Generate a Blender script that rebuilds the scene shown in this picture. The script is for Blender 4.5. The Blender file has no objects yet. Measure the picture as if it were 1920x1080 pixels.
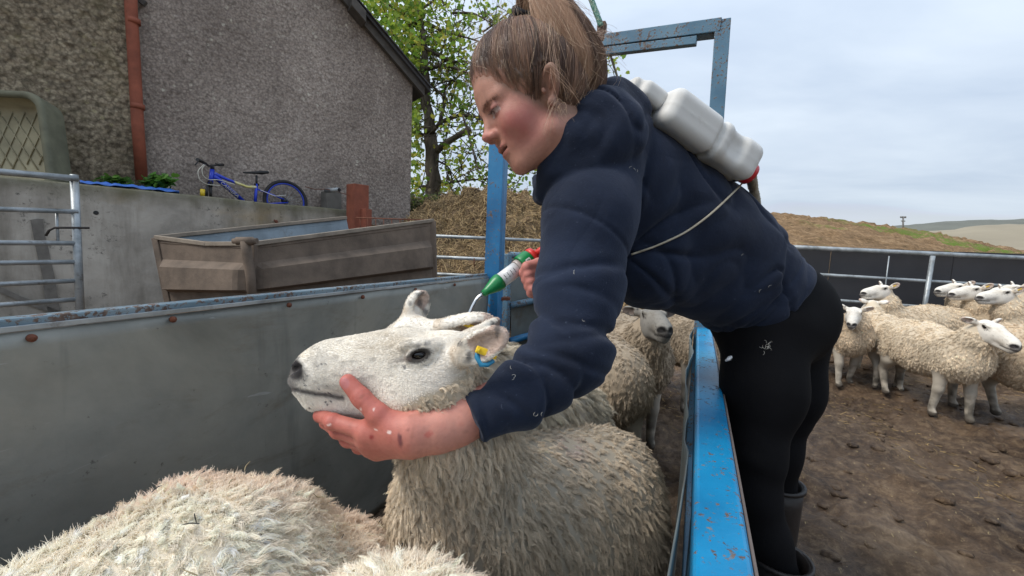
import bpy, bmesh, math, random
import numpy as np
from mathutils import Vector, Matrix

random.seed(7)
RNG = np.random.default_rng(11)
scene = bpy.context.scene
COL = scene.collection

# ------------------------------------------------------------------ camera
FPX = 800.0                                   # focal length in pixels of a 1920 wide frame


def cam_frame(yaw, pitch, roll):
    y, p, r = np.radians([yaw, pitch, roll])
    f0 = np.array([-np.sin(y), np.cos(y), 0.0])
    r0 = np.array([np.cos(y), np.sin(y), 0.0])
    u0 = np.array([0, 0, 1.0])
    f = f0 * np.cos(p) - u0 * np.sin(p)
    u = u0 * np.cos(p) + f0 * np.sin(p)
    return r0 * np.cos(r) + u * np.sin(r), u * np.cos(r) - r0 * np.sin(r), f


CR, CU, CF = cam_frame(23.3, 5.64, 2.4)
CAM = np.array([0.0, 0.0, 1.05])


def P(px, py, d):
    """World point seen at photo pixel (px, py) at a depth of d metres."""
    return CAM + d * (CF + (px - 960) / FPX * CR + (540 - py) / FPX * CU)


cam_data = bpy.data.cameras.new('camera')
cam_data.sensor_width = 36.0
cam_data.lens = 36.0 * FPX / 1920.0
cam_data.clip_start = 0.02
cam_data.clip_end = 5000.0
cam = bpy.data.objects.new('camera', cam_data)
COL.objects.link(cam)
mw = Matrix.Identity(4)
for i in range(3):
    mw[i][0], mw[i][1], mw[i][2], mw[i][3] = CR[i], CU[i], -CF[i], CAM[i]
cam.matrix_world = mw
scene.camera = cam

# ------------------------------------------------------------------ sky, sun, exposure
world = bpy.data.worlds.new('World')
scene.world = world
world.use_nodes = True
wt = world.node_tree
wt.nodes.clear()


def wnode(t, **kw):
    n = wt.nodes.new(t)
    for k, v in kw.items():
        setattr(n, k, v)
    return n


w_out = wnode('ShaderNodeOutputWorld')
w_sky = wnode('ShaderNodeTexSky')
w_sky.sky_type = 'NISHITA'
w_sky.sun_disc = False
w_sky.air_density = 1.2
w_sky.dust_density = 2.0
w_bg1 = wnode('ShaderNodeBackground')
w_bg1.inputs['Strength'].default_value = 0.06
w_bg2 = wnode('ShaderNodeBackground')
w_bg2.inputs['Strength'].default_value = 0.63
w_mix = wnode('ShaderNodeMixShader')
w_tc = wnode('ShaderNodeTexCoord')
w_sep = wnode('ShaderNodeSeparateXYZ')
w_zc = wnode('ShaderNodeMath', operation='MAXIMUM')
w_zc.inputs[1].default_value = 0.0
w_za = wnode('ShaderNodeMath', operation='ADD')
w_za.inputs[1].default_value = 0.16
w_dx = wnode('ShaderNodeMath', operation='DIVIDE')
w_dy = wnode('ShaderNodeMath', operation='DIVIDE')
w_cmb = wnode('ShaderNodeCombineXYZ')
w_map = wnode('ShaderNodeMapping')
w_map.inputs['Rotation'].default_value = (0, 0, math.radians(25))
w_map.inputs['Scale'].default_value = (0.65, 1.0, 1)
w_n1 = wnode('ShaderNodeTexNoise')
w_n1.inputs['Scale'].default_value = 1.1
w_n1.inputs['Detail'].default_value = 6.0
w_n1.inputs['Roughness'].default_value = 0.52
w_n1.inputs['Distortion'].default_value = 0.35
w_r1 = wnode('ShaderNodeValToRGB')            # cloud brightness
w_r1.color_ramp.elements[0].position = 0.30
w_r1.color_ramp.elements[0].color = (0.44, 0.53, 0.665, 1)
w_r1.color_ramp.elements[1].position = 0.72
w_r1.color_ramp.elements[1].color = (0.70, 0.78, 0.87, 1)
w_r2 = wnode('ShaderNodeValToRGB')            # brighter veil low over the land
w_r2.color_ramp.elements[0].position = 0.0
w_r2.color_ramp.elements[0].color = (0.80, 0.86, 0.93, 1)
w_r2.color_ramp.elements[1].position = 0.34
w_r2.color_ramp.elements[1].color = (0, 0, 0, 1)
w_mx = wnode('ShaderNodeMix', data_type='RGBA', blend_type='LIGHTEN')
w_mx.inputs[0].default_value = 0.75
L = wt.links.new
L(w_tc.outputs['Generated'], w_sep.inputs[0])
L(w_sep.outputs['Z'], w_zc.inputs[0])
L(w_zc.outputs[0], w_za.inputs[0])
L(w_sep.outputs['X'], w_dx.inputs[0]); L(w_za.outputs[0], w_dx.inputs[1])
L(w_sep.outputs['Y'], w_dy.inputs[0]); L(w_za.outputs[0], w_dy.inputs[1])
L(w_dx.outputs[0], w_cmb.inputs[0]); L(w_dy.outputs[0], w_cmb.inputs[1])
L(w_cmb.outputs[0], w_map.inputs[0]); L(w_map.outputs[0], w_n1.inputs['Vector'])
L(w_n1.outputs[0], w_r1.inputs[0])
L(w_zc.outputs[0], w_r2.inputs[0])
L(w_r1.outputs[0], w_mx.inputs[6]); L(w_r2.outputs[0], w_mx.inputs[7])
# thick cloud is brighter overhead than near the horizon
w_ov = wnode('ShaderNodeMath', operation='MULTIPLY_ADD')
w_ov.inputs[1].default_value = 0.75
w_ov.inputs[2].default_value = 0.86
L(w_zc.outputs[0], w_ov.inputs[0])
w_ml = wnode('ShaderNodeVectorMath', operation='SCALE')
L(w_mx.outputs[2], w_ml.inputs[0])
L(w_ov.outputs[0], w_ml.inputs['Scale'])
L(w_ml.outputs[0], w_bg2.inputs['Color'])
L(w_sky.outputs[0], w_bg1.inputs['Color'])
w_mix.inputs[0].default_value = 0.9
L(w_bg1.outputs[0], w_mix.inputs[1]); L(w_bg2.outputs[0], w_mix.inputs[2])
L(w_mix.outputs[0], w_out.inputs[0])

sun_data = bpy.data.lights.new('sun', 'SUN')
sun_data.energy = 1.5
sun_data.angle = math.radians(25)
sun_data.color = (1.0, 0.94, 0.85)
sun = bpy.data.objects.new('sun', sun_data)
COL.objects.link(sun)
# the cloud glow comes from behind the camera, to the left
_sd = Vector((-0.50, -0.42, 0.76)).normalized()
w_sky.sun_elevation = math.asin(_sd.z)
w_sky.sun_rotation = math.atan2(_sd.x, _sd.y)
sun.rotation_euler = _sd.to_track_quat('Z', 'Y').to_euler()

scene.view_settings.view_transform = 'Standard'
scene.view_settings.look = 'None'
scene.view_settings.exposure = 0.95
scene.view_settings.gamma = 1.0
scene.view_settings.use_curve_mapping = False
scene.render.engine = 'CYCLES'
scene.cycles.max_bounces = 8
scene.cycles.diffuse_bounces = 5
scene.cycles.glossy_bounces = 3
scene.cycles.transparent_max_bounces = 8
scene.render.resolution_x, scene.render.resolution_y = 1024, 576


# ------------------------------------------------------------------ tags
def tag(o, label=None, cat=None, group=None, kind=None):
    if label: o['label'] = label
    if cat: o['category'] = cat
    if group: o['group'] = group
    if kind: o['kind'] = kind
    return o


def empty(name, loc=(0, 0, 0), label=None, cat=None, group=None):
    o = bpy.data.objects.new(name, None)
    o.location = tuple(loc)
    o.empty_display_size = 0.1
    COL.objects.link(o)
    return tag(o, label, cat, group)


def adopt(o, parent):
    """Parent keeping the world position (all roots are unrotated unless said otherwise)."""
    o.parent = parent
    o.matrix_parent_inverse = Matrix.Translation(parent.location).inverted() if parent.type == 'EMPTY' else Matrix.Identity(4)
    return o


# ------------------------------------------------------------------ materials
def lin(r, g, b):
    """sRGB 0-255 to linear."""
    def c(v):
        v /= 255.0
        return v / 12.92 if v <= 0.04045 else ((v + 0.055) / 1.055) ** 2.4
    return (c(r), c(g), c(b), 1.0)


class NT:
    """Small helper to wire a principled material."""
    def __init__(self, name, rough=0.7, metal=0.0, spec=0.5):
        self.m = bpy.data.materials.new(name)
        self.m.use_nodes = True
        self.t = self.m.node_tree
        self.b = self.t.nodes['Principled BSDF']
        self.b.inputs['Roughness'].default_value = rough
        self.b.inputs['Metallic'].default_value = metal
        self.b.inputs['Specular IOR Level'].default_value = spec
        self._tc = None
        self.bump_last = None

    def n(self, t, **kw):
        x = self.t.nodes.new(t)
        for k, v in kw.items():
            setattr(x, k, v)
        return x

    def l(self, a, b):
        self.t.links.new(a, b)

    def tc(self, scale=(1, 1, 1), rot=(0, 0, 0)):
        if self._tc is None:
            self._tc = self.n('ShaderNodeTexCoord')
        mp = self.n('ShaderNodeMapping')
        mp.inputs['Scale'].default_value = scale
        mp.inputs['Rotation'].default_value = rot
        self.l(self._tc.outputs['Object'], mp.inputs[0])
        return mp.outputs[0]

    def noise(self, scale, detail=4, rough=0.55, stretch=(1, 1, 1), dist=0.0, rot=(0, 0, 0)):
        x = self.n('ShaderNodeTexNoise')
        x.inputs['Scale'].default_value = scale
        x.inputs['Detail'].default_value = detail
        x.inputs['Roughness'].default_value = rough
        x.inputs['Distortion'].default_value = dist
        self.l(self.tc(stretch, rot), x.inputs['Vector'])
        return x.outputs[0]

    def voronoi(self, scale, feature='F1', stretch=(1, 1, 1), rnd=1.0):
        x = self.n('ShaderNodeTexVoronoi', feature=feature)
        x.inputs['Scale'].default_value = scale
        x.inputs['Randomness'].default_value = rnd
        self.l(self.tc(stretch), x.inputs['Vector'])
        return x

    def ramp(self, fac, stops, interp='LINEAR'):
        r = self.n('ShaderNodeValToRGB')
        cr = r.color_ramp
        cr.interpolation = interp
        while len(cr.elements) > 1:
            cr.elements.remove(cr.elements[-1])
        for i, (p, c) in enumerate(stops):
            e = cr.elements[0] if i == 0 else cr.elements.new(p)
            e.position = p
            if not hasattr(c, '__len__'):
                c = (c, c, c, 1)
            e.color = c if len(c) == 4 else (*c, 1)
        self.l(fac, r.inputs[0])
        return r.outputs[0]

    def mix(self, fac, a, b, blend='MIX'):
        x = self.n('ShaderNodeMix', data_type='RGBA', blend_type=blend)
        for s, v in ((0, fac), (6, a), (7, b)):
            if hasattr(v, 'is_linked'):
                self.l(v, x.inputs[s])
            elif s == 0:
                x.inputs[0].default_value = v
            else:
                x.inputs[s].default_value = v if hasattr(v, '__len__') else (v, v, v, 1)
        return x.outputs[2]

    def attr(self, name='Col'):
        x = self.n('ShaderNodeAttribute', attribute_name=name)
        return x.outputs['Color']

    def base(self, c):
        if hasattr(c, 'is_linked'):
            self.l(c, self.b.inputs['Base Color'])
        else:
            self.b.inputs['Base Color'].default_value = c if len(c) == 4 else (*c, 1)
        return self

    def rough(self, c):
        self.l(c, self.b.inputs['Roughness'])
        return self

    def bump(self, h, strength=0.3, dist=0.01):
        x = self.n('ShaderNodeBump')
        x.inputs['Strength'].default_value = strength
        x.inputs['Distance'].default_value = dist
        self.l(h, x.inputs['Height'])
        if self.bump_last is not None:
            self.l(self.bump_last, x.inputs['Normal'])
        self.bump_last = x.outputs[0]
        self.l(x.outputs[0], self.b.inputs['Normal'])
        return self


def mat_plain(name, col, rough=0.6, metal=0.0, var=0.25, scale=8.0, bump=0.0, bscale=60.0):
    t = NT(name, rough, metal)
    c = col if len(col) == 4 else (*col, 1)
    d = tuple(v * (1 - var) for v in c[:3]) + (1,)
    t.base(t.ramp(t.noise(scale, 5, 0.6), [(0.3, d), (0.7, c)]))
    if bump:
        t.bump(t.noise(bscale, 4, 0.6), bump, 0.004)
    return t.m


def mat_blue_paint(name, rust=0.53, blue=(40, 118, 178), scale=5.0, fine=0.36):
    t = NT(name, 0.5)
    b1, b2 = lin(*blue), lin(int(blue[0] * 0.55), int(blue[1] * 0.72), int(blue[2] * 0.78))
    paint = t.ramp(t.noise(3.0, 5, 0.6), [(0.3, b2), (0.55, b1), (0.75, lin(min(blue[0] + 22, 255), min(blue[1] + 18, 255), min(blue[2] + 14, 255)))])
    rustc = t.ramp(t.noise(60, 4), [(0.3, lin(60, 48, 44)), (0.5, lin(94, 76, 66)), (0.7, lin(112, 112, 110))])
    m1 = t.noise(scale * 1.3, 9, 0.72, (1, 1, 1), 0.6)
    m2 = t.noise(scale * 16, 3, 0.6)
    mm = t.mix(fine, m1, m2)
    fac = t.ramp(mm, [(rust - 0.012, 0.0), (rust + 0.03, 1.0)])
    t.base(t.mix(fac, paint, rustc))
    t.rough(t.ramp(fac, [(0, 0.36), (1, 0.8)]))
    t.bump(t.mix(0.5, fac, t.noise(110, 3)), 0.25, 0.003)
    return t.m


def mat_galv(name, base=(132, 136, 138), dark=(84, 90, 92), metal=0.35, rough=0.5, scale=6.0):
    t = NT(name, rough, metal)
    c = t.ramp(t.noise(scale, 7, 0.62, (1, 1, 1), 0.5), [(0.28, lin(*dark)), (0.62, lin(*base))])
    dirt = t.ramp(t.noise(scale * 3.1, 7, 0.7), [(0.56, 0.0), (0.72, 0.75)])
    c = t.mix(dirt, c, lin(92, 84, 74))
    t.base(c)
    t.rough(t.ramp(t.noise(scale * 2, 5), [(0.3, rough - 0.12), (0.7, rough + 0.2)]))
    t.bump(t.noise(40, 5), 0.1, 0.004)
    return t.m


# ------------------------------------------------------------------ meshes
def mesh_np(name, verts, quads=None, mat=None, parent=None, col=None, smooth=True, tris=None):
    me = bpy.data.meshes.new(name)
    verts = np.asarray(verts, np.float32)
    me.vertices.add(len(verts))
    me.vertices.foreach_set('co', verts.ravel())
    idx, starts, tot, s = [], [], [], 0
    for arr in (quads, tris):
        if arr is not None and len(arr):
            arr = np.asarray(arr, np.int32)
            k = arr.shape[1]
            idx.append(arr.ravel())
            starts.append(s + np.arange(len(arr), dtype=np.int32) * k)
            tot.append(np.full(len(arr), k, np.int32))
            s += arr.size
    idx, starts, tot = map(np.concatenate, (idx, starts, tot))
    me.loops.add(len(idx))
    me.loops.foreach_set('vertex_index', idx)
    me.polygons.add(len(starts))
    me.polygons.foreach_set('loop_start', starts)
    me.polygons.foreach_set('loop_total', tot)
    me.polygons.foreach_set('use_smooth', np.full(len(starts), bool(smooth)))
    me.update(calc_edges=True)
    if col is not None:
        a = me.attributes.new('Col', 'FLOAT_COLOR', 'POINT')
        c4 = np.ones((len(verts), 4), np.float32)
        c4[:, :3] = col
        a.data.foreach_set('color', c4.ravel())
    if mat: me.materials.append(mat)
    o = bpy.data.objects.new(name, me)
    COL.objects.link(o)
    if parent is not None: adopt(o, parent)
    return o


def _perp(d):
    d = np.asarray(d, float)
    d = d / np.linalg.norm(d)
    a = np.array([0, 0, 1.0]) if abs(d[2]) < 0.9 else np.array([1.0, 0, 0])
    u = np.cross(a, d); u /= np.linalg.norm(u)
    return d, u, np.cross(d, u)


class MB:
    """Collects shapes and links them as ONE mesh object."""
    def __init__(self):
        self.v, self.f, self.sm = [], [], []

    def add(self, vs, fs, smooth=False):
        o = len(self.v)
        self.v += [tuple(map(float, p)) for p in vs]
        self.f += [tuple(i + o for i in f) for f in fs]
        self.sm += [smooth] * len(fs)
        return self

    def hexa(self, c):
        """Eight corners: bottom loop then top loop."""
        return self.add(c, [(3, 2, 1, 0), (4, 5, 6, 7), (0, 1, 5, 4), (1, 2, 6, 5), (2, 3, 7, 6), (3, 0, 4, 7)])

    def box(self, a, b):
        (x0, y0, z0), (x1, y1, z1) = a, b
        return self.hexa([(x0, y0, z0), (x1, y0, z0), (x1, y1, z0), (x0, y1, z0), (x0, y0, z1), (x1, y0, z1), (x1, y1, z1), (x0, y1, z1)])

    def bar(self, p, q, w, h, up=(0, 0, 1)):
        """Square bar from p to q, w wide across and h along up."""
        p, q, up = np.array(p, float), np.array(q, float), np.array(up, float)
        d = q - p; d /= np.linalg.norm(d)
        s = np.cross(d, up); s /= np.linalg.norm(s)
        u = np.cross(s, d)
        c = []
        for e in (p, q):
            c += [e - s * w / 2 - u * h / 2, e + s * w / 2 - u * h / 2, e + s * w / 2 + u * h / 2, e - s * w / 2 + u * h / 2]
        return self.hexa([c[0], c[1], c[5], c[4], c[3], c[2], c[6], c[7]])

    def tube(self, pts, r, n=10, caps=True):
        pts = [np.array(p, float) for p in pts]
        rs = r if hasattr(r, '__len__') else [r] * len(pts)
        vs, fs = [], []
        d0, u, w = _perp(pts[1] - pts[0])
        for i, p in enumerate(pts):
            d = pts[min(i + 1, len(pts) - 1)] - pts[max(i - 1, 0)]
            d /= np.linalg.norm(d) + 1e-12
            u = u - d * (u @ d); u /= np.linalg.norm(u) + 1e-12
            w = np.cross(d, u)
            for k in range(n):
                a = 2 * math.pi * k / n
                vs.append(p + rs[i] * (u * math.cos(a) + w * math.sin(a)))
        for i in range(len(pts) - 1):
            for k in range(n):
                fs.append((i * n + k, i * n + (k + 1) % n, (i + 1) * n + (k + 1) % n, (i + 1) * n + k))
        self.add(vs, fs, True)
        if caps:
            o = len(self.v) - len(vs)
            self.f += [tuple(o + k for k in range(n - 1, -1, -1)), tuple(o + (len(pts) - 1) * n + k for k in range(n))]
            self.sm += [False, False]
        return self

    def lathe(self, p, axis, prof, n=20):
        """prof: (distance along axis, radius)."""
        d, u, w = _perp(axis)
        vs, fs = [], []
        for (t, r) in prof:
            for k in range(n):
                a = 2 * math.pi * k / n
                vs.append(np.array(p) + d * t + r * (u * math.cos(a) + w * math.sin(a)))
        m = len(prof)
        for i in range(m - 1):
            for k in range(n):
                fs.append((i * n + k, i * n + (k + 1) % n, (i + 1) * n + (k + 1) % n, (i + 1) * n + k))
        fs.append(tuple(range(n - 1, -1, -1)))
        fs.append(tuple((m - 1) * n + k for k in range(n)))
        self.add(vs, fs, True)
        self.sm[-1] = self.sm[-2] = False
        return self

    def build(self, name, mat, parent=None, bevel=0.0, seg=2):
        me = bpy.data.meshes.new(name)
        me.from_pydata(self.v, [], self.f)
        me.polygons.foreach_set('use_smooth', self.sm)
        me.update()
        if mat: me.materials.append(mat)
        o = bpy.data.objects.new(name, me)
        COL.objects.link(o)
        if parent is not None: adopt(o, parent)
        if bevel:
            b = o.modifiers.new('bevel', 'BEVEL')
            b.width = bevel; b.segments = seg; b.limit_method = 'ANGLE'; b.angle_limit = math.radians(40)
            b.harden_normals = False
        return o


# ------------------------------------------------------------------ vector noise
def _hash(ix, iy, iz):
    h = (ix.astype(np.uint32) * np.uint32(374761393) + iy.astype(np.uint32) * np.uint32(668265263) + iz.astype(np.uint32) * np.uint32(2147483647 - 57))
    h = (h ^ (h >> np.uint32(13))) * np.uint32(1274126177)
    h = h ^ (h >> np.uint32(16))
    return h.astype(np.float32) / np.float32(4294967295.0)


def noise3(p):
    p = np.asarray(p, np.float32) + np.float32(1000.0)
    i = np.floor(p)
    f = p - i
    f = f * f * (3 - 2 * f)
    i = i.astype(np.int64)
    x, y, z = i[..., 0], i[..., 1], i[..., 2]
    fx, fy, fz = f[..., 0], f[..., 1], f[..., 2]
    def L1(a, b, t): return a + (b - a) * t
    c00 = L1(_hash(x, y, z), _hash(x + 1, y, z), fx); c10 = L1(_hash(x, y + 1, z), _hash(x + 1, y + 1, z), fx)
    c01 = L1(_hash(x, y, z + 1), _hash(x + 1, y, z + 1), fx); c11 = L1(_hash(x, y + 1, z + 1), _hash(x + 1, y + 1, z + 1), fx)
    return L1(L1(c00, c10, fy), L1(c01, c11, fy), fz) * 2 - 1


def fbm(p, o=4, g=0.5):
    s, a = 0, 1.0
    for k in range(o):
        s = s + a * noise3(np.asarray(p) * (2.03 ** k) + 17.3 * k)
        a *= g
    return s


# ------------------------------------------------------------------ implicit surfaces
def smin(a, b, k):
    h = np.maximum(k - np.abs(a - b), 0) / k
    return np.minimum(a, b) - h * h * k * 0.25


def smax(a, b, k):
    return -smin(-a, -b, k)


def s_cone(p, a, b, ra, rb=None):
    a, b = np.asarray(a, np.float32), np.asarray(b, np.float32)
    rb = ra if rb is None else rb
    ba = b - a
    t = np.clip(((p - a) @ ba) / (ba @ ba), 0, 1)
    return np.linalg.norm(p - a - t[..., None] * ba, axis=-1) - (ra + (rb - ra) * t)


def s_chain(p, pts, rs, k=0.02):
    d = None
    for i in range(len(pts) - 1):
        e = s_cone(p, pts[i], pts[i + 1], rs[i], rs[i + 1])
        d = e if d is None else smin(d, e, k)
    return d


def s_ell(p, c, r, rot=None):
    q = p - np.asarray(c, np.float32)
    if rot is not None:
        q = q @ np.asarray(rot, np.float32)          # columns of rot are the ellipsoid's own axes
    r = np.asarray(r, np.float32)
    k0 = np.linalg.norm(q / r, axis=-1)
    k1 = np.linalg.norm(q / (r * r), axis=-1)
    return k0 * (k0 - 1) / np.maximum(k1, 1e-6)


def s_box(p, c, half, rad, rot=None):
    q = p - np.asarray(c, np.float32)
    if rot is not None:
        q = q @ np.asarray(rot, np.float32)
    e = np.abs(q) - (np.asarray(half, np.float32) - rad)
    return np.linalg.norm(np.maximum(e, 0), axis=-1) + np.minimum(e.max(-1), 0) - rad


def sdf_mesh(f, lo, hi, h, B=12, slack=1.0):
    """Sparse surface nets: returns vertices and quads of f = 0."""
    lo, hi = np.asarray(lo, float), np.asarray(hi, float)
    nb = np.maximum(np.ceil((hi - lo) / (h * B)).astype(int), 1)
    g = np.stack(np.meshgrid(*[np.arange(n) for n in nb], indexing='ij'), -1).reshape(-1, 3)
    cen = lo + (g + 0.5) * h * B
    d = np.concatenate([f(c.astype(np.float32)) for c in np.array_split(cen, max(1, len(cen) // 60000))])
    g = g[np.abs(d) < 0.87 * h * B * 1.25 + 0.02 * slack]
    N = nb * B + 2
    off = np.stack(np.meshgrid(*[np.arange(B + 1)] * 3, indexing='ij'), -1).reshape(-1, 3)
    cells_k, cells_v, quads = [], [], []
    M = B + 1
    for gb in np.array_split(g, max(1, len(g) // 48)):
        if not len(gb): continue
        gi = gb[:, None, :] * B + off[None]
        v = f((lo + gi * h).astype(np.float32).reshape(-1, 3)).reshape(len(gb), M, M, M)
        s = v < 0
        c = [s[:, i:M - 1 + i, j:M - 1 + j, k:M - 1 + k] for i in (0, 1) for j in (0, 1) for k in (0, 1)]
        anyv = np.logical_or.reduce(c) & ~np.logical_and.reduce(c)
        bi, ci, cj, ck = np.nonzero(anyv)
        if len(bi):
            acc = np.zeros((len(bi), 3)); cnt = np.zeros(len(bi))
            co = [(i, j, k) for i in (0, 1) for j in (0, 1) for k in (0, 1)]
            val = {o: v[bi, ci + o[0], cj + o[1], ck + o[2]] for o in co}
            for a in range(3):
                for o in co:
                    if o[a] == 0:
                        q = list(o); q[a] = 1; q = tuple(q)
                        va, vb = val[o], val[q]
                        m = (va < 0) != (vb < 0)
                        t = va / np.where(m, va - vb, 1)
                        pt = np.tile(np.array(o, float), (len(bi), 1)); pt[:, a] += t
                        acc[m] += pt[m]; cnt[m] += 1
            ijk = gb[bi] * B + np.stack([ci, cj, ck], -1)
            cells_v.append(lo + (ijk + acc / cnt[:, None]) * h)
            cells_k.append((ijk[:, 0] * N[1] + ijk[:, 1]) * N[2] + ijk[:, 2])
        for a in range(3):
            sl0 = [slice(None)] + [slice(0, B)] * 3
            sl1 = list(sl0); sl1[a + 1] = slice(1, B + 1)
            s0, s1 = s[tuple(sl0)], s[tuple(sl1)]
            bi, ci, cj, ck = np.nonzero(s0 != s1)
            if not len(bi): continue
            ijk = gb[bi] * B + np.stack([ci, cj, ck], -1)
            flip = s0[bi, ci, cj, ck]
            u, w = (a + 1) % 3, (a + 2) % 3
            ks = []
            for du, dw in ((0, 0), (-1, 0), (-1, -1), (0, -1)):
                q = ijk.copy(); q[:, u] += du; q[:, w] += dw
                ks.append((q[:, 0] * N[1] + q[:, 1]) * N[2] + q[:, 2])
            ks = np.stack(ks, -1)
            ks[~flip] = ks[~flip][:, ::-1]
            quads.append(ks)
    K = np.concatenate(cells_k); V = np.concatenate(cells_v)
    o = np.argsort(K); K, V = K[o], V[o]
    Q = np.concatenate(quads)
    idx = np.searchsorted(K, Q)
    idx = np.minimum(idx, len(K) - 1)
    ok = (K[idx] == Q).all(1)
    return V, idx[ok]


def vert_normals(V, Q):
    n = np.zeros_like(V)
    fn = np.cross(V[Q[:, 2]] - V[Q[:, 0]], V[Q[:, 3]] - V[Q[:, 1]])
    for k in range(4):
        np.add.at(n, Q[:, k], fn)
    return n / (np.linalg.norm(n, axis=1, keepdims=True) + 1e-12)


# ------------------------------------------------------------------ hair curves
def hair_obj(name, pts, rad, mat, parent=None, col=None):
    """pts (N, S, 3), rad (S,) or (N, S), col (N, 3)."""
    N, S, _ = pts.shape
    hc = bpy.data.hair_curves.new(name)
    hc.add_curves([S] * N)
    hc.attributes['position'].data.foreach_set('vector', np.ascontiguousarray(pts, np.float32).ravel())
    r = hc.attributes.get('radius') or hc.attributes.new('radius', 'FLOAT', 'POINT')
    r.data.foreach_set('value', np.ascontiguousarray(np.broadcast_to(rad, (N, S)), np.float32).ravel())
    if col is not None:
        a = hc.attributes.new('Col', 'FLOAT_COLOR', 'CURVE')
        c4 = np.ones((N, 4), np.float32); c4[:, :3] = col
        a.data.foreach_set('color', c4.ravel())
    hc.materials.append(mat)
    o = bpy.data.objects.new(name, hc)
    COL.objects.link(o)
    if parent is not None: adopt(o, parent)
    return o


def sample_quads(V, Q, Nn, mask_w, n):
    """Random points on quads, weighted by area * mask."""
    a = np.linalg.norm(np.cross(V[Q[:, 2]] - V[Q[:, 0]], V[Q[:, 3]] - V[Q[:, 1]]), axis=1) * 0.5
    w = a * mask_w[Q].mean(1)
    cdf = np.cumsum(w); cdf /= cdf[-1]
    q = Q[np.searchsorted(cdf, RNG.random(n))]
    u, v = RNG.random((2, n, 1))
    w4 = [(1 - u) * (1 - v), u * (1 - v), u * v, (1 - u) * v]
    p = sum(V[q[:, k]] * w4[k] for k in range(4))
    nn = sum(Nn[q[:, k]] * w4[k] for k in range(4))
    return p, nn / (np.linalg.norm(nn, axis=1, keepdims=True) + 1e-9)


def unit(v):
    return v / (np.linalg.norm(v, axis=-1, keepdims=True) + 1e-9)


def fleece(name, V, Q, Nn, wool, parent, mat, n_locks, per, length, lock_r, strand_r, comb, colf, lay=0.5, clump=0.85,
           crimp=0.002, freq=2.5, S=7, jitter=0.3, curl=0.0, tuft=0.030):
    c, n = sample_quads(V, Q, Nn, wool, n_locks)
    cb = comb(c, n)
    cb = cb - n * (cb * n).sum(1, keepdims=True)
    d = unit(n * (1 - lay) + unit(cb) * lay + RNG.normal(0, jitter, (n_locks, 3)) * 0.6)
    # neighbouring locks lean together into tufts, with partings between them
    cid = np.floor((c + .010 * np.stack([noise3(c * 30 + k * 7) for k in range(3)], -1)) / tuft).astype(int)
    _, inv = np.unique(cid, axis=0, return_inverse=True)
    inv = inv.ravel()
    cnt = np.bincount(inv)
    tc = np.stack([np.bincount(inv, c[:, k]) / cnt for k in range(3)], -1)[inv]
    pull = (tc - c); pull = pull - n * (pull * n).sum(1, keepdims=True)
    d = unit(d + pull * (0.55 / length))
    t1 = unit(np.cross(n, cb + 1e-4)); t2 = np.cross(n, t1)
    col = colf(c, n)
    col = col * (1 + RNG.normal(0, 0.13, (n_locks, 1)))
    ln = length * (0.7 + 0.6 * RNG.random(n_locks)) * (1 + 0.40 * fbm(c * 13, 2))
    ph = RNG.random(n_locks) * 6.28
    fq = freq * (0.75 + 0.5 * RNG.random(n_locks))
    R = np.repeat
    c, n, d, t1, t2, col, ln, ph, fq = (R(x, per, 0) for x in (c, n, d, t1, t2, col, ln, ph, fq))
    m = len(c)
    a, r = RNG.random(m) * 6.28, np.sqrt(RNG.random(m)) * lock_r
    off = t1 * (r * np.cos(a))[:, None] + t2 * (r * np.sin(a))[:, None]
    ln = ln * (0.8 + 0.35 * RNG.random(m))
    t = np.linspace(0, 1, S)
    pts = np.empty((m, S, 3), np.float32)
    wob = RNG.normal(0, 1, (m, 3)) * lock_r * 0.22
    sag = t1 * 0 + np.array([0, 0, -1.0])
    for i, ti in enumerate(t):
        cl = 1 - clump * ti ** 0.75
        w = np.sin(6.283 * fq * ti + ph) * crimp * min(1, ti * 3)
        w2 = np.cos(6.283 * fq * ti + ph) * (crimp * 0.6 + curl * ti)
        pts[:, i] = c - n * 0.004 + d * (ln * ti)[:, None] + off * cl + t1 * w[:, None] + t2 * (w2 * min(1, ti * 3))[:, None] + wob * ti + sag * (ln * 0.18 * ti * ti)[:, None]
    col = col * (1 + RNG.normal(0, 0.06, (m, 1)))
    rad = strand_r * (1 - 0.75 * t ** 2)
    return hair_obj(name, pts, rad, mat, parent, np.clip(col, 0.01, 0.95))


def mat_wool(name, rough=0.9, trans=0.25):
    t = NT(name, rough, 0, 0.15)
    hi = t.n('ShaderNodeHairInfo')
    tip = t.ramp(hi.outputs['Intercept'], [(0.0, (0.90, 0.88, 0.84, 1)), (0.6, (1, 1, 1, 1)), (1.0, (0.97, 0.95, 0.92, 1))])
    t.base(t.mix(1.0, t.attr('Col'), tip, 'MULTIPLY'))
    try:
        t.b.inputs['Sheen Weight'].default_value = 0.15
        t.b.inputs['Sheen Roughness'].default_value = 0.6
    except KeyError:
        pass
    return t.m


def mat_col(name, rough=0.6, sss=0.0, bump=0.0, bscale=300, spec=0.4):
    t = NT(name, rough, 0, spec)
    t.base(t.attr('Col'))
    if sss:
        t.b.inputs['Subsurface Weight'].default_value = sss
        t.b.inputs['Subsurface Radius'].default_value = (0.012, 0.005, 0.003)
        t.b.inputs['Subsurface Scale'].default_value = 0.4
    if bump:
        t.bump(t.noise(bscale, 4, 0.6), bump, 0.001)
    return t.m

# ================================================================== SETTING
def ray_plane(px, py, p0, n):
    d = P(px, py, 1.0) - CAM
    return CAM + d * (((p0 - CAM) @ n) / (d @ n))


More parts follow.
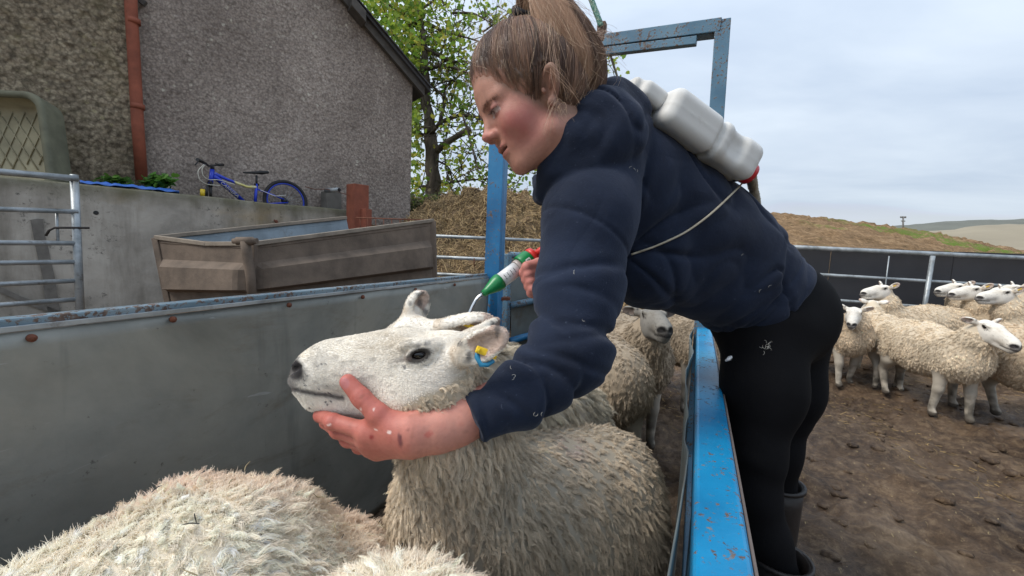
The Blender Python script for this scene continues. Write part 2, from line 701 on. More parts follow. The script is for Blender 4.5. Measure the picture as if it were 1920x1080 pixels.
# ---- materials of the setting
def mat_mud():
    t = NT('mud', 0.85, 0, 0.35)
    base = t.ramp(t.noise(1.6, 8, 0.66, (1, 1, 1), 0.6), [(0.30, lin(30, 23, 18)), (0.44, lin(66, 51, 39)), (0.56, lin(108, 88, 69)), (0.70, lin(156, 136, 114))])
    fine = t.ramp(t.noise(22, 8, 0.72), [(0.34, lin(36, 27, 20)), (0.50, lin(86, 68, 52)), (0.66, lin(138, 117, 92))])
    c = t.mix(0.55, base, fine)
    bits = t.ramp(t.noise(85, 3, 0.6, (1, 0.35, 1), 0.8, (0, 0, 0.6)), [(0.66, 0), (0.72, 1)])
    c = t.mix(t.mix(0.6, 0.0, bits), c, lin(196, 174, 128))
    t.base(c)
    t.rough(t.ramp(t.noise(2.2, 4), [(0.42, 0.32), (0.58, 0.92)]))
    t.bump(t.noise(16, 8, 0.75), 0.9, 0.03)
    t.bump(t.noise(75, 5, 0.7), 0.6, 0.008)
    return t.m


def mat_moor(name, a, b, c, g):
    t = NT(name, 0.95, 0, 0.1)
    k = t.ramp(t.mix(0.5, t.noise(0.55, 9, 0.72, (1, 1, 2.5)), t.noise(3.4, 6, 0.75, (1, 1, 2.0))), [(0.36, a), (0.5, b), (0.62, c)])
    gm = t.ramp(t.noise(0.055, 5, 0.62, (1, 1, 1), 0.4), [(0.52, 0), (0.60, 1)])
    gm2 = t.mix(1.0, gm, t.ramp(t.noise(1.4, 5, 0.7), [(0.42, 0), (0.52, 1)]), 'MULTIPLY')
    t.base(t.mix(gm2, k, g))
    t.bump(t.noise(1.2, 8, 0.75), 1.0, 0.4)
    return t.m


def mat_roughcast(name, stones, dark, mid, light, lichen, moss=0.0, gapd=0.6):
    t = NT(name, 0.95, 0, 0.2)
    v = t.n('ShaderNodeTexVoronoi')
    v.inputs['Scale'].default_value = stones
    wn = t.n('ShaderNodeTexNoise'); wn.inputs['Scale'].default_value = stones * 0.7; wn.inputs['Detail'].default_value = 3
    t.l(t.tc(), wn.inputs['Vector'])
    wa = t.n('ShaderNodeVectorMath', operation='MULTIPLY_ADD')
    t.l(wn.outputs['Color'], wa.inputs[0]); wa.inputs[1].default_value = (1.6 / stones,) * 3; t.l(t.tc(), wa.inputs[2])
    t.l(wa.outputs[0], v.inputs['Vector'])
    cv = t.ramp(v.outputs['Color'], [(0.0, dark), (0.45, mid), (1.0, light)])
    cn = t.ramp(t.noise(stones * 1.1, 7, 0.8), [(0.36, dark), (0.5, mid), (0.66, light)])
    c = t.mix(0.6, cv, cn)
    gap = t.ramp(v.outputs['Distance'], [(0.30, (1, 1, 1, 1)), (0.85, (gapd, gapd, gapd, 1))])
    c = t.mix(1.0, c, gap, 'MULTIPLY')
    big = t.ramp(t.noise(0.75, 6, 0.62), [(0.32, (0.66, 0.64, 0.62, 1)), (0.68, (1.12, 1.11, 1.09, 1))])
    c = t.mix(1.0, c, big, 'MULTIPLY')
    damp = t.ramp(t.noise(1.9, 6, 0.68, (1, 1, 0.16), 0.4), [(0.50, 0), (0.70, 0.55)])
    c = t.mix(damp, c, dark)
    pale = t.ramp(t.noise(2.6, 5, 0.7, (1, 1, 0.22), 0.3), [(0.64, 0), (0.72, 0.4)])
    c = t.mix(pale, c, light)
    v2 = t.voronoi(11.0)
    sp = t.ramp(v2.outputs['Distance'], [(0.18, 1), (0.30, 0)])
    pick = t.ramp(t.noise(2.6, 5, 0.65), [(0.50, 0), (0.64, 1)])
    br = t.ramp(t.noise(70, 4, 0.7), [(0.42, 0), (0.60, 1)])
    fac = t.mix(1.0, t.mix(1.0, sp, pick, 'MULTIPLY'), br, 'MULTIPLY')
    c = t.mix(t.mix(0.75, 0.0, fac), c, lichen)
    if moss:
        mf = t.ramp(t.noise(1.4, 7, 0.7), [(0.52, 0), (0.72, moss)])
        c = t.mix(mf, c, lin(112, 104, 66))
    t.base(c)
    t.bump(v.outputs['Distance'], -0.55, 0.02)
    t.bump(t.noise(stones * 1.1, 7, 0.8), 0.7, 0.02)
    t.bump(t.noise(90, 5, 0.7), 0.5, 0.006)
    return t.m


def mat_concrete():
    t = NT('cast_concrete', 0.9, 0, 0.25)
    c = t.ramp(t.noise(1.1, 9, 0.68, (1, 1, 1), 0.3), [(0.28, lin(116, 112, 105)), (0.5, lin(160, 154, 145)), (0.7, lin(184, 178, 168))])
    # runs of dirt washed down from the top edge
    runs = t.ramp(t.noise(3.2, 6, 0.65, (1, 1, 0.18)), [(0.44, 0), (0.68, 0.7)])
    c = t.mix(runs, c, lin(92, 86, 76))
    yel = t.ramp(t.noise(0.9, 4, 0.6, (1, 1, 1.6)), [(0.56, 0), (0.72, 0.5)])
    c = t.mix(yel, c, lin(150, 128, 84))
    pits = t.ramp(t.noise(14, 8, 0.8), [(0.55, 0), (0.64, 0.85)])
    pick = t.ramp(t.noise(1.7, 4), [(0.47, 0), (0.56, 1)])
    c = t.mix(t.mix(1.0, pits, pick, 'MULTIPLY'), c, lin(66, 64, 62))
    # green algae along the top
    sx = t.n('ShaderNodeSeparateXYZ'); t.l(t.tc(), sx.inputs[0])
    hz = t.n('ShaderNodeMath', operation='ADD'); t.l(sx.outputs['Z'], hz.inputs[0])
    wob = t.n('ShaderNodeMath', operation='MULTIPLY'); t.l(t.noise(4.0, 5, 0.7), wob.inputs[0]); wob.inputs[1].default_value = 0.22
    t.l(wob.outputs[0], hz.inputs[1])
    alg = t.ramp(hz.outputs[0], [(1.46, 0), (1.6, 0.75)])
    m = t.n('ShaderNodeMapRange'); t.l(hz.outputs[0], m.inputs[0])
    m.inputs[1].default_value, m.inputs[2].default_value, m.inputs[4].default_value = 1.42, 1.60, 0.8
    c = t.mix(m.outputs[0], c, lin(84, 82, 58))
    t.base(c)
    t.bump(t.noise(9, 8, 0.75), 0.4, 0.015)
    t.bump(pits, -0.3, 0.01)
    return t.m


M_mud = mat_mud()
M_moor = mat_moor('moorland', lin(78, 66, 48), lin(134, 108, 80), lin(176, 148, 114), lin(104, 122, 54))
M_far = mat_plain('far_moor', lin(146, 136, 116), 1.0, 0, 0.18, 0.02)
M_farwood = mat_plain('far_heath', lin(104, 106, 98), 1.0, 0, 0.2, 0.03)
M_rc_left = mat_roughcast('roughcast_coarse', 23, lin(96, 86, 74), lin(152, 139, 120), lin(198, 186, 160), lin(176, 166, 128), 0.5, 0.40)
M_rc_right = mat_roughcast('roughcast_fine', 34, lin(116, 106, 100), lin(166, 154, 146), lin(200, 190, 180), lin(226, 222, 204))
M_conc = mat_concrete()
M_bluepost = mat_blue_paint('blue_post_paint', 0.57, (34, 108, 156), 6.0, 0.5)
M_bluerail = mat_blue_paint('blue_rail_paint', 0.572, (20, 128, 176), 7.0, 0.55)
M_bluedull = mat_blue_paint('blue_gantry_paint', 0.54, (84, 118, 140), 6.0, 0.5)
M_galv = mat_galv('galvanised_pipe', (168, 174, 178), (112, 118, 120), 0.45, 0.42)
M_sheet = mat_galv('galvanised_sheet', (112, 120, 120), (80, 87, 88), 0.35, 0.55, 2.2)
M_rust = mat_plain('rust', lin(112, 64, 44), 0.85, 0.0, 0.45, 30, 0.5, 90)
M_rustpipe = mat_plain('red_oxide_pipe', lin(152, 84, 62), 0.8, 0.0, 0.4, 6, 0.3, 60)
M_black = mat_plain('black_plastic', (0.012, 0.012, 0.013), 0.5, 0.0, 0.3, 8, 0.1)

# ---- ground: one far sheet, with the trodden mud of the yard on top of it
m = MB()
m.add([(-1500, -1500, -0.12), (1500, -1500, -0.12), (1500, 1500, -0.12), (-1500, 1500, -0.12)], [(0, 1, 2, 3)])
tag(m.build('ground', M_moor), kind='structure')


def grid(x0, x1, y0, y1, step, zf):
    xs = np.arange(x0, x1 + 1e-6, step); ys = np.arange(y0, y1 + 1e-6, step)
    X, Y = np.meshgrid(xs, ys, indexing='ij')
    p = np.stack([X.ravel(), Y.ravel(), zf(X, Y).ravel()], -1)
    i = np.arange(len(xs) * len(ys)).reshape(len(xs), len(ys))
    q = np.stack([i[:-1, :-1], i[1:, :-1], i[1:, 1:], i[:-1, 1:]], -1).reshape(-1, 4)
    return p, q


def mud_z(X, Y):
    p = np.stack([X, Y, X * 0], -1)
    z = 0.035 * fbm(p * 1.3, 3) + 0.034 * fbm(p * 5, 5, 0.65)
    cl = fbm(p * 9 + 40, 3)
    return z + 0.038 * np.clip(cl - 0.10, 0, 1) - 0.02


p, q = grid(-3.2, 6.4, -1.0, 9.4, 0.03, mud_z)
tag(mesh_np('yard_ground', p, q, M_mud), kind='structure')

# ---- moorland hills beyond the yard: real slopes, laid out by bearing and distance
def hill(name, sil, d0, d1, d2, mat, rough, zbase=-0.2, n=90, m_=26, nz=1.0):
    """sil: (px, py) silhouette as seen from the yard; ridge at distance d1, foot at d0, falls away to d2."""
    pxs = np.linspace(sil[0][0], sil[-1][0], n)
    pys = np.interp(pxs, [s[0] for s in sil], [s[1] for s in sil])
    V = []
    ts = np.linspace(0, 1, m_)
    for px, py in zip(pxs, pys):
        top = P(px, py, d1)
        g = (P(px, py, 1.0) - CAM)[:2]; 
        for t in ts:
            d = d0 + (d1 - d0) * t
            xy = g * d
            s = t * t * (3 - 2 * t) if True else t
            V.append((xy[0], xy[1], zbase + (top[2] - zbase) * (0.55 * t + 0.45 * s)))
        V.append((g[0] * d2, g[1] * d2, zbase - 2))
    V = np.array(V)
    w = np.repeat(np.tile(np.append(np.sin(ts * 3.14159 * 0.5), 0), 1)[None], n, 0).ravel()
    V[:, 2] += w * rough * fbm(V * [0.9 / nz, 0.9 / nz, 0], 4, 0.6)
    k = m_ + 1
    i = np.arange(n * k).reshape(n, k)
    q = np.stack([i[:-1, :-1], i[1:, :-1], i[1:, 1:], i[:-1, 1:]], -1).reshape(-1, 4)
    return tag(mesh_np(name, V, q, mat), kind='structure')


hill('moor_hill', [(-600, 330), (300, 360), (760, 374), (900, 372), (1150, 386), (1300, 394), (1440, 402), (1500, 407), (1600, 419), (1693, 430),
                   (1760, 442), (1840, 457), (1900, 470), (1980, 485), (2300, 505)], 9.6, 62, 90, M_moor, 0.42, 0.2, 260, 60)
hill('far_hill', [(1200, 440), (1560, 436), (1640, 431), (1760, 432), (1830, 424), (1920, 420), (2100, 418), (2400, 430)], 200, 420, 520, M_far, 1.2, -1, 60, 12, 20)
hill('heath_hill', [(1560, 436), (1700, 423), (1760, 416), (1800, 413), (1920, 410), (2100, 414), (2400, 430)], 430, 640, 800, M_farwood, 1.5, -1, 60, 10, 20)

# ---- raised ground behind the retaining wall
W0, W1 = P(150, 345, 4.3), P(668, 397, 6.6)
wd = (W1 - W0) * [1, 1, 0]; wd /= np.linalg.norm(wd)
wn = np.array([-wd[1], wd[0], 0])            # away from the yard
if wn @ (np.array([-8, 3, 0]) - W0) < 0: wn = -wn
WT = 1.485
a, b = W0 - wd * 5.5, W1 + wd * 0.05
m = MB()
zb = 1.30
c0, c1 = a + wn * 0.2, W1 + wd * 2.6 + wn * 0.2
m.hexa([(*(c0)[:2], -0.3), (*(c1)[:2], -0.3), (*(c1 + wn * 9)[:2], -0.3), (*(c0 + wn * 9)[:2], -0.3),
        (*(c0)[:2], zb), (*(c1)[:2], zb), (*(c1 + wn * 9)[:2], zb), (*(c0 + wn * 9)[:2], zb)])
tag(m.build('raised_ground', M_moor), kind='structure')

# ---- retaining wall
L_w = np.linalg.norm((b - a)[:2])
ns, nt = int(L_w / 0.03), 42
ss = np.linspace(0, L_w, ns)
prof = [(0.0, -0.1), ] + [(0.0, z) for z in np.linspace(0.0, WT - 0.02, 40)] + [(0.02, WT), (0.20, WT), (0.22, WT - 0.02), (0.22, 1.0)]
V = []
for s in ss:
    for (o_, z) in prof:
        V.append((*(a + wd * s + wn * o_)[:2], z))
V = np.array(V)
V += -wn * (0.006 * fbm(V * 2.2, 3) + 0.0035 * fbm(V * 14, 3))[:, None]
V[:, 2] += 0.012 * noise3(V * [1.5, 1.5, 0])
k = len(prof)
i = np.arange(ns * k).reshape(ns, k)
q = np.stack([i[:-1, :-1], i[1:, :-1], i[1:, 1:], i[:-1, 1:]], -1).reshape(-1, 4)
rw = mesh_np('retaining_wall', V, q, M_conc)
tag(rw, 'stained grey concrete retaining wall below the roughcast building', 'wall')
e0 = V.reshape(ns, k, 3)[-1]
mesh_np('wall_end', np.concatenate([e0]), None, M_conc, rw, tris=[(0, j, j + 1) for j in range(1, k - 1)], smooth=False)


def on_wall(px, py, out=0.0):
    return ray_plane(px, py, W0 - wn * out, wn)


def slab_on_wall(pts, thick, name, mat, bevel=0):
    f = [on_wall(x, y, thick) for x, y in pts]
    g_ = [on_wall(x, y, -0.02) for x, y in pts]
    n = len(pts)
    return MB().add(f + g_, [tuple(range(n)), tuple(range(2 * n - 1, n - 1, -1))] + [(j, n + j, n + (j + 1) % n, (j + 1) % n) for j in range(n)]).build(name, mat, rw, bevel)


M_tar = mat_plain('tar_stain', lin(118, 114, 108), 0.9, 0, 0.4, 12, 0.3)
slab_on_wall([(57, 412), (70, 410), (81, 411), (84, 440), (90, 462), (95, 486), (103, 520), (108, 556), (115, 592), (92, 594), (84, 560), (80, 520), (68, 470), (62, 440)], 0.012, 'tar_patch', M_tar)
slab_on_wall([(0, 537), (40, 556), (78, 570), (120, 586), (112, 590), (70, 578), (30, 562), (0, 548)], 0.012, 'timber_mark', M_tar)
MB().tube([on_wall(180, 399, 0.004), on_wall(180, 399, -0.06)], 0.022, 10).build('drain_hole', M_black, rw)
m = MB()
m.tube([on_wall(514, 412, -0.02), on_wall(517, 416, 0.05)], 0.012, 8)
m.tube([on_wall(517, 413, 0.05), on_wall(520, 419, 0.05)], 0.02, 8)
m.build('bolt', M_rust, rw)

# ---- building
G0, G1 = P(255, 340, 5.4), P(768, 406, 7.6)
gd = (G1 - G0) * [1, 1, 0]; GL = np.linalg.norm(gd); gd /= GL
gn = np.array([-gd[1], gd[0], 0])
if gn @ (np.array([-12, 6, 0]) - G0) < 0: gn = -gn           # into the building
def on_gable(px, py, out=0.0): return ray_plane(px, py, G0 - gn * out, gn)
v1, v2 = on_gable(770, 146), on_gable(655, 10)
slope = (v2[2] - v1[2]) / ((v1 - v2) @ gd)
S1 = (v1 - G0) @ gd
RID = S1 - 3.6
def top_z(s): return np.where(s > RID, v1[2] + (S1 - s) * slope, v1[2] + (S1 - RID) * slope - (RID - s) * slope)
bld = empty('farm_building', (0, 0, 0), 'grey roughcast farm building with a pitched slate roof behind the concrete wall', 'building')
S_SPLIT = 0.02


def wall_grid(s0, s1, out, step, amp, mat, name, stones):
    ss = np.arange(s0, s1 + step, step)
    nt = int(5.0 / step)
    ts = np.linspace(0, 1, nt)
    z0 = 1.1
    S, T = np.meshgrid(ss, ts, indexing='ij')
    Z = z0 + (np.minimum(top_z(S), 6.2) - z0) * T
    V = (G0 * [1, 1, 0])[None, None] + S[..., None] * gd - gn * out
    V = V + np.stack([Z * 0, Z * 0, Z], -1)
    V = V.reshape(-1, 3)
    u = np.stack([S.ravel(), Z.ravel(), S.ravel() * 0], -1)
    nz = noise3(u * stones) * 0.6 + noise3(u * stones * 2.1 + 9) * 0.4 + 0.5 * noise3(u * 1.3)
    V -= gn * (amp * nz)[:, None]
    i = np.arange(S.size).reshape(S.shape)
    q = np.stack([i[:-1, :-1], i[1:, :-1], i[1:, 1:], i[:-1, 1:]], -1).reshape(-1, 4)
    mesh_np(name, V, q, mat, bld)


wall_grid(-3.4, S_SPLIT, 0.07, 0.014, 0.013, M_rc_left, 'rendered_wall', 20)
wall_grid(S_SPLIT, GL, 0.0, 0.014, 0.006, M_rc_right, 'rendered_wall', 28)
m = MB()                                      # flank wall round the corner and the solid behind the gable skin
Gc = G0 + gd * GL
def gp(s, d, z): 
    w = G0 * [1, 1, 0] + gd * s + gn * d
    return (w[0], w[1], z)
ez = float(top_z(np.array(S1)))
m.hexa([gp(GL - 0.25, 0.02, 1.0), gp(GL, 0.006, 1.0), gp(GL, 9, 1.0), gp(GL - 0.25, 9, 1.0),
        gp(GL - 0.25, 0.02, ez - .12), gp(GL, 0.006, ez - .12), gp(GL, 9, ez - .12), gp(GL - 0.25, 9, ez - .12)])
m.build('flank_wall', M_rc_right, bld)
m = MB()
m.hexa([gp(S_SPLIT - .02, -0.07, 1.1), gp(S_SPLIT + .005, -0.07, 1.1), gp(S_SPLIT + .005, 0.1, 1.1), gp(S_SPLIT - .02, 0.1, 1.1),
        gp(S_SPLIT - .02, -0.07, 6), gp(S_SPLIT + .005, -0.07, 6), gp(S_SPLIT + .005, 0.1, 6), gp(S_SPLIT - .02, 0.1, 6)])
m.build('wall_return', M_rc_left, bld)
# roof: slates laid course by course near the verge, on a slab
M_slate = mat_plain('slate', lin(78, 78, 82), 0.8, 0, 0.35, 5, 0.2)
M_wood = mat_plain('weathered_board', lin(88, 84, 80), 0.9, 0, 0.4, 9, 0.3)
roof = None
m = MB()
sl = np.array([S1 + 0.30, S1, RID]); cs = math.cos(math.atan(slope)); sn = math.sin(math.atan(slope))
def roofpt(s, d, up=0.0):
    z = float(v1[2] + (S1 - s) * slope) + up
    return gp(s, d, z)
m.hexa([roofpt(S1 + .3, -0.16, .04), roofpt(RID, -0.16, .04), roofpt(RID, 9, .04), roofpt(S1 + .3, 9, .04),
        roofpt(S1 + .3, -0.16, .09), roofpt(RID, -0.16, .09), roofpt(RID, 9, .09), roofpt(S1 + .3, 9, .09)])
m.hexa([gp(RID, -0.16, float(top_z(np.array(RID))) + .04), gp(RID - 3.6, -0.16, float(top_z(np.array(RID - 3.6))) + .04), gp(RID - 3.6, 9, float(top_z(np.array(RID - 3.6))) + .04), gp(RID, 9, float(top_z(np.array(RID))) + .04),
        gp(RID, -0.16, float(top_z(np.array(RID))) + .09), gp(RID - 3.6, -0.16, float(top_z(np.array(RID - 3.6))) + .09), gp(RID - 3.6, 9, float(top_z(np.array(RID - 3.6))) + .09), gp(RID, 9, float(top_z(np.array(RID))) + .09)])
roof = m.build('roof', M_slate, bld)
for j in range(13):                           # verge slates that show at the edge
    s = S1 + 0.30 - j * 0.26
    mm = MB()
    mm.hexa([roofpt(s, -0.21, .092), roofpt(s - .30, -0.21, .092), roofpt(s - .30, .4, .092), roofpt(s, .4, .092),
             roofpt(s, -0.21, .118), roofpt(s - .30, -0.21, .100), roofpt(s - .30, .4, .100), roofpt(s, .4, .118)])
    mm.build('slate', M_slate, roof)
m = MB()
m.hexa([roofpt(S1 + .22, -0.10, -.10), roofpt(RID, -0.10, -.10), roofpt(RID, -0.02, -.10), roofpt(S1 + .22, -0.02, -.10),
        roofpt(S1 + .22, -0.10, .038), roofpt(RID, -0.10, .038), roofpt(RID, -0.02, .038), roofpt(S1 + .22, -0.02, .038)])
m.build('verge_board', M_wood, bld)
for k in range(2):
    s = S1 - 0.95 - k * 1.25
    m = MB()
    m.hexa([roofpt(s + .11, -0.24, -.13), roofpt(s - .11, -0.24, -.13), roofpt(s - .11, 0.02, -.13), roofpt(s + .11, 0.02, -.13),
            roofpt(s + .11, -0.24, .036), roofpt(s - .11, -0.24, .036), roofpt(s - .11, 0.02, .036), roofpt(s + .11, 0.02, .036)])
    m.build('purlin_end', M_wood, bld, 0.01)
# gutter end at the eave, red oxide downpipe down the gable
pz = [on_gable(243, -60, 0.14), on_gable(246, 20, 0.14), on_gable(252, 120, 0.14), on_gable(258, 230, 0.14), on_gable(266, 338, 0.13)]
MB().tube(pz, 0.062, 16).build('drainpipe', M_rustpipe, bld)
for zf in (40, 200):
    c = on_gable(248 + zf * 0.05, zf, 0.14)
    MB().tube([c + np.array([0, 0, 0.03]), c - np.array([0, 0, 0.03])], 0.070, 16).build('pipe_collar', M_rustpipe, bld)
m = MB(); m.bar(on_gable(262, 0, 0.05), on_gable(273, 8, 0.06), 0.06, 0.06); m.build('wall_bracket', M_wood, bld)
M_wood2 = M_wood

# rusty box post and stub of blockwork with a pipe, at the wall's end
m = MB()
c0_, c1_ = P(670, 460, 6.35), P(669.5, 348, 6.35)
xdir = CR * [1, 1, 0]; xdir /= np.linalg.norm(xdir)
M_rustpost = mat_plain('rusty_steel_post', lin(142, 80, 60), 0.85, 0, 0.35, 7, 0.3, 70)
m.bar((c0_[0], c0_[1], 0.0), (c0_[0], c0_[1], c1_[2]), 0.235, 0.22, up=wn)
o = m.build('steel_post', M_rustpost, None, 0.006)
tag(o, 'square rusty red steel post at the end of the concrete wall', 'post')
c2_ = P(686, 392, 6.25)
m = MB(); m.box((c2_[0] - .06, c2_[1] - .06, 0.0), (c2_[0] + .06, c2_[1] + .06, c2_[2])); m.build('stub_post', M_rustpost, o, 0.005)
blk = MB()
c_ = P(621, 360, 6.62)
blk.bar((c_[0], c_[1], 1.2), (c_[0], c_[1], c_[2] + .0), 0.24, 0.2, up=wn)
o = blk.build('concrete_stub', mat_plain('old_concrete', lin(112, 108, 102), 0.9, 0, 0.4, 6, 0.5), None, 0.012)
tag(o, 'short grey concrete stub with a pipe across its top beside the rusty post', 'post')
m = MB(); m.tube([P(611, 357, 6.3), P(636, 356, 6.2)], 0.034, 14); m.build('pipe', M_galv, o)
m = MB(); m.tube([P(634, 356.1, 6.208), P(636.3, 356, 6.198)], 0.028, 14); m.build('pipe_mouth', M_black, o)
m = MB()
m.tube([P(572, 350, 6.1), P(590, 355, 6.2), P(612, 354.5, 6.22), P(637, 361, 6.24), P(648, 364, 6.2), P(655, 366, 6.15)], 0.005, 5)
tag(m.build('fence_wire', M_rust), 'thin rusty wire sagging between the bicycle and the rusty post', 'wire')

# ---- transport box
M_box = mat_plain('dirty_steel', lin(112, 97, 84), 0.85, 0.0, 0.5, 7, 0.6, 45)
M_boxin = mat_galv('box_inner', (124, 136, 144), (92, 102, 108), 0.3, 0.5, 3)
tA, tB, tC = P(475, 458, 2.8), P(812, 414, 3.9), P(293, 446, 3.15)
tD = tC + tB - tA
bA, bB, bC = P(470, 640, 2.78), P(817, 595, 3.86), P(334, 650, 3.1)
bD = bC + bB - bA
tb = empty('transport_box', tuple(tA * [1, 1, 0]), 'rusty brown corrugated steel trailer box with blue grey inside, beyond the sheet panel', 'trailer box')


def corrugated(t0, t1, b0, b1, outn, name, mat):
    pr = [(0, 0.004), (0.045, 0.004), (0.05, 0), (0.20, 0), (0.27, 0.065), (0.47, 0.072), (0.50, 0), (0.66, 0), (0.75, 0.065), (0.93, 0.072), (0.97, 0), (1, 0)]
    V, n = [], 30
    for i in range(n + 1):
        u = i / n
        for (v, o_) in pr:
            pt = (t0 + (t1 - t0) * u) * (1 - v) + (b0 + (b1 - b0) * u) * v
            V.append(pt + outn * o_ * min(1.0, min(u, 1 - u) * 12 + 0.0) * (1 if 0.02 < u < 0.98 else 0))
    V = np.array(V)
    V += outn * (0.004 * fbm(V * 4, 3))[:, None]
    k = len(pr)
    i = np.arange((n + 1) * k).reshape(n + 1, k)
    q = np.stack([i[:-1, :-1], i[1:, :-1], i[1:, 1:], i[:-1, 1:]], -1).reshape(-1, 4)
    o = mesh_np(name, V, q, mat, tb, smooth=False)
    s = o.modifiers.new('solid', 'SOLIDIFY'); s.thickness = 0.006; s.offset = 0
    return o


cen = (tA + tB + tC + tD + bA + bB + bC + bD) / 8
def outward(a_, b_, c_):
    n = np.cross(b_ - a_, c_ - a_); n /= np.linalg.norm(n)
    return n if n @ (a_ - cen) > 0 else -n
corrugated(tA, tB, bA, bB, outward(tA, tB, bA), 'side_panel', M_box)
corrugated(tC, tA, bC, bA, outward(tC, tA, bC), 'end_panel', M_box)
corrugated(tD, tC, bD, bC, outward(tD, tC, bD), 'side_panel', M_boxin)
MB().add([bA, bB, bD, bC], [(0, 1, 2, 3)]).build('box_floor', M_boxin, tb)
M_rim = mat_plain('worn_rim', lin(150, 138, 124), 0.75, 0.2, 0.4, 9, 0.3)
up = np.array([0, 0, 0.018])
mid = tC + (tA - tC) * 0.55 + np.array([0, 0, -0.022])
for seg in ((tA, tB), (tC, mid), (mid, tA), (tD, tC)):
    MB().bar(seg[0] + up * .2, seg[1] + up * .2, 0.036, 0.03).build('rim', M_rim, tb, 0.004)
for (t_, b_) in ((tA, bA), (tC, bC), (tB, bB)):
    MB().bar(t_, b_, 0.045, 0.045, up=CF).build('corner_post', M_box, tb, 0.006)
m = MB()                                       # pivot pin and strap on the near corner
hb = P(459, 452, 2.70)
m.tube([hb - CR * 0.075, hb - CR * 0.055, hb - CR * .05, hb + CR * 0.05, hb + CR * .055, hb + CR * 0.078], [0.016, 0.018, .026, .027, .02, .019], 14)
m.tube([hb, P(463, 475, 2.71), P(470, 520, 2.72), P(474, 575, 2.74)], [0.030, 0.030, 0.028, 0.026], 12)
m.build('hinge_pin', M_box, tb)
m = MB()
r0, r1 = P(668, 408, 4.22), P(806, 413, 3.92)
m.tube([r0, r1], 0.006, 6)
for j in range(9):
    pp = r0 + (r1 - r0) * (j + 0.5) / 9
    m.tube([pp, pp + np.array([0.01, 0, -0.16])], 0.004, 5)
m.tube([r0 - np.array([0, 0, .1]), r1 - np.array([0, 0, .1])], 0.004, 5)
m.build('wire_tailgate', M_rust, tb)

# ---- galvanised gate on the left
gt = empty('field_gate', tuple(P(145, 600, 3.0) * [1, 1, 0]), 'galvanised seven bar gate end standing before the concrete wall', 'gate')
for (yl, yr, r) in ((322, 335, .021), (392, 397, .0165), (455, 456, .0165), (493, 491, .0165), (533, 526, .0165), (572, 561, .0165), (606, 593, .0185)):
    pl, pr_ = P(0, yl, 2.7), P(146, yr, 3.0)
    MB().tube([pl + (pl - pr_) * 1.6, pr_], r, 12).build('rail', M_galv, gt)
MB().tube([P(139, 328, 3.0), P(153, 640, 3.0)], 0.024, 14).build('upright', M_galv, gt)
MB().tube([P(106, 396, 2.93), P(109, 456, 2.93)], 0.009, 8).build('latch_guide', M_galv, gt)
MB().tube([P(86, 442, 2.9), P(92, 432, 2.9), P(102, 427, 2.91), P(140, 427, 2.98), P(168, 427.5, 3.03)], 0.008, 8).build('latch_rod', mat_plain('dark_iron', lin(66, 62, 60), 0.7, .5, .3, 20), gt)

# ---- galvanised rails in front of the muck heap
hf = empty('pipe_fence', tuple(P(900, 600, 4.6) * [1, 1, 0]), 'galvanised pipe rails in front of the straw muck heap', 'fence')
for (y0_, y1_) in ((440, 456), (479, 496), (511, 528)):
    MB().tube([P(760, y0_, 4.5), P(1120, y1_, 4.9)], 0.019, 10).build('rail', M_galv, hf)
MB().tube([P(944, 447, 4.65), P(942, 640, 4.65)], 0.018, 10).build('upright', M_galv, hf)
MB().tube([P(889, 484, 4.6), P(889, 500, 4.6)], 0.006, 6).build('hook', M_rust, hf)

# ---- race: left sheeted panel
pn = empty('sheeted_panel', (-1.05, 0.5, 0), 'long grey galvanised sheet panel forming the far side of the sheep race', 'panel')
PX = -1.05
ys = np.linspace(-1.2, 2.10, 120); zs = np.linspace(0.02, 0.868, 30)
Yg, Zg = np.meshgrid(ys, zs, indexing='ij')
u = np.stack([Yg, Zg, Yg * 0], -1)
Xg = PX + 0.006 * fbm(u * [1.3, 2.2, 1], 3) + 0.002 * fbm(u * 9, 2)
V = np.stack([Xg, Yg, Zg], -1).reshape(-1, 3)
i = np.arange(Yg.size).reshape(Yg.shape)
q = np.stack([i[:-1, :-1], i[1:, :-1], i[1:, 1:], i[:-1, 1:]], -1).reshape(-1, 4)
o = mesh_np('sheet', V, q, None, pn)


def mat_panel():
    t = NT('worn_galvanised_sheet', 0.5, 0.3, 0.5)
    c = t.ramp(t.noise(1.5, 8, 0.65, (1, 1, 1.4), 0.5), [(0.28, lin(104, 107, 104)), (0.5, lin(134, 136, 131)), (0.7, lin(154, 155, 148))])
    scuff = t.ramp(t.noise(5, 8, 0.75, (1, 0.5, 1.6), 0.6), [(0.55, 0), (0.70, 0.6)])
    c = t.mix(scuff, c, lin(106, 98, 86))
    drips = t.ramp(t.noise(9, 5, 0.65, (1, 1, 0.12)), [(0.58, 0), (0.74, 0.45)])
    c = t.mix(drips, c, lin(70, 74, 76))
    spots = t.ramp(t.noise(28, 5, 0.7), [(0.66, 0), (0.72, 0.7)])
    c = t.mix(spots, c, lin(60, 56, 50))
    scr = t.ramp(t.noise(26, 3, 0.6, (1, 0.22, 1.8), 1.2, (0.5, 0, 0)), [(0.70, 0), (0.74, 0.5)])
    c = t.mix(scr, c, lin(168, 172, 172))
    t.base(c)
    t.rough(t.ramp(t.noise(4, 6), [(0.35, 0.36), (0.7, 0.68)]))
    t.bump(t.noise(14, 6, 0.65), 0.15, 0.006)
    return t.m


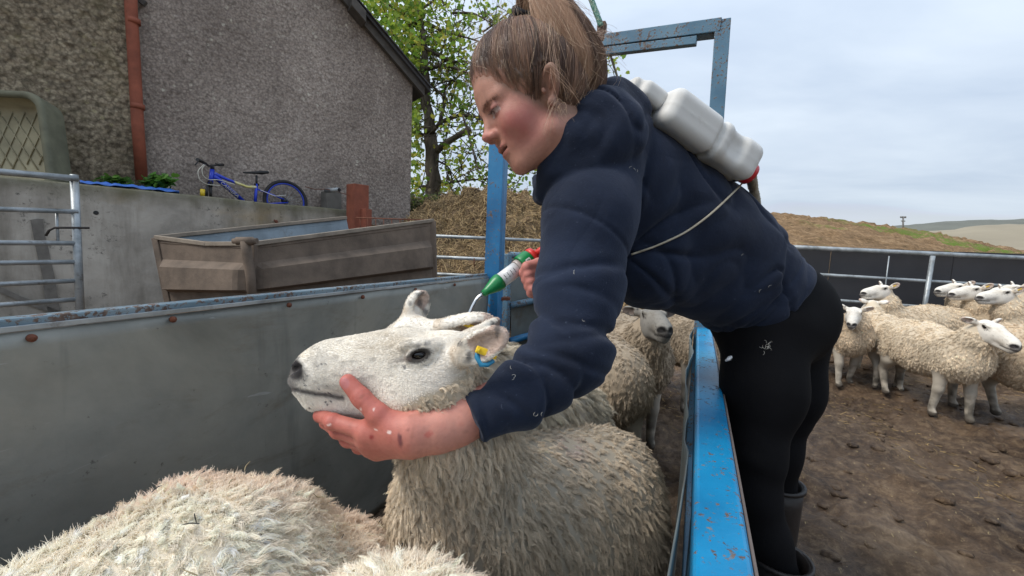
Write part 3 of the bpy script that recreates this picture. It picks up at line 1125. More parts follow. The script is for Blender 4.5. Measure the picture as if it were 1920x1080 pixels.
M_panel = mat_panel()
o.data.materials.append(M_panel)
s_ = o.modifiers.new('solid', 'SOLIDIFY'); s_.thickness = 0.003; s_.offset = -1
m = MB(); m.box((PX - 0.034, -1.2, 0.874), (PX - 0.004, 2.10, 0.893)); m.build('top_rail', mat_blue_paint('worn_top_rail', 0.53, (104, 124, 136), 6.0, 0.5), pn, 0.004)
m = MB(); m.box((PX - 0.003, -1.2, 0.8705), (PX + 0.002, 2.10, 0.880)); m.build('bright_edge', M_galv, pn, 0.001)
m = MB(); m.box((PX - 0.05, -1.2, 0.03), (PX - 0.006, 2.10, 0.07)); m.build('bottom_rail', M_bluedull, pn, 0.004)


def on_panel(px, py, out=0.0): return ray_plane(px, py, np.array([PX + out, 0, 0]), np.array([1.0, 0, 0]))


for (bx, by) in ((325, 599), (543, 572), (681, 557), (780, 543), (853, 534), (60, 634)):
    c = on_panel(bx, by, 0.006)
    m = MB(); m.lathe(c, (1, 0, 0), [(-0.004, .0070), (0.001, .0070), (0.002, 0.005), (0.0025, 0.0046), (0.004, 0.004), (0.005, 0.002)], 14)
    m.build('bolt', M_rust, pn)

# ---- race: right rail, its sheet and legs
rl = empty('blue_rail', (0.065, 0.5, 0), 'rusty bright blue steel rail on the near side of the sheep race', 'rail')
m = MB(); m.box((0.020, -0.6, 0.655), (0.080, 2.15, 0.722)); m.build('top_bar', M_bluerail, rl, 0.007, 3)
m = MB(); m.box((0.0805, -0.6, 0.672), (0.0850, 2.15, 0.716)); m.build('edge_strip', mat_plain('bare_steel_edge', lin(120, 108, 102), 0.6, 0.3, 0.3, 20, 0.3), rl, 0.002)
ys = np.linspace(-0.6, 2.15, 140); zs = np.linspace(0.03, 0.70, 20)
Yg, Zg = np.meshgrid(ys, zs, indexing='ij')
edge = np.clip((Zg - 0.5) / 0.2, 0, 1)
Xg = 0.002 + edge * (0.006 * np.sin(Yg * 9 + 1.2 * np.sin(Yg * 3.1)) + 0.004 * noise3(np.stack([Yg * 14, Yg * 0, Yg * 0], -1)))
V = np.stack([Xg, Yg, Zg + edge * 0.006 * noise3(np.stack([Yg * 8 + 5, Yg * 0, Yg * 0], -1))], -1).reshape(-1, 3)
i = np.arange(Yg.size).reshape(Yg.shape)
q = np.stack([i[:-1, :-1], i[1:, :-1], i[1:, 1:], i[:-1, 1:]], -1).reshape(-1, 4)
o = mesh_np('buckled_sheet', V, q, M_sheet, rl)
s_ = o.modifiers.new('solid', 'SOLIDIFY'); s_.thickness = 0.0025; s_.offset = 0
for y_ in (-0.5, 0.75, 2.08):
    m = MB(); m.box((0.024, y_, 0.0), (0.076, y_ + 0.055, 0.654)); m.build('upright', M_bluedull, rl, 0.004)
m = MB(); m.box((0.028, -0.6, 0.10), (0.072, 2.15, 0.145)); m.build('lower_bar', M_bluedull, rl, 0.004)

# ---- gantry frame over the end of the race
ga = empty('gantry_frame', (-1.0, 2.2, 0), 'tall blue steel gantry frame with rusty crossbeam over the race end', 'gantry')
gl_t, gl_b = P(925, 96, 2.42), P(922, 640, 2.42)
LX, LY = gl_b[0], gl_b[1]
gz = gl_t[2]
m = MB(); m.box((LX - 0.045, LY - 0.035, 0), (LX + 0.045, LY - 0.02, gz)); m.box((LX - 0.045, LY - 0.0195, 0), (LX - 0.03, LY + 0.06, gz)); m.box((LX + 0.032, LY - 0.0195, 0), (LX + 0.045, LY + 0.03, gz))
m.build('post', M_bluepost, ga, 0.003)
gr_t, gr_b = P(1356, 36, 1.86), P(1341, 250, 1.88)
dirp = gr_b - gr_t
gr_f = gr_t + dirp * (gr_t[2] / -dirp[2])
rot_up = np.array([0, 1.0, 0])
m = MB(); m.bar(gr_t, gr_f, 0.062, 0.012, up=rot_up)
off = np.cross(rot_up, dirp / np.linalg.norm(dirp)) * 0.031
m.bar(gr_t + off * .8 + [0, .03, 0], gr_f + off * .8 + [0, .03, 0], 0.012, 0.047, up=rot_up)
m.bar(gr_t - off * .8 + [0, .03, 0], gr_f - off * .8 + [0, .03, 0], 0.012, 0.047, up=rot_up)
m.build('post', M_bluedull, ga, 0.003)
bl, br_ = np.array([LX, LY, gz - 0.02]), gr_t + np.array([-0.025, 0.01, -0.028])
bl, br_ = P(918, 104, 2.42), P(1352, 46, 1.86)
m = MB(); m.bar(bl, br_, 0.05, 0.012, up=(0, 0, 1)); 
zb_ = np.array([0, 0, -0.026])
m = MB()
m.bar(bl, br_, 0.012, 0.058)                       # upper face
yv = np.cross(br_ - bl, [0, 0, 1.0]); yv /= np.linalg.norm(yv)
m.bar(bl - yv * 0.036 + zb_, br_ - yv * 0.036 + zb_, 0.058, 0.010)
m.build('crossbeam', M_bluedull, ga, 0.003)
m = MB(); m.bar(bl - yv * 0.012 + np.array([0, 0, -.052]), br_ - yv * 0.012 + np.array([0, 0, -.052]) - (br_ - bl) * .08, 0.034, 0.036)
m.build('guide_channel', M_bluedull, ga, 0.003)
pc = P(1128, 62, 2.12)
m = MB(); m.box(pc - [0.022, .02, 0.05], pc + [0.022, .02, 0.05]); m.build('pulley_block', mat_plain('rusty_grey_iron', lin(106, 84, 74), .8, .2, .4, 20, .3), ga, 0.008)
M_rope = None
def mat_rope():
    t = NT('green_rope', 0.9)
    t.base(t.ramp(t.noise(120, 3), [(0.3, lin(48, 92, 84)), (0.5, lin(96, 146, 134)), (0.7, lin(190, 200, 180))]))
    return t.m
M_rope = mat_rope()
# twisted rope: three strands
def twisted(pts, r, turns, mat, name, parent=None, n=60):
    pts = np.array(pts); 
    tt = np.linspace(0, len(pts) - 1, n)
    c = np.stack([np.interp(tt, np.arange(len(pts)), pts[:, k]) for k in range(3)], -1)
    d, u, w = _perp(pts[-1] - pts[0])
    m = MB()
    for k in range(3):
        ph = k * 2.094 + np.linspace(0, turns * 6.283, n)
        m.tube(c + r * 0.55 * (np.cos(ph)[:, None] * u + np.sin(ph)[:, None] * w), r * 0.6, 6)
    return m.build(name, mat, parent)
o = twisted([P(1090, -50, 2.1), P(1112, 8, 2.1), P(1127, 48, 2.1)], 0.013, 9, M_rope, 'rope')
tag(o, 'frayed green twisted rope running up from the pulley on the crossbeam', 'rope')
m = MB(); m.tube([P(1138, 80, 2.12), P(1148, 115, 2.12), P(1160, 152, 2.12), P(1180, 215, 2.12)], 0.006, 6)
tag(m.build('wire_cable', mat_plain('dull_cable', lin(88, 86, 74), .8, .2, .3, 30)), 'dull wire cable hanging below the crossbeam behind the navy hood', 'cable')

# ---- blue gate beyond the gantry
bg = empty('blue_gate', tuple(P(948, 640, 2.6) * [1, 1, 0]), 'small blue gate with grey sheet infill beyond the left gantry post', 'gate')
m = MB(); e0, e1 = P(950, 476, 2.56), P(946, 660, 2.56)
m.bar(e0, (e1[0], e1[1], 0.05), 0.05, 0.05, up=(0, 1, 0)); m.build('post', M_bluedull, bg, 0.004)
for (y0_, y1_, mt) in ((478, 487, M_bluedull), (573, 545, M_bluedull), (640, 600, M_bluepost)):
    MB().tube([P(955, y0_, 2.58), P(1090, y1_, 3.0)], 0.021, 10).build('rail', mt, bg)
m = MB()
c = [P(958, 486, 2.63), P(1090, 492, 3.05), P(1090, 680, 3.05), P(958, 760, 2.63)]
m.add(c + [x + CF * 0.004 for x in c], [(0, 1, 2, 3), (7, 6, 5, 4), (0, 4, 5, 1), (1, 5, 6, 2), (2, 6, 7, 3), (3, 7, 4, 0)])
m.build('sheet', M_sheet, bg)
m = MB(); c = P(943, 560, 2.40); m.bar(c - CR * .045, c + CR * .04, 0.03, 0.018); m.tube([c - CR * .02 + CU * .02, c - CR * .02 - CU * .03], .012, 8)
m.build('latch', M_rust, bg, 0.003)

# ---- fence at the back of the right pen
pf = empty('pen_fence', tuple(P(1700, 600, 5.0) * [1, 1, 0]), 'galvanised pipe fence backed with dark sheeting behind the loose sheep', 'fence')
M_rubber = mat_plain('dark_rubber', lin(58, 58, 62), 0.75, 0.0, 0.25, 3, 0.2)
def fpt(px, py, d=5.0): return P(px, py, d)
edges_x = [1330, 1560, 1790, 2020, 2250]
for j in range(4):
    x0_, x1_ = edges_x[j], edges_x[j + 1]
    yt = lambda x: 463 + (x - 1540) * 0.0345
    c = [fpt(x0_ + 1, yt(x0_ + 1) - (j % 2) * 1.0, 5.06), fpt(x1_ - 1, yt(x1_ - 1) + (j % 2) * .6, 5.06)]
    lo_ = [np.array([c[1][0], c[1][1], -0.05]), np.array([c[0][0], c[0][1], -0.05])]
    c = c + lo_
    m = MB(); m.add(c + [x + CF * [1, 1, 0] * 0.012 for x in c], [(0, 1, 2, 3), (7, 6, 5, 4), (0, 4, 5, 1), (1, 5, 6, 2), (2, 6, 7, 3), (3, 7, 4, 0)])
    m.build('rubber_sheet', M_rubber, pf)
for (ya, yb, r) in ((466, 484, .026), (515, 538, .019), (561, 590, .019), (610, 640, .019)):
    dx = (yb - ya) / 380.0
    MB().tube([fpt(1330, ya - 210 * dx, 4.98), fpt(2260, ya + 720 * dx, 4.98)], r, 12).build('rail', M_galv, pf)
for (xa, ya, xb, yb) in ((1749, 480, 1731, 590), (1450, 466, 1444, 640), (2040, 490, 2030, 660)):
    e0, e1 = fpt(xa, ya, 4.95), fpt(xb, yb, 4.95)
    e1 = e0 + (e1 - e0) * ((e0[2] + 0.02) / (e0[2] - e1[2]))
    MB().tube([e0, e1], 0.024, 10).build('upright', M_galv, pf)
MB().tube([fpt(1667, 480, 4.94), fpt(1661, 528, 4.94), fpt(1658, 560, 4.94)], 0.007, 6).build('tie_wire', M_galv, pf)

# ---- power pole on the far moor
pp = empty('power_pole', tuple(P(1693, 432, 75)), 'distant wooden power pole with two crossarms on the moor skyline', 'power pole')
M_pole = mat_plain('pole_timber', lin(120, 118, 116), 0.9, 0, 0.2, 3)
MB().tube([P(1693, 436, 75), P(1693.5, 407, 75)], [0.16, 0.12], 8).build('pole', M_pole, pp)
for (y_, w) in ((408, 5.2), (414.5, 3.4)):
    MB().bar(P(1693.4 - w, y_ - .2, 75), P(1693.4 + w, y_ + .2, 75), 0.16, 0.16).build('crossarm', M_pole, pp)
for k in (-4.5, -1.5, 1.5, 4.5):
    MB().tube([P(1693.4 + k, 408, 75), P(1693.4 + k, 405.5, 75)], 0.09, 6).build('insulator', M_pole, pp)

# ---- muck heap of old straw
hc = P(925, 470, 7.2)
HB = []
def heap_h(x, y):
    """x along the picture, y away from the yard, both in metres from the heap's middle."""
    return (1.42 * np.exp(-((x - 0.05) / 1.05) ** 2 - (y / 1.3) ** 2) + 0.80 * np.exp(-((x + 1.15) / 0.7) ** 2 - ((y + .3) / 1.0) ** 2)
            + 0.9 * np.exp(-((x - 1.3) / 0.8) ** 2 - ((y + .2) / 1.0) ** 2) + 0.30)
nx = 260
xs = np.linspace(-2.7, 2.0, nx); ysx = np.linspace(-2.0, 2.2, 200)
Xh, Yh = np.meshgrid(xs, ysx, indexing='ij')
u = np.stack([Xh, Yh, Xh * 0], -1)
Zh = heap_h(Xh, Yh) + 0.16 * fbm(u * 1.6, 4, 0.6) + 0.07 * np.abs(fbm(u * 5 + 3, 3)) 
f0 = CF * [1, 1, 0]; f0 /= np.linalg.norm(f0); r0 = np.array([f0[1], -f0[0], 0])
base = np.array([hc[0], hc[1], 0.0])
V = base + Xh[..., None] * r0 + Yh[..., None] * f0
V[..., 2] = np.maximum(Zh - 0.25 * (Yh < -2.0), 0.0)
V = V.reshape(-1, 3)
V += 0.05 * np.stack([fbm(V * 6 + k * 7, 2) for k in range(3)], -1)
i = np.arange(Xh.size).reshape(Xh.shape)
qh = np.stack([i[:-1, :-1], i[1:, :-1], i[1:, 1:], i[:-1, 1:]], -1).reshape(-1, 4)
t = NT('rotting_straw', 0.95, 0, 0.1)
t.base(t.ramp(t.mix(0.45, t.noise(2.2, 6, 0.65), t.noise(26, 4, 0.7, (1, 1, 2.2))), [(0.34, lin(46, 39, 34)), (0.47, lin(104, 86, 68)), (0.60, lin(152, 129, 100)), (0.74, lin(182, 157, 120))]))
t.bump(t.noise(30, 6, 0.75), 0.9, 0.03)
heap = mesh_np('muck_heap', V, qh, t.m)
tag(heap, 'large heap of rotting straw and manure under the tree', 'muck heap', kind=None)
Nh = vert_normals(V, qh)
Nh = Nh * np.sign(Nh[:, 2:3] + 1e-9)


def mat_straw(name):
    t = NT(name, 0.75, 0, 0.3)
    t.base(t.attr('Col'))
    return t.m


M_straw = mat_straw('straw')


def straw(name, pos, nrm, n, ln, rad, parent=None, lift=0.3, dark=0.4, gold=(206, 176, 118)):
    d = unit(RNG.normal(0, 1, (n, 3)))
    d = unit(d - nrm * (d * nrm).sum(1, keepdims=True) + nrm * lift * RNG.normal(0, .6, (n, 1)))
    L_ = ln * (0.4 + RNG.random((n, 1)))
    b = unit(np.cross(d, nrm)) * L_ * RNG.normal(0, 0.14, (n, 1))
    pts = np.stack([pos - d * L_ / 2, pos + b, pos + d * L_ / 2], 1) + (nrm * rad)[:, None, :]
    c = np.array(lin(*gold)[:3]) * (0.55 + 0.6 * RNG.random((n, 1))) * np.where(RNG.random((n, 1)) < dark, 0.45, 1.0)
    return hair_obj(name, pts, np.full(3, rad), M_straw, parent, np.clip(c, 0, .8))


dep = (V - CAM) @ CF
wv = np.clip(1.5 - (V[:, 2] * 0), 0, 2) * (((V - base) @ f0) < 1.2) * (V[:, 2] > 0.3)
hp, hn = sample_quads(V, qh, Nh, wv.astype(float), 26000)
o = straw('loose_straw', hp, hn, 26000, 0.15, 0.0034, heap, 0.5, 0.5, (190, 163, 120))
o['kind'] = 'stuff'
# straw trodden into the mud
n = 9000
xy = np.stack([RNG.uniform(-1.0, 4.6, n), RNG.uniform(0.2, 7.0, n)], -1)
keep = fbm(np.concatenate([xy * 1.1, xy[:, :1] * 0], 1), 3) > -0.15
xy = xy[keep]
zz = mud_z(xy[:, 0], xy[:, 1])
pos = np.column_stack([xy, zz + 0.002])
o = straw('straw_litter', pos, np.tile([0, 0, 1.0], (len(pos), 1)), len(pos), 0.045, 0.0011, None, 0.2, 0.6, (178, 150, 102))
tag(o, kind='stuff')
# clods of trodden muck
def blob_mesh(n_sub=2):
    bm = bmesh.new(); bmesh.ops.create_icosphere(bm, subdivisions=n_sub, radius=1.0)
    v = np.array([x.co[:] for x in bm.verts]); f = np.array([[x.index for x in fc.verts] for fc in bm.faces]); bm.free()
    return v, f
bv, bf = blob_mesh(2)
VV, FF, o_ = [], [], 0
for k in range(900):
    x_, y_ = RNG.uniform(0.2, 4.2), RNG.uniform(0.6, 6.2)
    s_k = RNG.uniform(0.008, 0.030) * (1.5 if RNG.random() < .1 else 1)
    v = bv * (1 + 0.28 * fbm(bv * 1.6 + k * 3.1, 3)[:, None]) * s_k * np.array([1.2, 1.0, 0.55])
    z_ = float(mud_z(np.array([x_]), np.array([y_]))[0])
    VV.append(v + [x_, y_, z_]); FF.append(bf + o_); o_ += len(bv)
o = mesh_np('mud_clods', np.concatenate(VV), None, M_mud, None, tris=np.concatenate(FF))
tag(o, kind='stuff')

# ---- tree beyond the heap
TD = 12.0
tree = empty('tree', tuple(P(810, 405, TD)), 'open crowned broadleaf tree with a cut limb behind the muck heap', 'tree')
t = NT('bark', 0.95, 0, 0.1)
t.base(t.ramp(t.noise(5, 7, 0.7, (1, 1, 0.3)), [(0.3, lin(52, 46, 42)), (0.55, lin(92, 84, 76)), (0.75, lin(124, 116, 104))]))
t.bump(t.noise(9, 6, 0.7, (1, 1, 0.25)), 0.8, 0.06)
M_bark = t.m


def limb(pts, w0, w1, dz=None, parent=tree, name='branch', n=8):
    pts = np.array(pts, float)
    k = len(pts) * 5
    tt = np.linspace(0, len(pts) - 1, k)
    px = np.interp(tt, np.arange(len(pts)), pts[:, 0]); py = np.interp(tt, np.arange(len(pts)), pts[:, 1])
    if len(pts) > 2:
        ker = np.array([1, 2, 3, 2, 1.]) / 9
        for arr in (px, py):
            e = np.pad(arr, 2, mode='edge'); arr[1:-1] = np.convolve(e, ker, 'valid')[1:-1]
    dd = np.interp(tt, np.linspace(0, len(pts) - 1, len(dz)), dz) if dz is not None else np.zeros(k)
    P3 = np.array([P(a_, b_, TD + d_) for a_, b_, d_ in zip(px, py, dd)])
    wr = np.linspace(w0, w1, k) * TD / FPX / 2
    P3[1:-1] += 0.35 * wr.max() * np.stack([noise3(P3 * 2.2 + s) for s in (3, 11, 23)], -1)[1:-1]
    MB().tube(P3, list(wr * (1 + 0.12 * noise3(P3 * 3))), n).build(name, M_bark, parent)
    return P3


branches = []
limb([(812, 440), (811, 400), (812, 340), (813, 285), (806, 250)], 31, 23, [0], name='trunk', n=14)
branches.append(limb([(806, 252), (800, 200), (797, 150), (796, 100), (790, 40), (780, -30)], 21, 6, [0, 0, .2, .4], name='trunk', n=12))
limb([(814, 290), (840, 266), (880, 240)], 13, 11, [0, -.6], name='cut_limb')
for pts, w0, w1, dz in [
        ([(808, 250), (832, 226), (868, 216), (905, 222), (950, 232), (990, 250)], 9, 2, [0, -.8]),
        ([(826, 232), (834, 190), (832, 165), (862, 140), (900, 118)], 8, 2, [0, .6]),
        ([(834, 182), (815, 165), (800, 155)], 5, 3, [0, .2]),
        ([(798, 130), (835, 122), (866, 130), (900, 150)], 9, 2, [0, -.8]),
        ([(796, 96), (830, 108), (862, 122)], 7, 2, [.3, 1]),
        ([(768, 48), (800, 42), (830, 60), (880, 72), (930, 88)], 9, 2, [.4, 1.]),
        ([(772, 80), (800, 92), (850, 118), (870, 108)], 8, 2, [.3, -.4]),
        ([(845, 25), (886, 24), (905, 34), (930, 46)], 5, 2, [.6, .2]),
        ([(797, 150), (770, 120), (740, 70), (720, 20)], 7, 2, [.2, 1.2]),
        ([(800, 190), (776, 170), (750, 150)], 6, 2, [.2, 1]),
        ([(808, 260), (785, 248), (760, 246)], 7, 2, [0, .8]),
        ([(812, 340), (795, 352), (765, 342)], 5, 2, [0, .8]),
        ([(818, 300), (840, 310), (850, 340), (836, 372)], 4, 2, [0, -.4]),
        ([(868, 217), (880, 260), (892, 300), (900, 330)], 4, 1.5, [-.8, -1]),
        ([(905, 222), (950, 270), (985, 320)], 4, 1.5, [-.6, -.2]),
        ([(812, 350), (860, 340), (920, 335), (980, 345)], 5, 1.5, [0, -.6]),
        ([(786, 20), (830, -10), (880, -30)], 6, 2, [.5, 1]),
        ([(700, 0), (735, 10), (768, 40)], 4, 4, [1, .4]),
        ([(905, 60), (960, 20), (1010, -20)], 4, 1.5, [.5, .2]),
        ([(950, 232), (1030, 190), (1110, 130), (1150, 110)], 4, 1.5, [.0, .8])]:
    branches.append(limb(pts, w0, w1, dz))
tw = []
for b in branches:                                # twigs off every branch
    for k in range(int(len(b) * 0.7)):
        j = RNG.integers(3, len(b))
        p0 = b[j]
        L_ = RNG.uniform(0.35, 1.1)
        d = unit(RNG.normal(0, 1, 3) + np.array([0, 0, -0.15]))
        e1 = p0 + d * L_ * .5 + RNG.normal(0, .06, 3); e2 = p0 + d * L_ + np.array([0, 0, -.1]) + RNG.normal(0, .1, 3)
        tw.append((p0, e1, e2))
        for s in range(2):
            q0 = e1 if s else (e1 + e2) / 2
            d2 = unit(d + RNG.normal(0, .8, 3)); tw.append((q0, q0 + d2 * L_ * .25 + RNG.normal(0, .03, 3), q0 + d2 * L_ * .5))
m = MB()
for a_ in tw: m.tube(list(a_), [0.016, 0.011, 0.006], 4, False)
o = m.build('twigs', M_bark, tree); o['kind'] = 'stuff'
# leaves in sprays at the twig ends, thicker on the building's side of the crown
cl = []
for (_, _, e) in tw: cl.append(e)
for (x0_, x1_, y0_, y1_, n_) in ((690, 800, -40, 120, 150), (768, 806, 90, 345, 75), (800, 905, 20, 120, 30), (815, 905, 290, 378, 34), (940, 1010, 300, 380, 34),
                                 (770, 800, 330, 395, 26), (820, 900, 130, 290, 16), (1135, 1165, 85, 140, 8), (600, 720, -60, 20, 60)):
    for k in range(n_):
        cl.append(P(RNG.uniform(x0_, x1_), RNG.uniform(y0_, y1_), TD + RNG.uniform(-1.2, 1.6)))
cl = np.array(cl)
per = 15
c = np.repeat(cl, per, 0) + RNG.normal(0, 0.17, (len(cl) * per, 3)) * [1, 1, .8]
pj = c - CAM
dpt = pj @ CF
pxl = 960 + FPX * (pj @ CR) / dpt; pyl = 540 - FPX * (pj @ CU) / dpt
dens = np.where(pxl < 790, 0.62, np.where(pyl < 130, 0.30, 0.22))
dens = np.where((np.abs(pxl - 806) < 20) & (pyl > 90) & (dpt < TD), 0.08, dens)
c = c[(RNG.random(len(c)) < dens)]
n = len(c)
nn = unit(RNG.normal(0, 1, (n, 3)) + [0, 0, 0.7]); d = unit(np.cross(nn, RNG.normal(0, 1, (n, 3)))); s = np.cross(nn, d)
sz = RNG.uniform(0.045, 0.088, (n, 1))
out = []
prof = [(-1.0, 0), (-.35, .62), (.1, .5), (.45, .78), (1.0, 0), (.45, -.78), (.1, -.5), (-.35, -.62)]
for (a_, b_) in prof:
    out.append(c + d * sz * a_ + s * sz * b_ + nn * sz * (-0.25 * b_ * b_ - 0.12 * a_ * a_))
V = np.stack(out, 1).reshape(-1, 3)
base_i = np.arange(n)[:, None] * 8
quads = np.concatenate([base_i + np.array([[0, 1, 2, 6]]), base_i + np.array([[0, 6, 6, 7]])[:, :4] * 0 + base_i * 0 + np.array([[0, 2, 6, 7]]) * 0], 0) if False else None
tr = np.concatenate([base_i + np.array([t_]) for t_ in ((0, 1, 7), (1, 2, 6), (1, 6, 7), (2, 3, 5), (2, 5, 6), (3, 4, 5))], 0)
g1, g2, g3 = np.array(lin(146, 168, 66)[:3]), np.array(lin(112, 146, 58)[:3]), np.array(lin(176, 172, 78)[:3])
mixv = RNG.random((n, 1))
lc = np.where(mixv < .45, g1, np.where(mixv < .8, g2, g3)) * (0.75 + .5 * RNG.random((n, 1)))
t = NT('leaf', 0.55, 0, 0.35)
t.base(t.attr('Col'))
tr_ = t.n('ShaderNodeBsdfTranslucent'); t.l(t.attr('Col'), tr_.inputs['Color'])
mx = t.n('ShaderNodeMixShader'); mx.inputs[0].default_value = 0.45
t.l(t.b.outputs[0], mx.inputs[1]); t.l(tr_.outputs[0], mx.inputs[2]); t.l(mx.outputs[0], t.t.nodes['Material Output'].inputs[0])
M_leaf = t.m
o = mesh_np('leaves', V, None, M_leaf, tree, np.repeat(lc, 8, 0), True, tr); o['kind'] = 'stuff'
tree_leaf_fn = None


def leafy(name, centres, per, spread, size, label, cat, cols):
    c = np.repeat(np.array(centres), per, 0)
    n = len(c)
    c = c + RNG.normal(0, 1, (n, 3)) * spread
    nn = unit(RNG.normal(0, .6, (n, 3)) + [0, 0, 1.0] - CF * .5); d = unit(np.cross(nn, RNG.normal(0, 1, (n, 3)))); s = np.cross(nn, d)
    sz = RNG.uniform(.6, 1.3, (n, 1)) * size
    V = np.stack([c + d * sz * a_ + s * sz * b_ - nn * sz * .2 * b_ * b_ for (a_, b_) in prof], 1).reshape(-1, 3)
    bi = np.arange(n)[:, None] * 8
    tr = np.concatenate([bi + np.array([t_]) for t_ in ((0, 1, 7), (1, 2, 6), (1, 6, 7), (2, 3, 5), (2, 5, 6), (3, 4, 5))], 0)
    lc = np.array([lin(*cols[k])[:3] for k in RNG.integers(0, len(cols), n)]) * (.7 + .5 * RNG.random((n, 1)))
    o = mesh_np(name, V, None, M_leaf, None, np.repeat(lc, 8, 0), True, tr)
    return tag(o, label, cat)


leafy('nettle_plant', [P(195 + 5 * k, 344 - (k % 3) * 3, 4.72) for k in range(8)], 22, [.04, .04, .025], 0.035, 'low green nettles on the wall top left of the drainpipe foot', 'plant', [(74, 118, 44), (96, 134, 58), (58, 96, 40)])
leafy('nettle_plant', [P(278 + 5 * k, 346 - (k % 4) * 3.5, 4.92) for k in range(8)], 24, [.04, .04, .03], 0.038, 'low green nettles on the wall top right of the drainpipe foot', 'plant', [(74, 122, 44), (96, 140, 58), (58, 100, 40)])
leafy('bramble_bush', [P(RNG.uniform(768, 850), RNG.uniform(372, 405), 10.2) for k in range(30)], 26, [.12, .12, .08], 0.05, 'brownish green undergrowth between the building corner and the tree', 'bush', [(96, 108, 60), (120, 112, 74), (80, 88, 50), (132, 118, 86)])

# blue sheet crumpled on the wall top
xs = np.linspace(150, 336, 60); V = []
for k, x_ in enumerate(xs):
    for j, f_ in enumerate(np.linspace(0, 1, 7)):
        q_ = on_wall(x_, 342 + (x_ - 150) * 0.102, -0.03 - 0.13 * f_)
        q_[2] = WT + 0.012 + 0.022 * abs(noise3(np.array([[x_ * .06, f_ * 3, 2.]]))[0]) + 0.03 * math.sin(f_ * 3.14)
        V.append(q_)
i = np.arange(60 * 7).reshape(60, 7)
q = np.stack([i[:-1, :-1], i[1:, :-1], i[1:, 1:], i[:-1, 1:]], -1).reshape(-1, 4)
o = mesh_np('blue_sheet', V, q, mat_plain('blue_plastic_sheet', lin(64, 112, 196), 0.4, 0, .3, 6, .2))
s_ = o.modifiers.new('solid', 'SOLIDIFY'); s_.thickness = 0.004
tag(o, 'crumpled blue plastic sheet lying along the concrete wall top', 'plastic sheet')

# plastic trough stood on its side against the left wall
M_trough = mat_plain('mossy_plastic', lin(112, 112, 92), 0.75, 0, 0.5, 4, 0.3)
M_trough_in = mat_plain('cream_plastic', lin(168, 160, 132), 0.75, 0, 0.45, 3, 0.2)
tc_ = P(-62, 262, 4.42)
ux = unit((CR * [1, 1, 0])); uy = unit(np.array([0, 0, 1.0]) + 0.12 * (CF * [1, 1, 0]) - 0.17 * ux * 0)
uy = unit(uy - 0.20 * ux); un = unit(np.cross(uy, ux))     # toward the yard
if un @ (CAM - tc_) < 0: un = -un
def rring(w, h, r, off):
    o = []
    for (cx, cy, a0) in ((w - r, h - r, 0), (-w + r, h - r, 90), (-w + r, -h + r, 180), (w - r, -h + r, 270)):
        for k in range(9):
            a_ = math.radians(a0 + k * 11.25)
            o.append(tc_ + ux * (cx + r * math.cos(a_)) + uy * (cy + r * math.sin(a_)) + un * off)
    return o
rings = [rring(.84, .50, .16, -.20), rring(.87, .53, .17, 0.0), rring(.87, .53, .17, .03), rring(.855, .515, .165, .045), rring(.815, .475, .15, .045), rring(.80, .46, .14, .02)]
V = sum(rings, []); F = []
for k in range(len(rings) - 1):
    for j in range(36): F.append((k * 36 + j, k * 36 + (j + 1) % 36, (k + 1) * 36 + (j + 1) % 36, (k + 1) * 36 + j))
tg = MB().add(V, F, True).build('plastic_trough', M_trough)
tag(tg, 'mossy grey plastic trough stood on edge against the coarse roughcast', 'trough')
rings = [rring(.799, .459, .14, .019), rring(.77, .43, .13, -.14), rring(.70, .36, .1, -.165)]
V = sum(rings, []); F = []
for k in range(2):
    for j in range(36): F.append((k * 36 + j, k * 36 + (j + 1) % 36, (k + 1) * 36 + (j + 1) % 36, (k + 1) * 36 + j))
F.append(tuple(72 + j for j in range(36)))
MB().add(V, F, True).build('inner_tray', M_trough_in, tg)
m = MB()
for k in range(-8, 9):
    for sgn in (1, -1):
        c = tc_ + ux * (k * .13) - un * .158
        d_ = unit(ux * .55 + uy * sgn)
        pts_ = []
        for t_ in np.linspace(-.40, .40, 9):
            q_ = c + d_ * t_
            lx, ly = (q_ - tc_) @ ux, (q_ - tc_) @ uy
            if abs(lx) < .69 and abs(ly) < .35: pts_.append(q_)
        if len(pts_) > 1: m.tube([pts_[0], pts_[-1]], 0.0065, 5)
m.build('diamond_ribs', M_trough_in, tg)

# ---- bicycle on the ledge (its front wheel is off)
def BK(px, py, o=0.0):
    d = 5.40 + (px - 380) / 156 * 0.84
    return P(px, py, d - o)
bk = empty('bicycle', tuple(BK(470, 400)), "child's blue bicycle without a front wheel leaning on the roughcast wall", 'bicycle')
M_bike = mat_plain('blue_frame_paint', lin(34, 62, 190), 0.3, 0.1, 0.2, 5)
M_tyre = mat_plain('tyre_rubber', lin(52, 50, 50), 0.85, 0, 0.3, 20, 0.2)
M_rimb = mat_plain('blue_rim', lin(40, 66, 176), 0.35, 0.2, 0.2, 8)
M_yel = mat_plain('yellow_plastic', lin(222, 190, 40), 0.45, 0, 0.2, 9)
M_whitep = mat_plain('white_cable', lin(214, 212, 200), 0.5, 0, 0.1, 9)
m = MB()
m.tube([BK(398, 318), BK(395, 345)], 0.026, 12)
m.build('head_tube', M_bike, bk)
m = MB(); m.tube([BK(399, 331), BK(406, 334), BK(456, 377)], [0.034, .032, .026], 12); m.build('down_tube', M_bike, bk)
M_tt = NT('faded_top_tube', 0.4); M_tt.base(M_tt.ramp(M_tt.noise(3.5, 2), [(0.42, lin(36, 62, 184)), (0.5, lin(214, 204, 120)), (0.58, lin(206, 206, 200))]))
m = MB(); m.tube([BK(400, 325), BK(425, 336), BK(462, 350), BK(480, 351)], [0.026, .018, .018, .022], 10); m.build('top_tube', M_tt.m, bk)
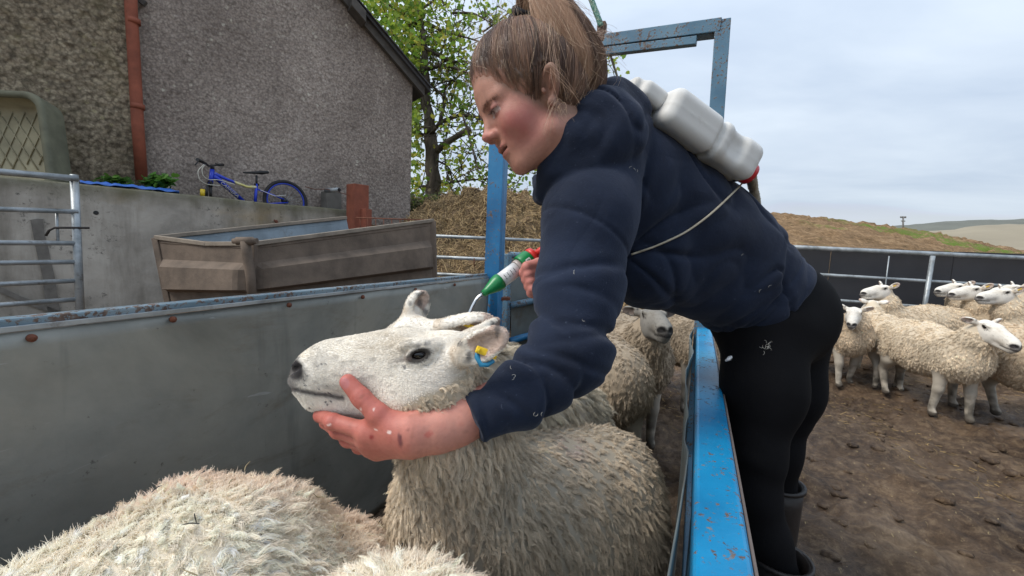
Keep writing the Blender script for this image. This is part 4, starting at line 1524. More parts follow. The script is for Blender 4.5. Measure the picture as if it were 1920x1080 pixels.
m = MB(); m.tube([BK(481, 345), BK(478, 386)], 0.019, 10); m.build('seat_tube', M_bike, bk)
for o_ in (0.05, -0.05):
    m = MB(); m.tube([BK(480, 354), BK(505, 363, o_), BK(538, 376, o_)], 0.010, 8); m.build('seat_stay', M_bike, bk)
    m = MB(); m.tube([BK(478, 384), BK(505, 382, o_), BK(540, 380, o_)], 0.011, 8); m.build('chain_stay', M_bike, bk)
    m = MB(); m.tube([BK(392 - o_ * 60, 346), BK(391 - o_ * 80, 372)], 0.017, 8); m.build('fork_leg', M_black, bk)
m = MB(); m.tube([BK(380, 355, .02), BK(379.5, 369, .02)], 0.026, 10); m.build('fork_sleeve', M_yel, bk)
m = MB(); m.tube([BK(392, 345), BK(396, 345)], 0.045, 8); m.build('fork_crown', M_black, bk)
m = MB(); m.tube([BK(481, 329), BK(481, 347)], 0.014, 8); m.tube([BK(477, 346), BK(485, 346)], .016, 8); m.build('seat_post', M_black, bk)
def sad(p):
    q_ = p
    return s_chain(q_, [BK(458, 325.5), BK(475, 324), BK(490, 322.5), BK(500, 320.5)], [0.020, 0.026, 0.040, 0.034], 0.02)
Vs, Qs = sdf_mesh(sad, np.min([BK(455, 315), BK(505, 330)], 0) - .08, np.max([BK(455, 315), BK(505, 330)], 0) + .08, 0.008)
Vs[:, 2] = BK(480, 324)[2] + (Vs[:, 2] - BK(480, 324)[2]) * 0.62
mesh_np('saddle', Vs, Qs, M_black, bk)
m = MB(); m.tube([BK(398, 318), BK(398, 309)], 0.022, 10); m.tube([BK(386, 307, .16), BK(391, 311, .10), BK(398, 311, 0), BK(404, 310, -.06), BK(408, 309.5, -.14)], 0.013, 8)
m.build('handlebar', M_black, bk)
for e0, e1 in ((BK(386, 307, .16), BK(370, 299, .26)), (BK(408, 309.3, -.14), BK(418, 309, -.24))):
    m = MB(); m.tube([e0, e0 * .5 + e1 * .5, e1], [0.017, .019, 0.020], 10); m.build('grip', M_black, bk)
MB().tube([BK(372, 302, .27), BK(366, 309, .3)], .008, 6).build('brake_lever', M_black, bk)
MB().tube([BK(410, 311, -.16), BK(404, 306, -.1)], .008, 6).build('brake_lever', M_black, bk)
m = MB()
for pts_ in ([BK(385, 309, .1), BK(378, 316, .1), BK(380, 330, .1), BK(392, 338, .06), BK(408, 336, .04), BK(440, 346, .03)],
             [BK(383, 308, .12), BK(370, 320, .14), BK(374, 338, .12), BK(388, 346, .08), BK(412, 348, .05)],
             [BK(488, 356, .05), BK(515, 368, .06), BK(536, 366, .06)]):
    pts_ = np.array(pts_); tt = np.linspace(0, len(pts_) - 1, 24)
    cc = np.stack([np.interp(tt, np.arange(len(pts_)), pts_[:, k]) for k in range(3)], -1)
    for _ in range(3): cc[1:-1] = (cc[:-2] + cc[1:-1] * 2 + cc[2:]) / 4
    MB().tube(cc, 0.0048, 6).build('brake_cable', M_whitep, bk)
wc = BK(536, 377)
wu, wv_ = unit(BK(560, 377) - wc), unit(BK(536, 340) - wc)
wv_ = unit(wv_ - wu * (wu @ wv_)); R_w = 0.305
wheel = MB()
def ring(r, n=48): return [wc + r * (wu * math.cos(6.2832 * k / n) + wv_ * math.sin(6.2832 * k / n)) for k in range(n + 1)]
wh = MB(); wh.tube(ring(R_w - .022), 0.023, 10, False); whl = wh.build('rear_wheel', M_tyre, bk)
m = MB(); m.tube(ring(R_w - .055), 0.013, 8, False); m.build('rim', M_rimb, whl)
m = MB()
for k in range(28):
    a_ = 6.2832 * k / 28
    m.tube([wc + CF * .02 * (1 if k % 2 else -1), wc + (R_w - .055) * (wu * math.cos(a_) + wv_ * math.sin(a_))], 0.0017, 4, False)
m.build('spokes', M_galv, whl)
m = MB(); m.tube([wc - CF * .05, wc + CF * .05], 0.022, 10); m.build('hub', M_black, whl)
m = MB(); m.lathe(wc - CF * .055, -CF, [(0, .045), (.008, .04), (.016, .03), (.02, .012)], 16); m.tube([wc - CF * .06, BK(540, 392, .06)], .016, 8); m.build('derailleur', M_black, bk)
# frame lettering on the down tube
fc = bpy.data.curves.new('frame_lettering', 'FONT')
fc.body = 'CARRERA'; fc.size = 0.062; fc.extrude = 0.002; fc.align_x = 'CENTER'; fc.align_y = 'CENTER'; fc.space_character = 0.95
fo = bpy.data.objects.new('lettering', fc); COL.objects.link(fo)
e0, e1 = BK(410, 338, .04), BK(452, 373, .036)
xx = unit(e1 - e0); zz_ = unit(-CF - xx * (-CF @ xx)); yy = np.cross(zz_, xx)
Mx = Matrix.Identity(4); cc = (e0 + e1) / 2
for r_ in range(3): Mx[r_][0], Mx[r_][1], Mx[r_][2], Mx[r_][3] = xx[r_], yy[r_], zz_[r_], cc[r_]
fm = bpy.data.meshes.new_from_object(fo.evaluated_get(bpy.context.evaluated_depsgraph_get()))
bpy.data.objects.remove(fo)
fm.materials.clear(); fm.materials.append(M_whitep)
fo = bpy.data.objects.new('lettering', fm); COL.objects.link(fo)
fo.parent = bk
fo.matrix_parent_inverse = Matrix.Translation(bk.location).inverted()
fo.matrix_basis = Mx

# ================================================================== SHEEP
M_sheep = mat_col('sheep_skin', 0.85, 0, 0.25, 160, 0.2)
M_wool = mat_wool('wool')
M_eye = NT('sheep_eye', 0.12, 0, 0.2).base(lin(30, 19, 14)).m
M_pupil = NT('pupil', 0.05, 0, 0.6).base((0.003, 0.003, 0.004)).m
M_tagy = mat_plain('ear_tag_yellow', lin(236, 200, 40), 0.45, 0, 0.12, 30)
M_tagb = mat_plain('ear_tag_blue', lin(40, 130, 170), 0.45, 0, 0.12, 30)


def frame3(x, z):
    x = unit(np.asarray(x, float)); z = np.asarray(z, float)
    z = unit(z - x * (x @ z))
    return np.stack([x, np.cross(z, x), z], 1)            # columns x, y, z


def ear_sdf(q, base, d, n, L_=0.086, W=0.0225):
    d = unit(np.asarray(d, float)); n = np.asarray(n, float); n = unit(n - d * (d @ n)); w = np.cross(n, d)
    R_ = np.stack([d, w, n], 1)
    c = np.asarray(base) + d * L_ * 0.58
    o = s_ell(q, c, (L_ * 0.56, W, W * 0.60), R_)
    i = s_ell(q, c + n * W * 0.52 + d * L_ * .04, (L_ * 0.50, W * 0.80, W * 0.62), R_)
    e = smax(o, -i, 0.006)
    return smin(e, s_cone(q, np.asarray(base) - d * 0.012, np.asarray(base) + d * L_ * 0.3, W * 0.72, W * 0.55), 0.012)


EARS0 = [((0.004, 0.046, 0.036), (-0.30, 0.85, 0.30), (0.75, 0.25, -0.25)), ((0.004, -0.046, 0.036), (-0.30, -0.85, 0.30), (0.75, -0.25, -0.25))]


def head_sdf(q, ears=EARS0, detail=True):
    ay = np.abs(q[:, 1])
    qm = q.copy(); qm[:, 1] = ay
    d = s_ell(q, (0.062, 0, -0.004), (0.082, 0.054, 0.060))
    d = smin(d, s_cone(q, (0.085, 0, 0.008), (0.215, 0, 0.000), 0.047, 0.035), 0.02)
    d = smin(d, s_cone(q, (0.095, 0, 0.039), (0.205, 0, 0.024), 0.029, 0.024), 0.035)
    d = smin(d, s_ell(q, (0.234, 0, -0.006), (0.034, 0.030, 0.036)), 0.02)
    d = smin(d, s_cone(q, (0.062, 0, -0.040), (0.228, 0, -0.040), 0.038, 0.0185), 0.016)
    d = smin(d, s_ell(qm, (0.062, 0.026, -0.03), (0.058, 0.028, 0.045)), 0.02)
    d = smin(d, s_ell(qm, (0.060, 0.046, 0.050), (0.030, 0.012, 0.009)), 0.014)
    d = smin(d, s_ell(q, (0.020, 0, 0.034), (0.044, 0.040, 0.030)), 0.025)
    d = smax(d, -s_ell(qm, (0.064, 0.065, 0.036), (0.021, 0.014, 0.012)), 0.012)
    # eyelids as a raised almond rim
    ez_ = q[:, 2] - 0.036 + 0.22 * (q[:, 0] - 0.058)
    r = np.sqrt(((q[:, 0] - 0.058) / 1.65) ** 2 + ez_ ** 2)
    rim = np.sqrt((r - 0.0092) ** 2 + (ay - 0.0530) ** 2) - 0.0030
    d = smin(d, rim, 0.006)
    d = smin(d, s_ell(qm, (0.058, 0.036, 0.036), (0.015, 0.0125, 0.0105)), 0.003)
    if detail:
        m = np.minimum(s_cone(qm, (0.272, 0.004, -0.020), (0.245, 0.028, -0.019), 0.0026), s_cone(qm, (0.245, 0.030, -0.019), (0.188, 0.038, -0.030), 0.0030, 0.002))
        d = smax(d, -m, 0.006)
        d = smax(d, -s_cone(qm, (0.262, 0.012, 0.004), (0.240, 0.030, 0.016), 0.0052, 0.0035), 0.005)
    for e in ears:
        d = smin(d, ear_sdf(q, *e), 0.014)
    return d


def head_paint(q, ears=EARS0, dirty=0.0):
    n = len(q)
    ay = np.abs(q[:, 1])
    c = np.tile(np.array([0.80, 0.755, 0.68]), (n, 1))
    nz = fbm(q * 28, 3)
    fine = noise3(q * 210)
    c *= (1 + 0.10 * nz + 0.05 * fine)[:, None]
    def lay(mask, col, k=1.0):
        nonlocal c
        m = np.clip(mask, 0, 1)[:, None] * k
        c = c * (1 - m) + np.array(col) * m
    gf = np.clip(noise3(q * np.array([70, 200, 200])) * 2.2 - .75, 0, 1) * np.clip((q[:, 0] - .01) / .03, 0, 1)
    lay(gf * (q[:, 2] > -.02), (0.36, 0.33, 0.29), .45)
    lay(np.clip(noise3(q * 22 + 7) * 1.5 - .35, 0, 1), (0.66, 0.57, 0.45), .5)
    tan = np.exp(-(((q[:, 0] - 0.115) / 0.05) ** 2 + ((q[:, 2] - 0.050) / 0.022) ** 2)) * (0.45 + 0.5 * noise3(q * [60, 60, 160]))
    lay(tan, (0.50, 0.42, 0.31), 0.7)
    lay(np.exp(-(((q[:, 0] - 0.02) / 0.05) ** 2 + ((q[:, 2] + 0.01) / 0.05) ** 2)) * (ay > .03), (0.62, 0.56, 0.50), 0.5)
    lip = np.interp(q[:, 0], [0.18, 0.245, 0.275], [-0.030, -0.019, -0.020])
    nose = np.exp(-((np.maximum(np.sqrt(((q[:, 0] - 0.248) / 0.023) ** 2 + ((ay - 0.022) / 0.022) ** 2 + ((q[:, 2] - 0.010 - 0.25 * (q[:, 0] - .249)) / 0.0145) ** 2) - 0.80, 0)) / 0.35) ** 2)
    lay(nose, (0.020, 0.018, 0.019))
    front = np.clip((q[:, 0] - 0.240) / 0.016, 0, 1) * (q[:, 2] > lip - 0.004) * (q[:, 2] < 0.012)
    lay(front * (0.85 + 0.35 * nz), (0.055, 0.050, 0.050))
    lay(np.exp(-((q[:, 2] - lip) / 0.0042) ** 2) * (q[:, 0] > 0.176), (0.07, 0.06, 0.058), 0.9)
    lay(np.exp(-((q[:, 2] - lip - .004) / 0.012) ** 2) * np.clip((q[:, 0] - 0.225) / .03, 0, 1), (0.20, 0.185, 0.18), 0.75)
    # whisker specks on the muzzle
    g = q / 0.0065
    gi = np.floor(g)
    hh = _hash(*(gi.astype(np.int64) + 300).T)
    ctr = gi + 0.5 + (np.stack([_hash(*(gi.astype(np.int64) + k).T) for k in (31, 57, 91)], -1) - 0.5) * 0.5
    sp = (np.linalg.norm(g - ctr, axis=1) < 0.27) & (hh > 0.60)
    reg = ((q[:, 0] > 0.195) & (q[:, 2] < 0.022) & (q[:, 2] > -0.055))
    lay((sp & reg).astype(float), (0.10, 0.09, 0.09), 0.85)
    # dark eye rim, tear line, specks round the eye
    ex, ez = q[:, 0] - 0.058, q[:, 2] - 0.036
    ez = ez + 0.22 * ex
    r = np.sqrt((ex / 1.65) ** 2 + ez ** 2)
    lay(np.clip(1.4 - np.maximum(r - 0.0088, 0) / 0.0024, 0, 1) * (ay > 0.03), (0.028, 0.024, 0.022), 0.97)
    tl = np.exp(-((ez + 0.001) / 0.0036) ** 2) * ((ex > 0.010) & (ex < 0.048)) * np.clip(1.7 - ex / .03, 0, 1)
    lay(tl * (ay > .02), (0.16, 0.12, 0.10), 0.8)
    lay(np.exp(-((ez - 0.015) / 0.0035) ** 2 - ((ex + 0.004) / 0.014) ** 2) * (noise3(q * 150) > -.1) * (ay > .03), (0.12, 0.11, 0.11), 0.8)
    lay(((np.abs(r - 0.0165) < 0.0032) & (ez < 0.002) & (noise3(q * 300) > 0.35) & (ay > .03)).astype(float), (0.14, 0.13, 0.13), 0.8)
    for (b, dr, nn) in [e[:3] for e in ears]:
        dr = unit(np.asarray(dr, float)); nn = np.asarray(nn, float); nn = unit(nn - dr * (dr @ nn))
        v = q - np.asarray(b)
        al, up_ = v @ dr, v @ nn
        wd_ = np.abs(v @ np.cross(nn, dr))
        near = (np.linalg.norm(v - np.clip(al, 0, .12)[:, None] * dr, axis=1) < 0.036) & (al > 0.004)
        inner = near & (up_ > -0.011 + 0.0 * al) & (wd_ < 0.0175) & (al > 0.035) & (up_ < 0.006)
        lay(near * np.exp(-((al - .012) / .014) ** 2) * np.clip(.7 + noise3(q * 60), 0, 1), (0.56, 0.45, 0.33), .65)
        lay(inner.astype(float), (0.50, 0.36, 0.30), 0.75)
        lay((near & (al > 0.02)) * np.clip(noise3(q * 75) * 3 - 1.1, 0, 1), (0.10, 0.095, 0.095), 0.75)
    if dirty: c *= 1 - dirty
    return c


def sheep_eye(parent, M4, side, name='eye'):
    """M4: 4x4 head-to-parent matrix as (R, o)."""
    R_, o = M4
    c = np.array([0.058, side * 0.0425, 0.036])
    V = []
    bmv, bmf = blob_mesh(3)
    v = bmv * np.array([0.0150, 0.0110, 0.0112]) + c
    e = mesh_np(name, v @ R_.T + o, None, M_eye, parent, tris=bmf)
    v = bmv * np.array([0.0072, 0.0015, 0.0042]) + c + np.array([0.0005, side * 0.0102, 0])
    mesh_np('pupil', v @ R_.T + o, None, M_pupil, e, tris=bmf)
    return e


def to_local(p, R_, o): return (p - o) @ R_


def short_fur(name, V, Q, Nn, w, parent, n, ln, rad, colf, flow, sc=1.0):
    p, nn = sample_quads(V, Q, Nn, w, n)
    fl = flow(p, nn); fl = fl - nn * (fl * nn).sum(1, keepdims=True)
    d = unit(nn * 0.22 + unit(fl) * 1.0 + RNG.normal(0, .13, (n, 3)))
    L_ = ln * (0.6 + .8 * RNG.random((n, 1)))
    pts = np.stack([p - nn * .001, p + d * L_ * .55 + nn * L_ * .08, p + d * L_], 1)
    col = colf(p) * (1 + RNG.normal(0, .07, (n, 1)))
    return hair_obj(name, pts, np.array([rad, rad * .8, rad * .2]), M_wool, parent, np.clip(col, .01, .95))


# ---------------------------------------------------------------- the ewe being drenched
HO = P(870, 700, 0.66)
HR = np.stack([-CR, -CF, CU], 1)
EARS_M = [((0.008, 0.044, 0.028), (-0.70, 0.40, 0.42), (0.25, 0.80, -0.15)), ((0.004, -0.046, 0.044), (-0.50, -0.75, 0.25), (0.6, -0.1, 0.5))]
def wl(p): return HO + HR @ np.asarray(p, float)
mN = [P(815, 725, .675), P(850, 800, .72), P(880, 940, .86)]
CH, RU = P(885, 955, .88), P(1100, 985, 1.06)
bd = unit((CH - RU) * [1, 1, 0]); bs = np.array([-bd[1], bd[0], 0])


def main_body(p):
    d = s_chain(p, [CH, (CH + RU) / 2 + np.array([0, 0, -.015]), RU], [0.155, 0.172, 0.185], 0.06)
    d = smin(d, s_cone(p, P(1010, 905, .98), P(1130, 905, 1.05), .10, .13), 0.08)
    d = smin(d, s_chain(p, mN, [0.060, 0.085, 0.14], 0.04), 0.06)
    for (c, f_) in ((CH, -0.02), (RU, 0.0)):
        for s in (1, -1):
            a = c + bs * s * 0.085 + bd * f_ + np.array([0, 0, -.08])
            k = np.array([a[0], a[1], 0.26]); ft = np.array([a[0], a[1], 0.02])
            d = smin(d, s_chain(p, [a, k, ft], [0.07, 0.035, 0.028], 0.02), 0.03)
    return d


V1, Q1 = sdf_mesh(lambda p: main_body(p), np.minimum(CH, RU) - [.4, .4, .7], np.maximum(mN[0], np.maximum(CH, RU)) + [.35, .35, .3], 0.0075)
V1n = vert_normals(V1, Q1)
def main_head(p):
    q = to_local(p, HR, HO)
    d = head_sdf(q.astype(np.float32), EARS_M)
    return smin(d, s_cone(p, wl((0.04, 0, -0.02)), mN[1], 0.058, 0.08), 0.025)
V2, Q2 = sdf_mesh(main_head, HO - 0.40, HO + 0.40, 0.0026)
V2n = vert_normals(V2, Q2)
q2 = to_local(V2, HR, HO)
c2 = head_paint(q2, EARS_M)
def woolline(q):          # how much a point of the head belongs to the woolled neck
    x, z = q[:, 0], q[:, 2]
    edge = np.interp(z, [-0.13, -0.075, -0.035, -0.005, 0.02, 0.05], [0.150, 0.125, 0.098, 0.032, -0.008, -0.035])
    ear = head_sdf_ear(q, EARS_M) < 0.006
    return np.clip((edge - x) / 0.02 + 0.12 * fbm(q * 60, 2) * 2, 0, 1) * ~ear
def head_sdf_ear(q, ears):
    return np.minimum.reduce([ear_sdf(q, *e) for e in ears])
wl2 = woolline(q2)
c2 = c2 * (1 - wl2[:, None]) + np.array([0.46, 0.385, 0.29]) * wl2[:, None]
c1 = np.tile([0.40, 0.35, 0.28], (len(V1), 1))
ewe = mesh_np('sheep', np.concatenate([V2, V1]), np.concatenate([Q2, Q1 + len(V2)]), M_sheep, None, np.concatenate([c2, c1]))
tag(ewe, 'white faced ewe with her chin held in the woman\'s hand', 'sheep', 'sheep crowded in the race')
sheep_eye(ewe, (HR, HO), 1); sheep_eye(ewe, (HR, HO), -1)


def cb_main(c, n): return np.tile(-bd * 0.35 + np.array([0, 0, -1.0]), (len(c), 1)) + 0.5 * np.stack([fbm(c * 5 + k * 9, 2) for k in range(3)], -1)
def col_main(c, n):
    top = np.clip(n[:, 2], 0, 1)[:, None]  # light from above painted into the wool: upward-facing locks get a paler colour
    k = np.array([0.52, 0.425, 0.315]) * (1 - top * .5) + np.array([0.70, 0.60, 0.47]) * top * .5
    nk = np.exp(-np.linalg.norm(c - P(760, 900, .75), axis=1) / .12)[:, None]
    k = k * (1 - nk * .7) + np.array([0.80, 0.71, 0.57]) * nk * .7
    pm = np.exp(-(np.linalg.norm(c - P(1072, 818, .93), axis=1) / .035) ** 2)[:, None] * .6
    k = k * (1 - pm) + np.array([0.26, 0.20, 0.36]) * pm
    return k * (1 + .25 * fbm(c * 11, 3))[:, None]


w1 = ((V1[:, 2] > 0.24) & (np.linalg.norm(V1 - wl((.05, 0, -.01)), axis=1) > 0.085)).astype(float)
w1 *= np.where(V1[:, 2] < 0.30, .5, 1)
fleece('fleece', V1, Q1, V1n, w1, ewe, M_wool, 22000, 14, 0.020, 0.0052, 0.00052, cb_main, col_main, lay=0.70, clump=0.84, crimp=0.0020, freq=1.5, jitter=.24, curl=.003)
# tighter curls on throat and nape
def cb_neck(c, n): return np.tile(HR @ np.array([-0.8, 0, -0.6]), (len(c), 1))
def col_neck(c, n): return np.tile([0.60, 0.50, 0.375], (len(c), 1)) * (1 + .25 * fbm(c * 30, 2))[:, None]
fleece('neck_wool', V2, Q2, V2n, wl2 * (wl2 > .30), ewe, M_wool, 8000, 10, 0.0125, 0.0032, 0.00038, cb_neck, col_neck, lay=0.62, clump=0.72, crimp=0.0022, freq=1.3, jitter=.5, curl=.002)


def fl_main(p, n):
    q = to_local(p, HR, HO)
    f_ = np.tile([-1.0, 0, -0.18], (len(p), 1))
    f_[:, 2] += -0.5 * np.clip((0.02 - q[:, 2]) / .06, -0.3, 1)
    ear = head_sdf_ear(q, EARS_M) < 0.006
    f_[ear] = np.array([-0.8, 0.4, 0.3])
    return f_ @ HR.T
def colp_main(p):
    q = to_local(p, HR, HO)
    return head_paint(q, EARS_M) * 1.06
nosemask = 1 - np.exp(-((np.maximum(np.sqrt(((q2[:, 0] - 0.249) / 0.022) ** 2 + ((np.abs(q2[:, 1]) - 0.020) / 0.024) ** 2 + ((q2[:, 2] - 0.010) / 0.014) ** 2) - 0.85, 0)) / 0.3) ** 2)
eyem = (np.sqrt(((q2[:, 0] - .058) / 1.65) ** 2 + (q2[:, 2] - .036 + .22 * (q2[:, 0] - .058)) ** 2) > 0.0108).astype(float)
wf = (1 - wl2) * nosemask * eyem * np.where(head_sdf_ear(q2, EARS_M) < .006, .55, 1.0)
short_fur('face_hair', V2, Q2, V2n, wf, ewe, 80000, 0.0034, 0.00026, colp_main, fl_main)


def tag_part(parent, c, ax, n, L_, W, mat, name='ear_tag'):
    ax = unit(ax); n = unit(n - ax * (ax @ n)); w = np.cross(n, ax)
    m = MB(); m.bar(c - ax * L_ / 2, c + ax * L_ / 2, W, 0.003, up=n)
    m.bar(c - ax * L_ * .38 + n * .0, c - ax * L_ * .38 + n * .008, W * .55, W * .5, up=w)
    m.bar(c + ax * L_ * .40 + n * .0, c + ax * L_ * .40 + n * .006, W * .6, W * .35, up=w)
    return m.build(name, mat, parent, 0.0015)


tag_part(ewe, P(912, 661, 0.592), P(934, 669, .59) - P(895, 655, .59), -CF, 0.031, 0.0105, M_tagy)
m = MB(); m.tube([P(893, 655, .60), P(895, 670, .595), P(902, 684, .594), P(914, 684, .594), P(926, 676, .597)], [.0035, .004, .004, .0035, .003], 8)
m.build('ear_tag', M_tagb, ewe)

# ---------------------------------------------------------------- the ewe behind her
H2O = P(806, 646, 0.83)
H2R = frame3(-CR * 0.80 + CF * 0.25 - CU * 0.42, CU * 0.8 - CF * 0.35 - CR * .3)
def w2l(w): return to_local(np.asarray(w)[None], H2R, H2O)[0]
def ear_world(b, t_, n): return (w2l(b), H2R.T @ (t_ - b), H2R.T @ n)
EARS_2 = [ear_world(P(768, 605, .85), P(793, 555, .87), CR * 1.0 - CF * .35 + CU * .2), ear_world(P(818, 620, .80), P(910, 601, .77), -CU * 0.9 - CF * .45 + CR * .3)]
B2 = [P(840, 690, .88), P(905, 740, 1.02), P(985, 775, 1.25), P(1050, 790, 1.5)]
def second(p):
    q = to_local(p, H2R, H2O).astype(np.float32)
    d = head_sdf(q, [], False)
    for (b, dr, n) in EARS_2: d = smin(d, ear_sdf(q, b, dr, n, np.linalg.norm(dr) * 1.02, 0.031), 0.014)
    return smin(d, s_cone(p, H2O + H2R @ np.array([.03, 0, -.02]), B2[1], .06, .09), .03)
def second_body(p):
    d = s_chain(p, B2, [0.075, 0.12, 0.165, 0.17], .06)
    for c in (B2[1], B2[3]):
        for s in (1, -1):
            a = c + np.array([0.06 * s, 0.05 * s, -.1])
            d = smin(d, s_chain(p, [a, np.array([a[0], a[1], .25]), np.array([a[0], a[1], .02])], [.06, .035, .028]), .03)
    return d
Va, Qa = sdf_mesh(second, H2O - .36, H2O + .36, 0.0032)
Na = vert_normals(Va, Qa)
qa = to_local(Va, H2R, H2O)
ca = head_paint(qa, EARS_2)
Vb, Qb = sdf_mesh(second_body, np.min(B2, 0) - [.4, .4, .75], np.max(B2, 0) + .35, 0.010)
Nb = vert_normals(Vb, Qb)
ewe2 = mesh_np('sheep', np.concatenate([Va, Vb]), np.concatenate([Qa, Qb + len(Va)]), M_sheep, None, np.concatenate([ca, np.tile([.55, .49, .4], (len(Vb), 1))]))
tag(ewe2, 'sheep hidden behind the held ewe, only its poll and two ears showing', 'sheep', 'sheep crowded in the race')
bd2 = unit((B2[1] - B2[3]) * [1, 1, 0])
def cb2(c, n): return np.tile(-bd2 * 0.6 + np.array([0, 0, -1.0]), (len(c), 1))
def col2(c, n): return np.tile([0.66, 0.585, 0.46], (len(c), 1)) * (1 + .2 * fbm(c * 9, 2))[:, None]
fleece('fleece', Vb, Qb, Nb, ((Vb[:, 2] > .28) & (np.linalg.norm(Vb - H2O, axis=1) > .11)).astype(float), ewe2, M_wool, 3200, 18, 0.036, 0.011, 0.0008, cb2, col2, lay=.65, clump=.85)
short_fur('face_hair', Va, Qa, Na, np.ones(len(Va)), ewe2, 40000, 0.0045, 0.00034, lambda p: head_paint(to_local(p, H2R, H2O), EARS_2) * 1.05, lambda p, n: np.tile(H2R @ np.array([-1., 0, 0.2]), (len(p), 1)))
tag_part(ewe2, P(880, 611, .762), CR * 1.0 - CU * .35, -CF, 0.026, 0.007, M_tagy)

# ---------------------------------------------------------------- two fleeces close to the camera
def near_sheep(pts, rs, label, locks, col, comb, length, seed):
    f_ = lambda p: s_chain(p, pts, rs, .08)
    pts = [np.array(x, float) for x in pts]
    def full(p):
        d = s_chain(p, pts, rs, .08)
        dirv = unit((pts[-1] - pts[0]) * [1, 1, 0]); sv = np.array([-dirv[1], dirv[0], 0])
        for c in (pts[0], pts[-2]):
            for s in (1, -1):
                a = c + sv * s * .08 + np.array([0, 0, -.1])
                d = smin(d, s_chain(p, [a, np.array([a[0], a[1], .22]), np.array([a[0], a[1], .02])], [.06, .034, .028]), .03)
        return d
    V, Q = sdf_mesh(lambda p: full(p) + .012 * noise3(p * 9 + seed) + .006 * noise3(p * 22 + seed), np.min(pts, 0) - [.3, .3, .6], np.max(pts, 0) + .3, 0.009)
    N_ = vert_normals(V, Q)
    o = mesh_np('sheep', V, Q, M_sheep, None, np.tile(np.array(col) * .8, (len(V), 1)))
    tag(o, label, 'sheep', 'sheep crowded in the race')
    def cf(c, n):
        pk = np.clip(fbm(c * 4 + seed, 3) + np.clip((c[:, 1] - .25) * 2.2, -.3, .45), 0, 1)[:, None] * .75
        k = np.array(col) * (1 - pk) + np.array([.88, .67, .54]) * pk
        dk = np.clip(fbm(c * 7 + seed + 5, 3) - .2, 0, 1)[:, None] * .5
        k = k * (1 - dk) + np.array([.66, .56, .40]) * dk
        return k
    fleece('fleece', V, Q, N_, ((V[:, 2] > .30) * np.clip(N_[:, 2] + 1.0, 0, 1)).astype(float), o, M_wool, locks, 20, length, 0.0068, 0.00042, comb, cf, lay=.62, clump=.74, crimp=.0026, freq=1.8, jitter=.28, S=8)
    nd = 70                                    # bits of straw and dung caught in the wool
    pd_, nd_ = sample_quads(V, Q, N_, ((V[:, 2] > .45) * np.clip(N_[:, 2], 0, 1)).astype(float), nd)
    dd_ = unit(RNG.normal(0, 1, (nd, 3)) - nd_ * .2); ld_ = RNG.uniform(.006, .022, (nd, 1)); pd_ = pd_ + nd_ * length * .62
    db = hair_obj('debris', np.stack([pd_, pd_ + dd_ * ld_ * .5 + RNG.normal(0, .002, (nd, 3)), pd_ + dd_ * ld_], 1), np.array([.0006, .0008, .0003]), M_wool, o, np.where(RNG.random((nd, 1)) < .5, 1, 0) * np.array([.30, .24, .13]) + .035)
    db['kind'] = 'stuff'
    nf = 46000
    pf_, nf_ = sample_quads(V, Q, N_, ((V[:, 2] > .38) * np.clip(N_[:, 2] + .6, 0, 1)).astype(float), nf)
    df_ = unit(nf_ + RNG.normal(0, .55, (nf, 3))); lf_ = length * RNG.uniform(.3, .7, (nf, 1))
    bend = RNG.normal(0, .22, (nf, 3)) * lf_
    hair_obj('fuzz', np.stack([pf_ + (df_ * t_) * lf_ + bend * t_ * t_ for t_ in (0, .35, .7, 1.0)], 1), np.array([.0003, .0003, .00025, .00012]), M_wool, o, np.clip(cf(pf_, nf_), .01, .95))
    return o


def cbA(c, n): return np.tile([0.35, 0.8, -0.55], (len(c), 1)) + 1.5 * np.stack([fbm(c * 6 + k * 5, 2) for k in range(3)], -1)
near_sheep([(-.72, -.42, .40), (-.715, .03, .425), (-.67, .38, .460), (-.575, .545, .40)], [.165, .175, .172, .125],
           'creamy thick fleeced sheep filling the lower left corner beside the sheet panel', 16000, (.98, .89, .75), cbA, .030, 1.0)
def cbB(c, n): return np.tile([0.1, 0.4, -0.2], (len(c), 1)) + .9 * np.stack([fbm(c * 8 + k * 5, 2) for k in range(3)], -1)
near_sheep([(-.24, -.30, .49), (-.265, .1, .50), (-.285, .36, .515)], [.15, .155, .145],
           'pale woolly back of a sheep at the bottom edge before the held ewe', 9500, (.98, .89, .74), cbB, .032, 7.0)


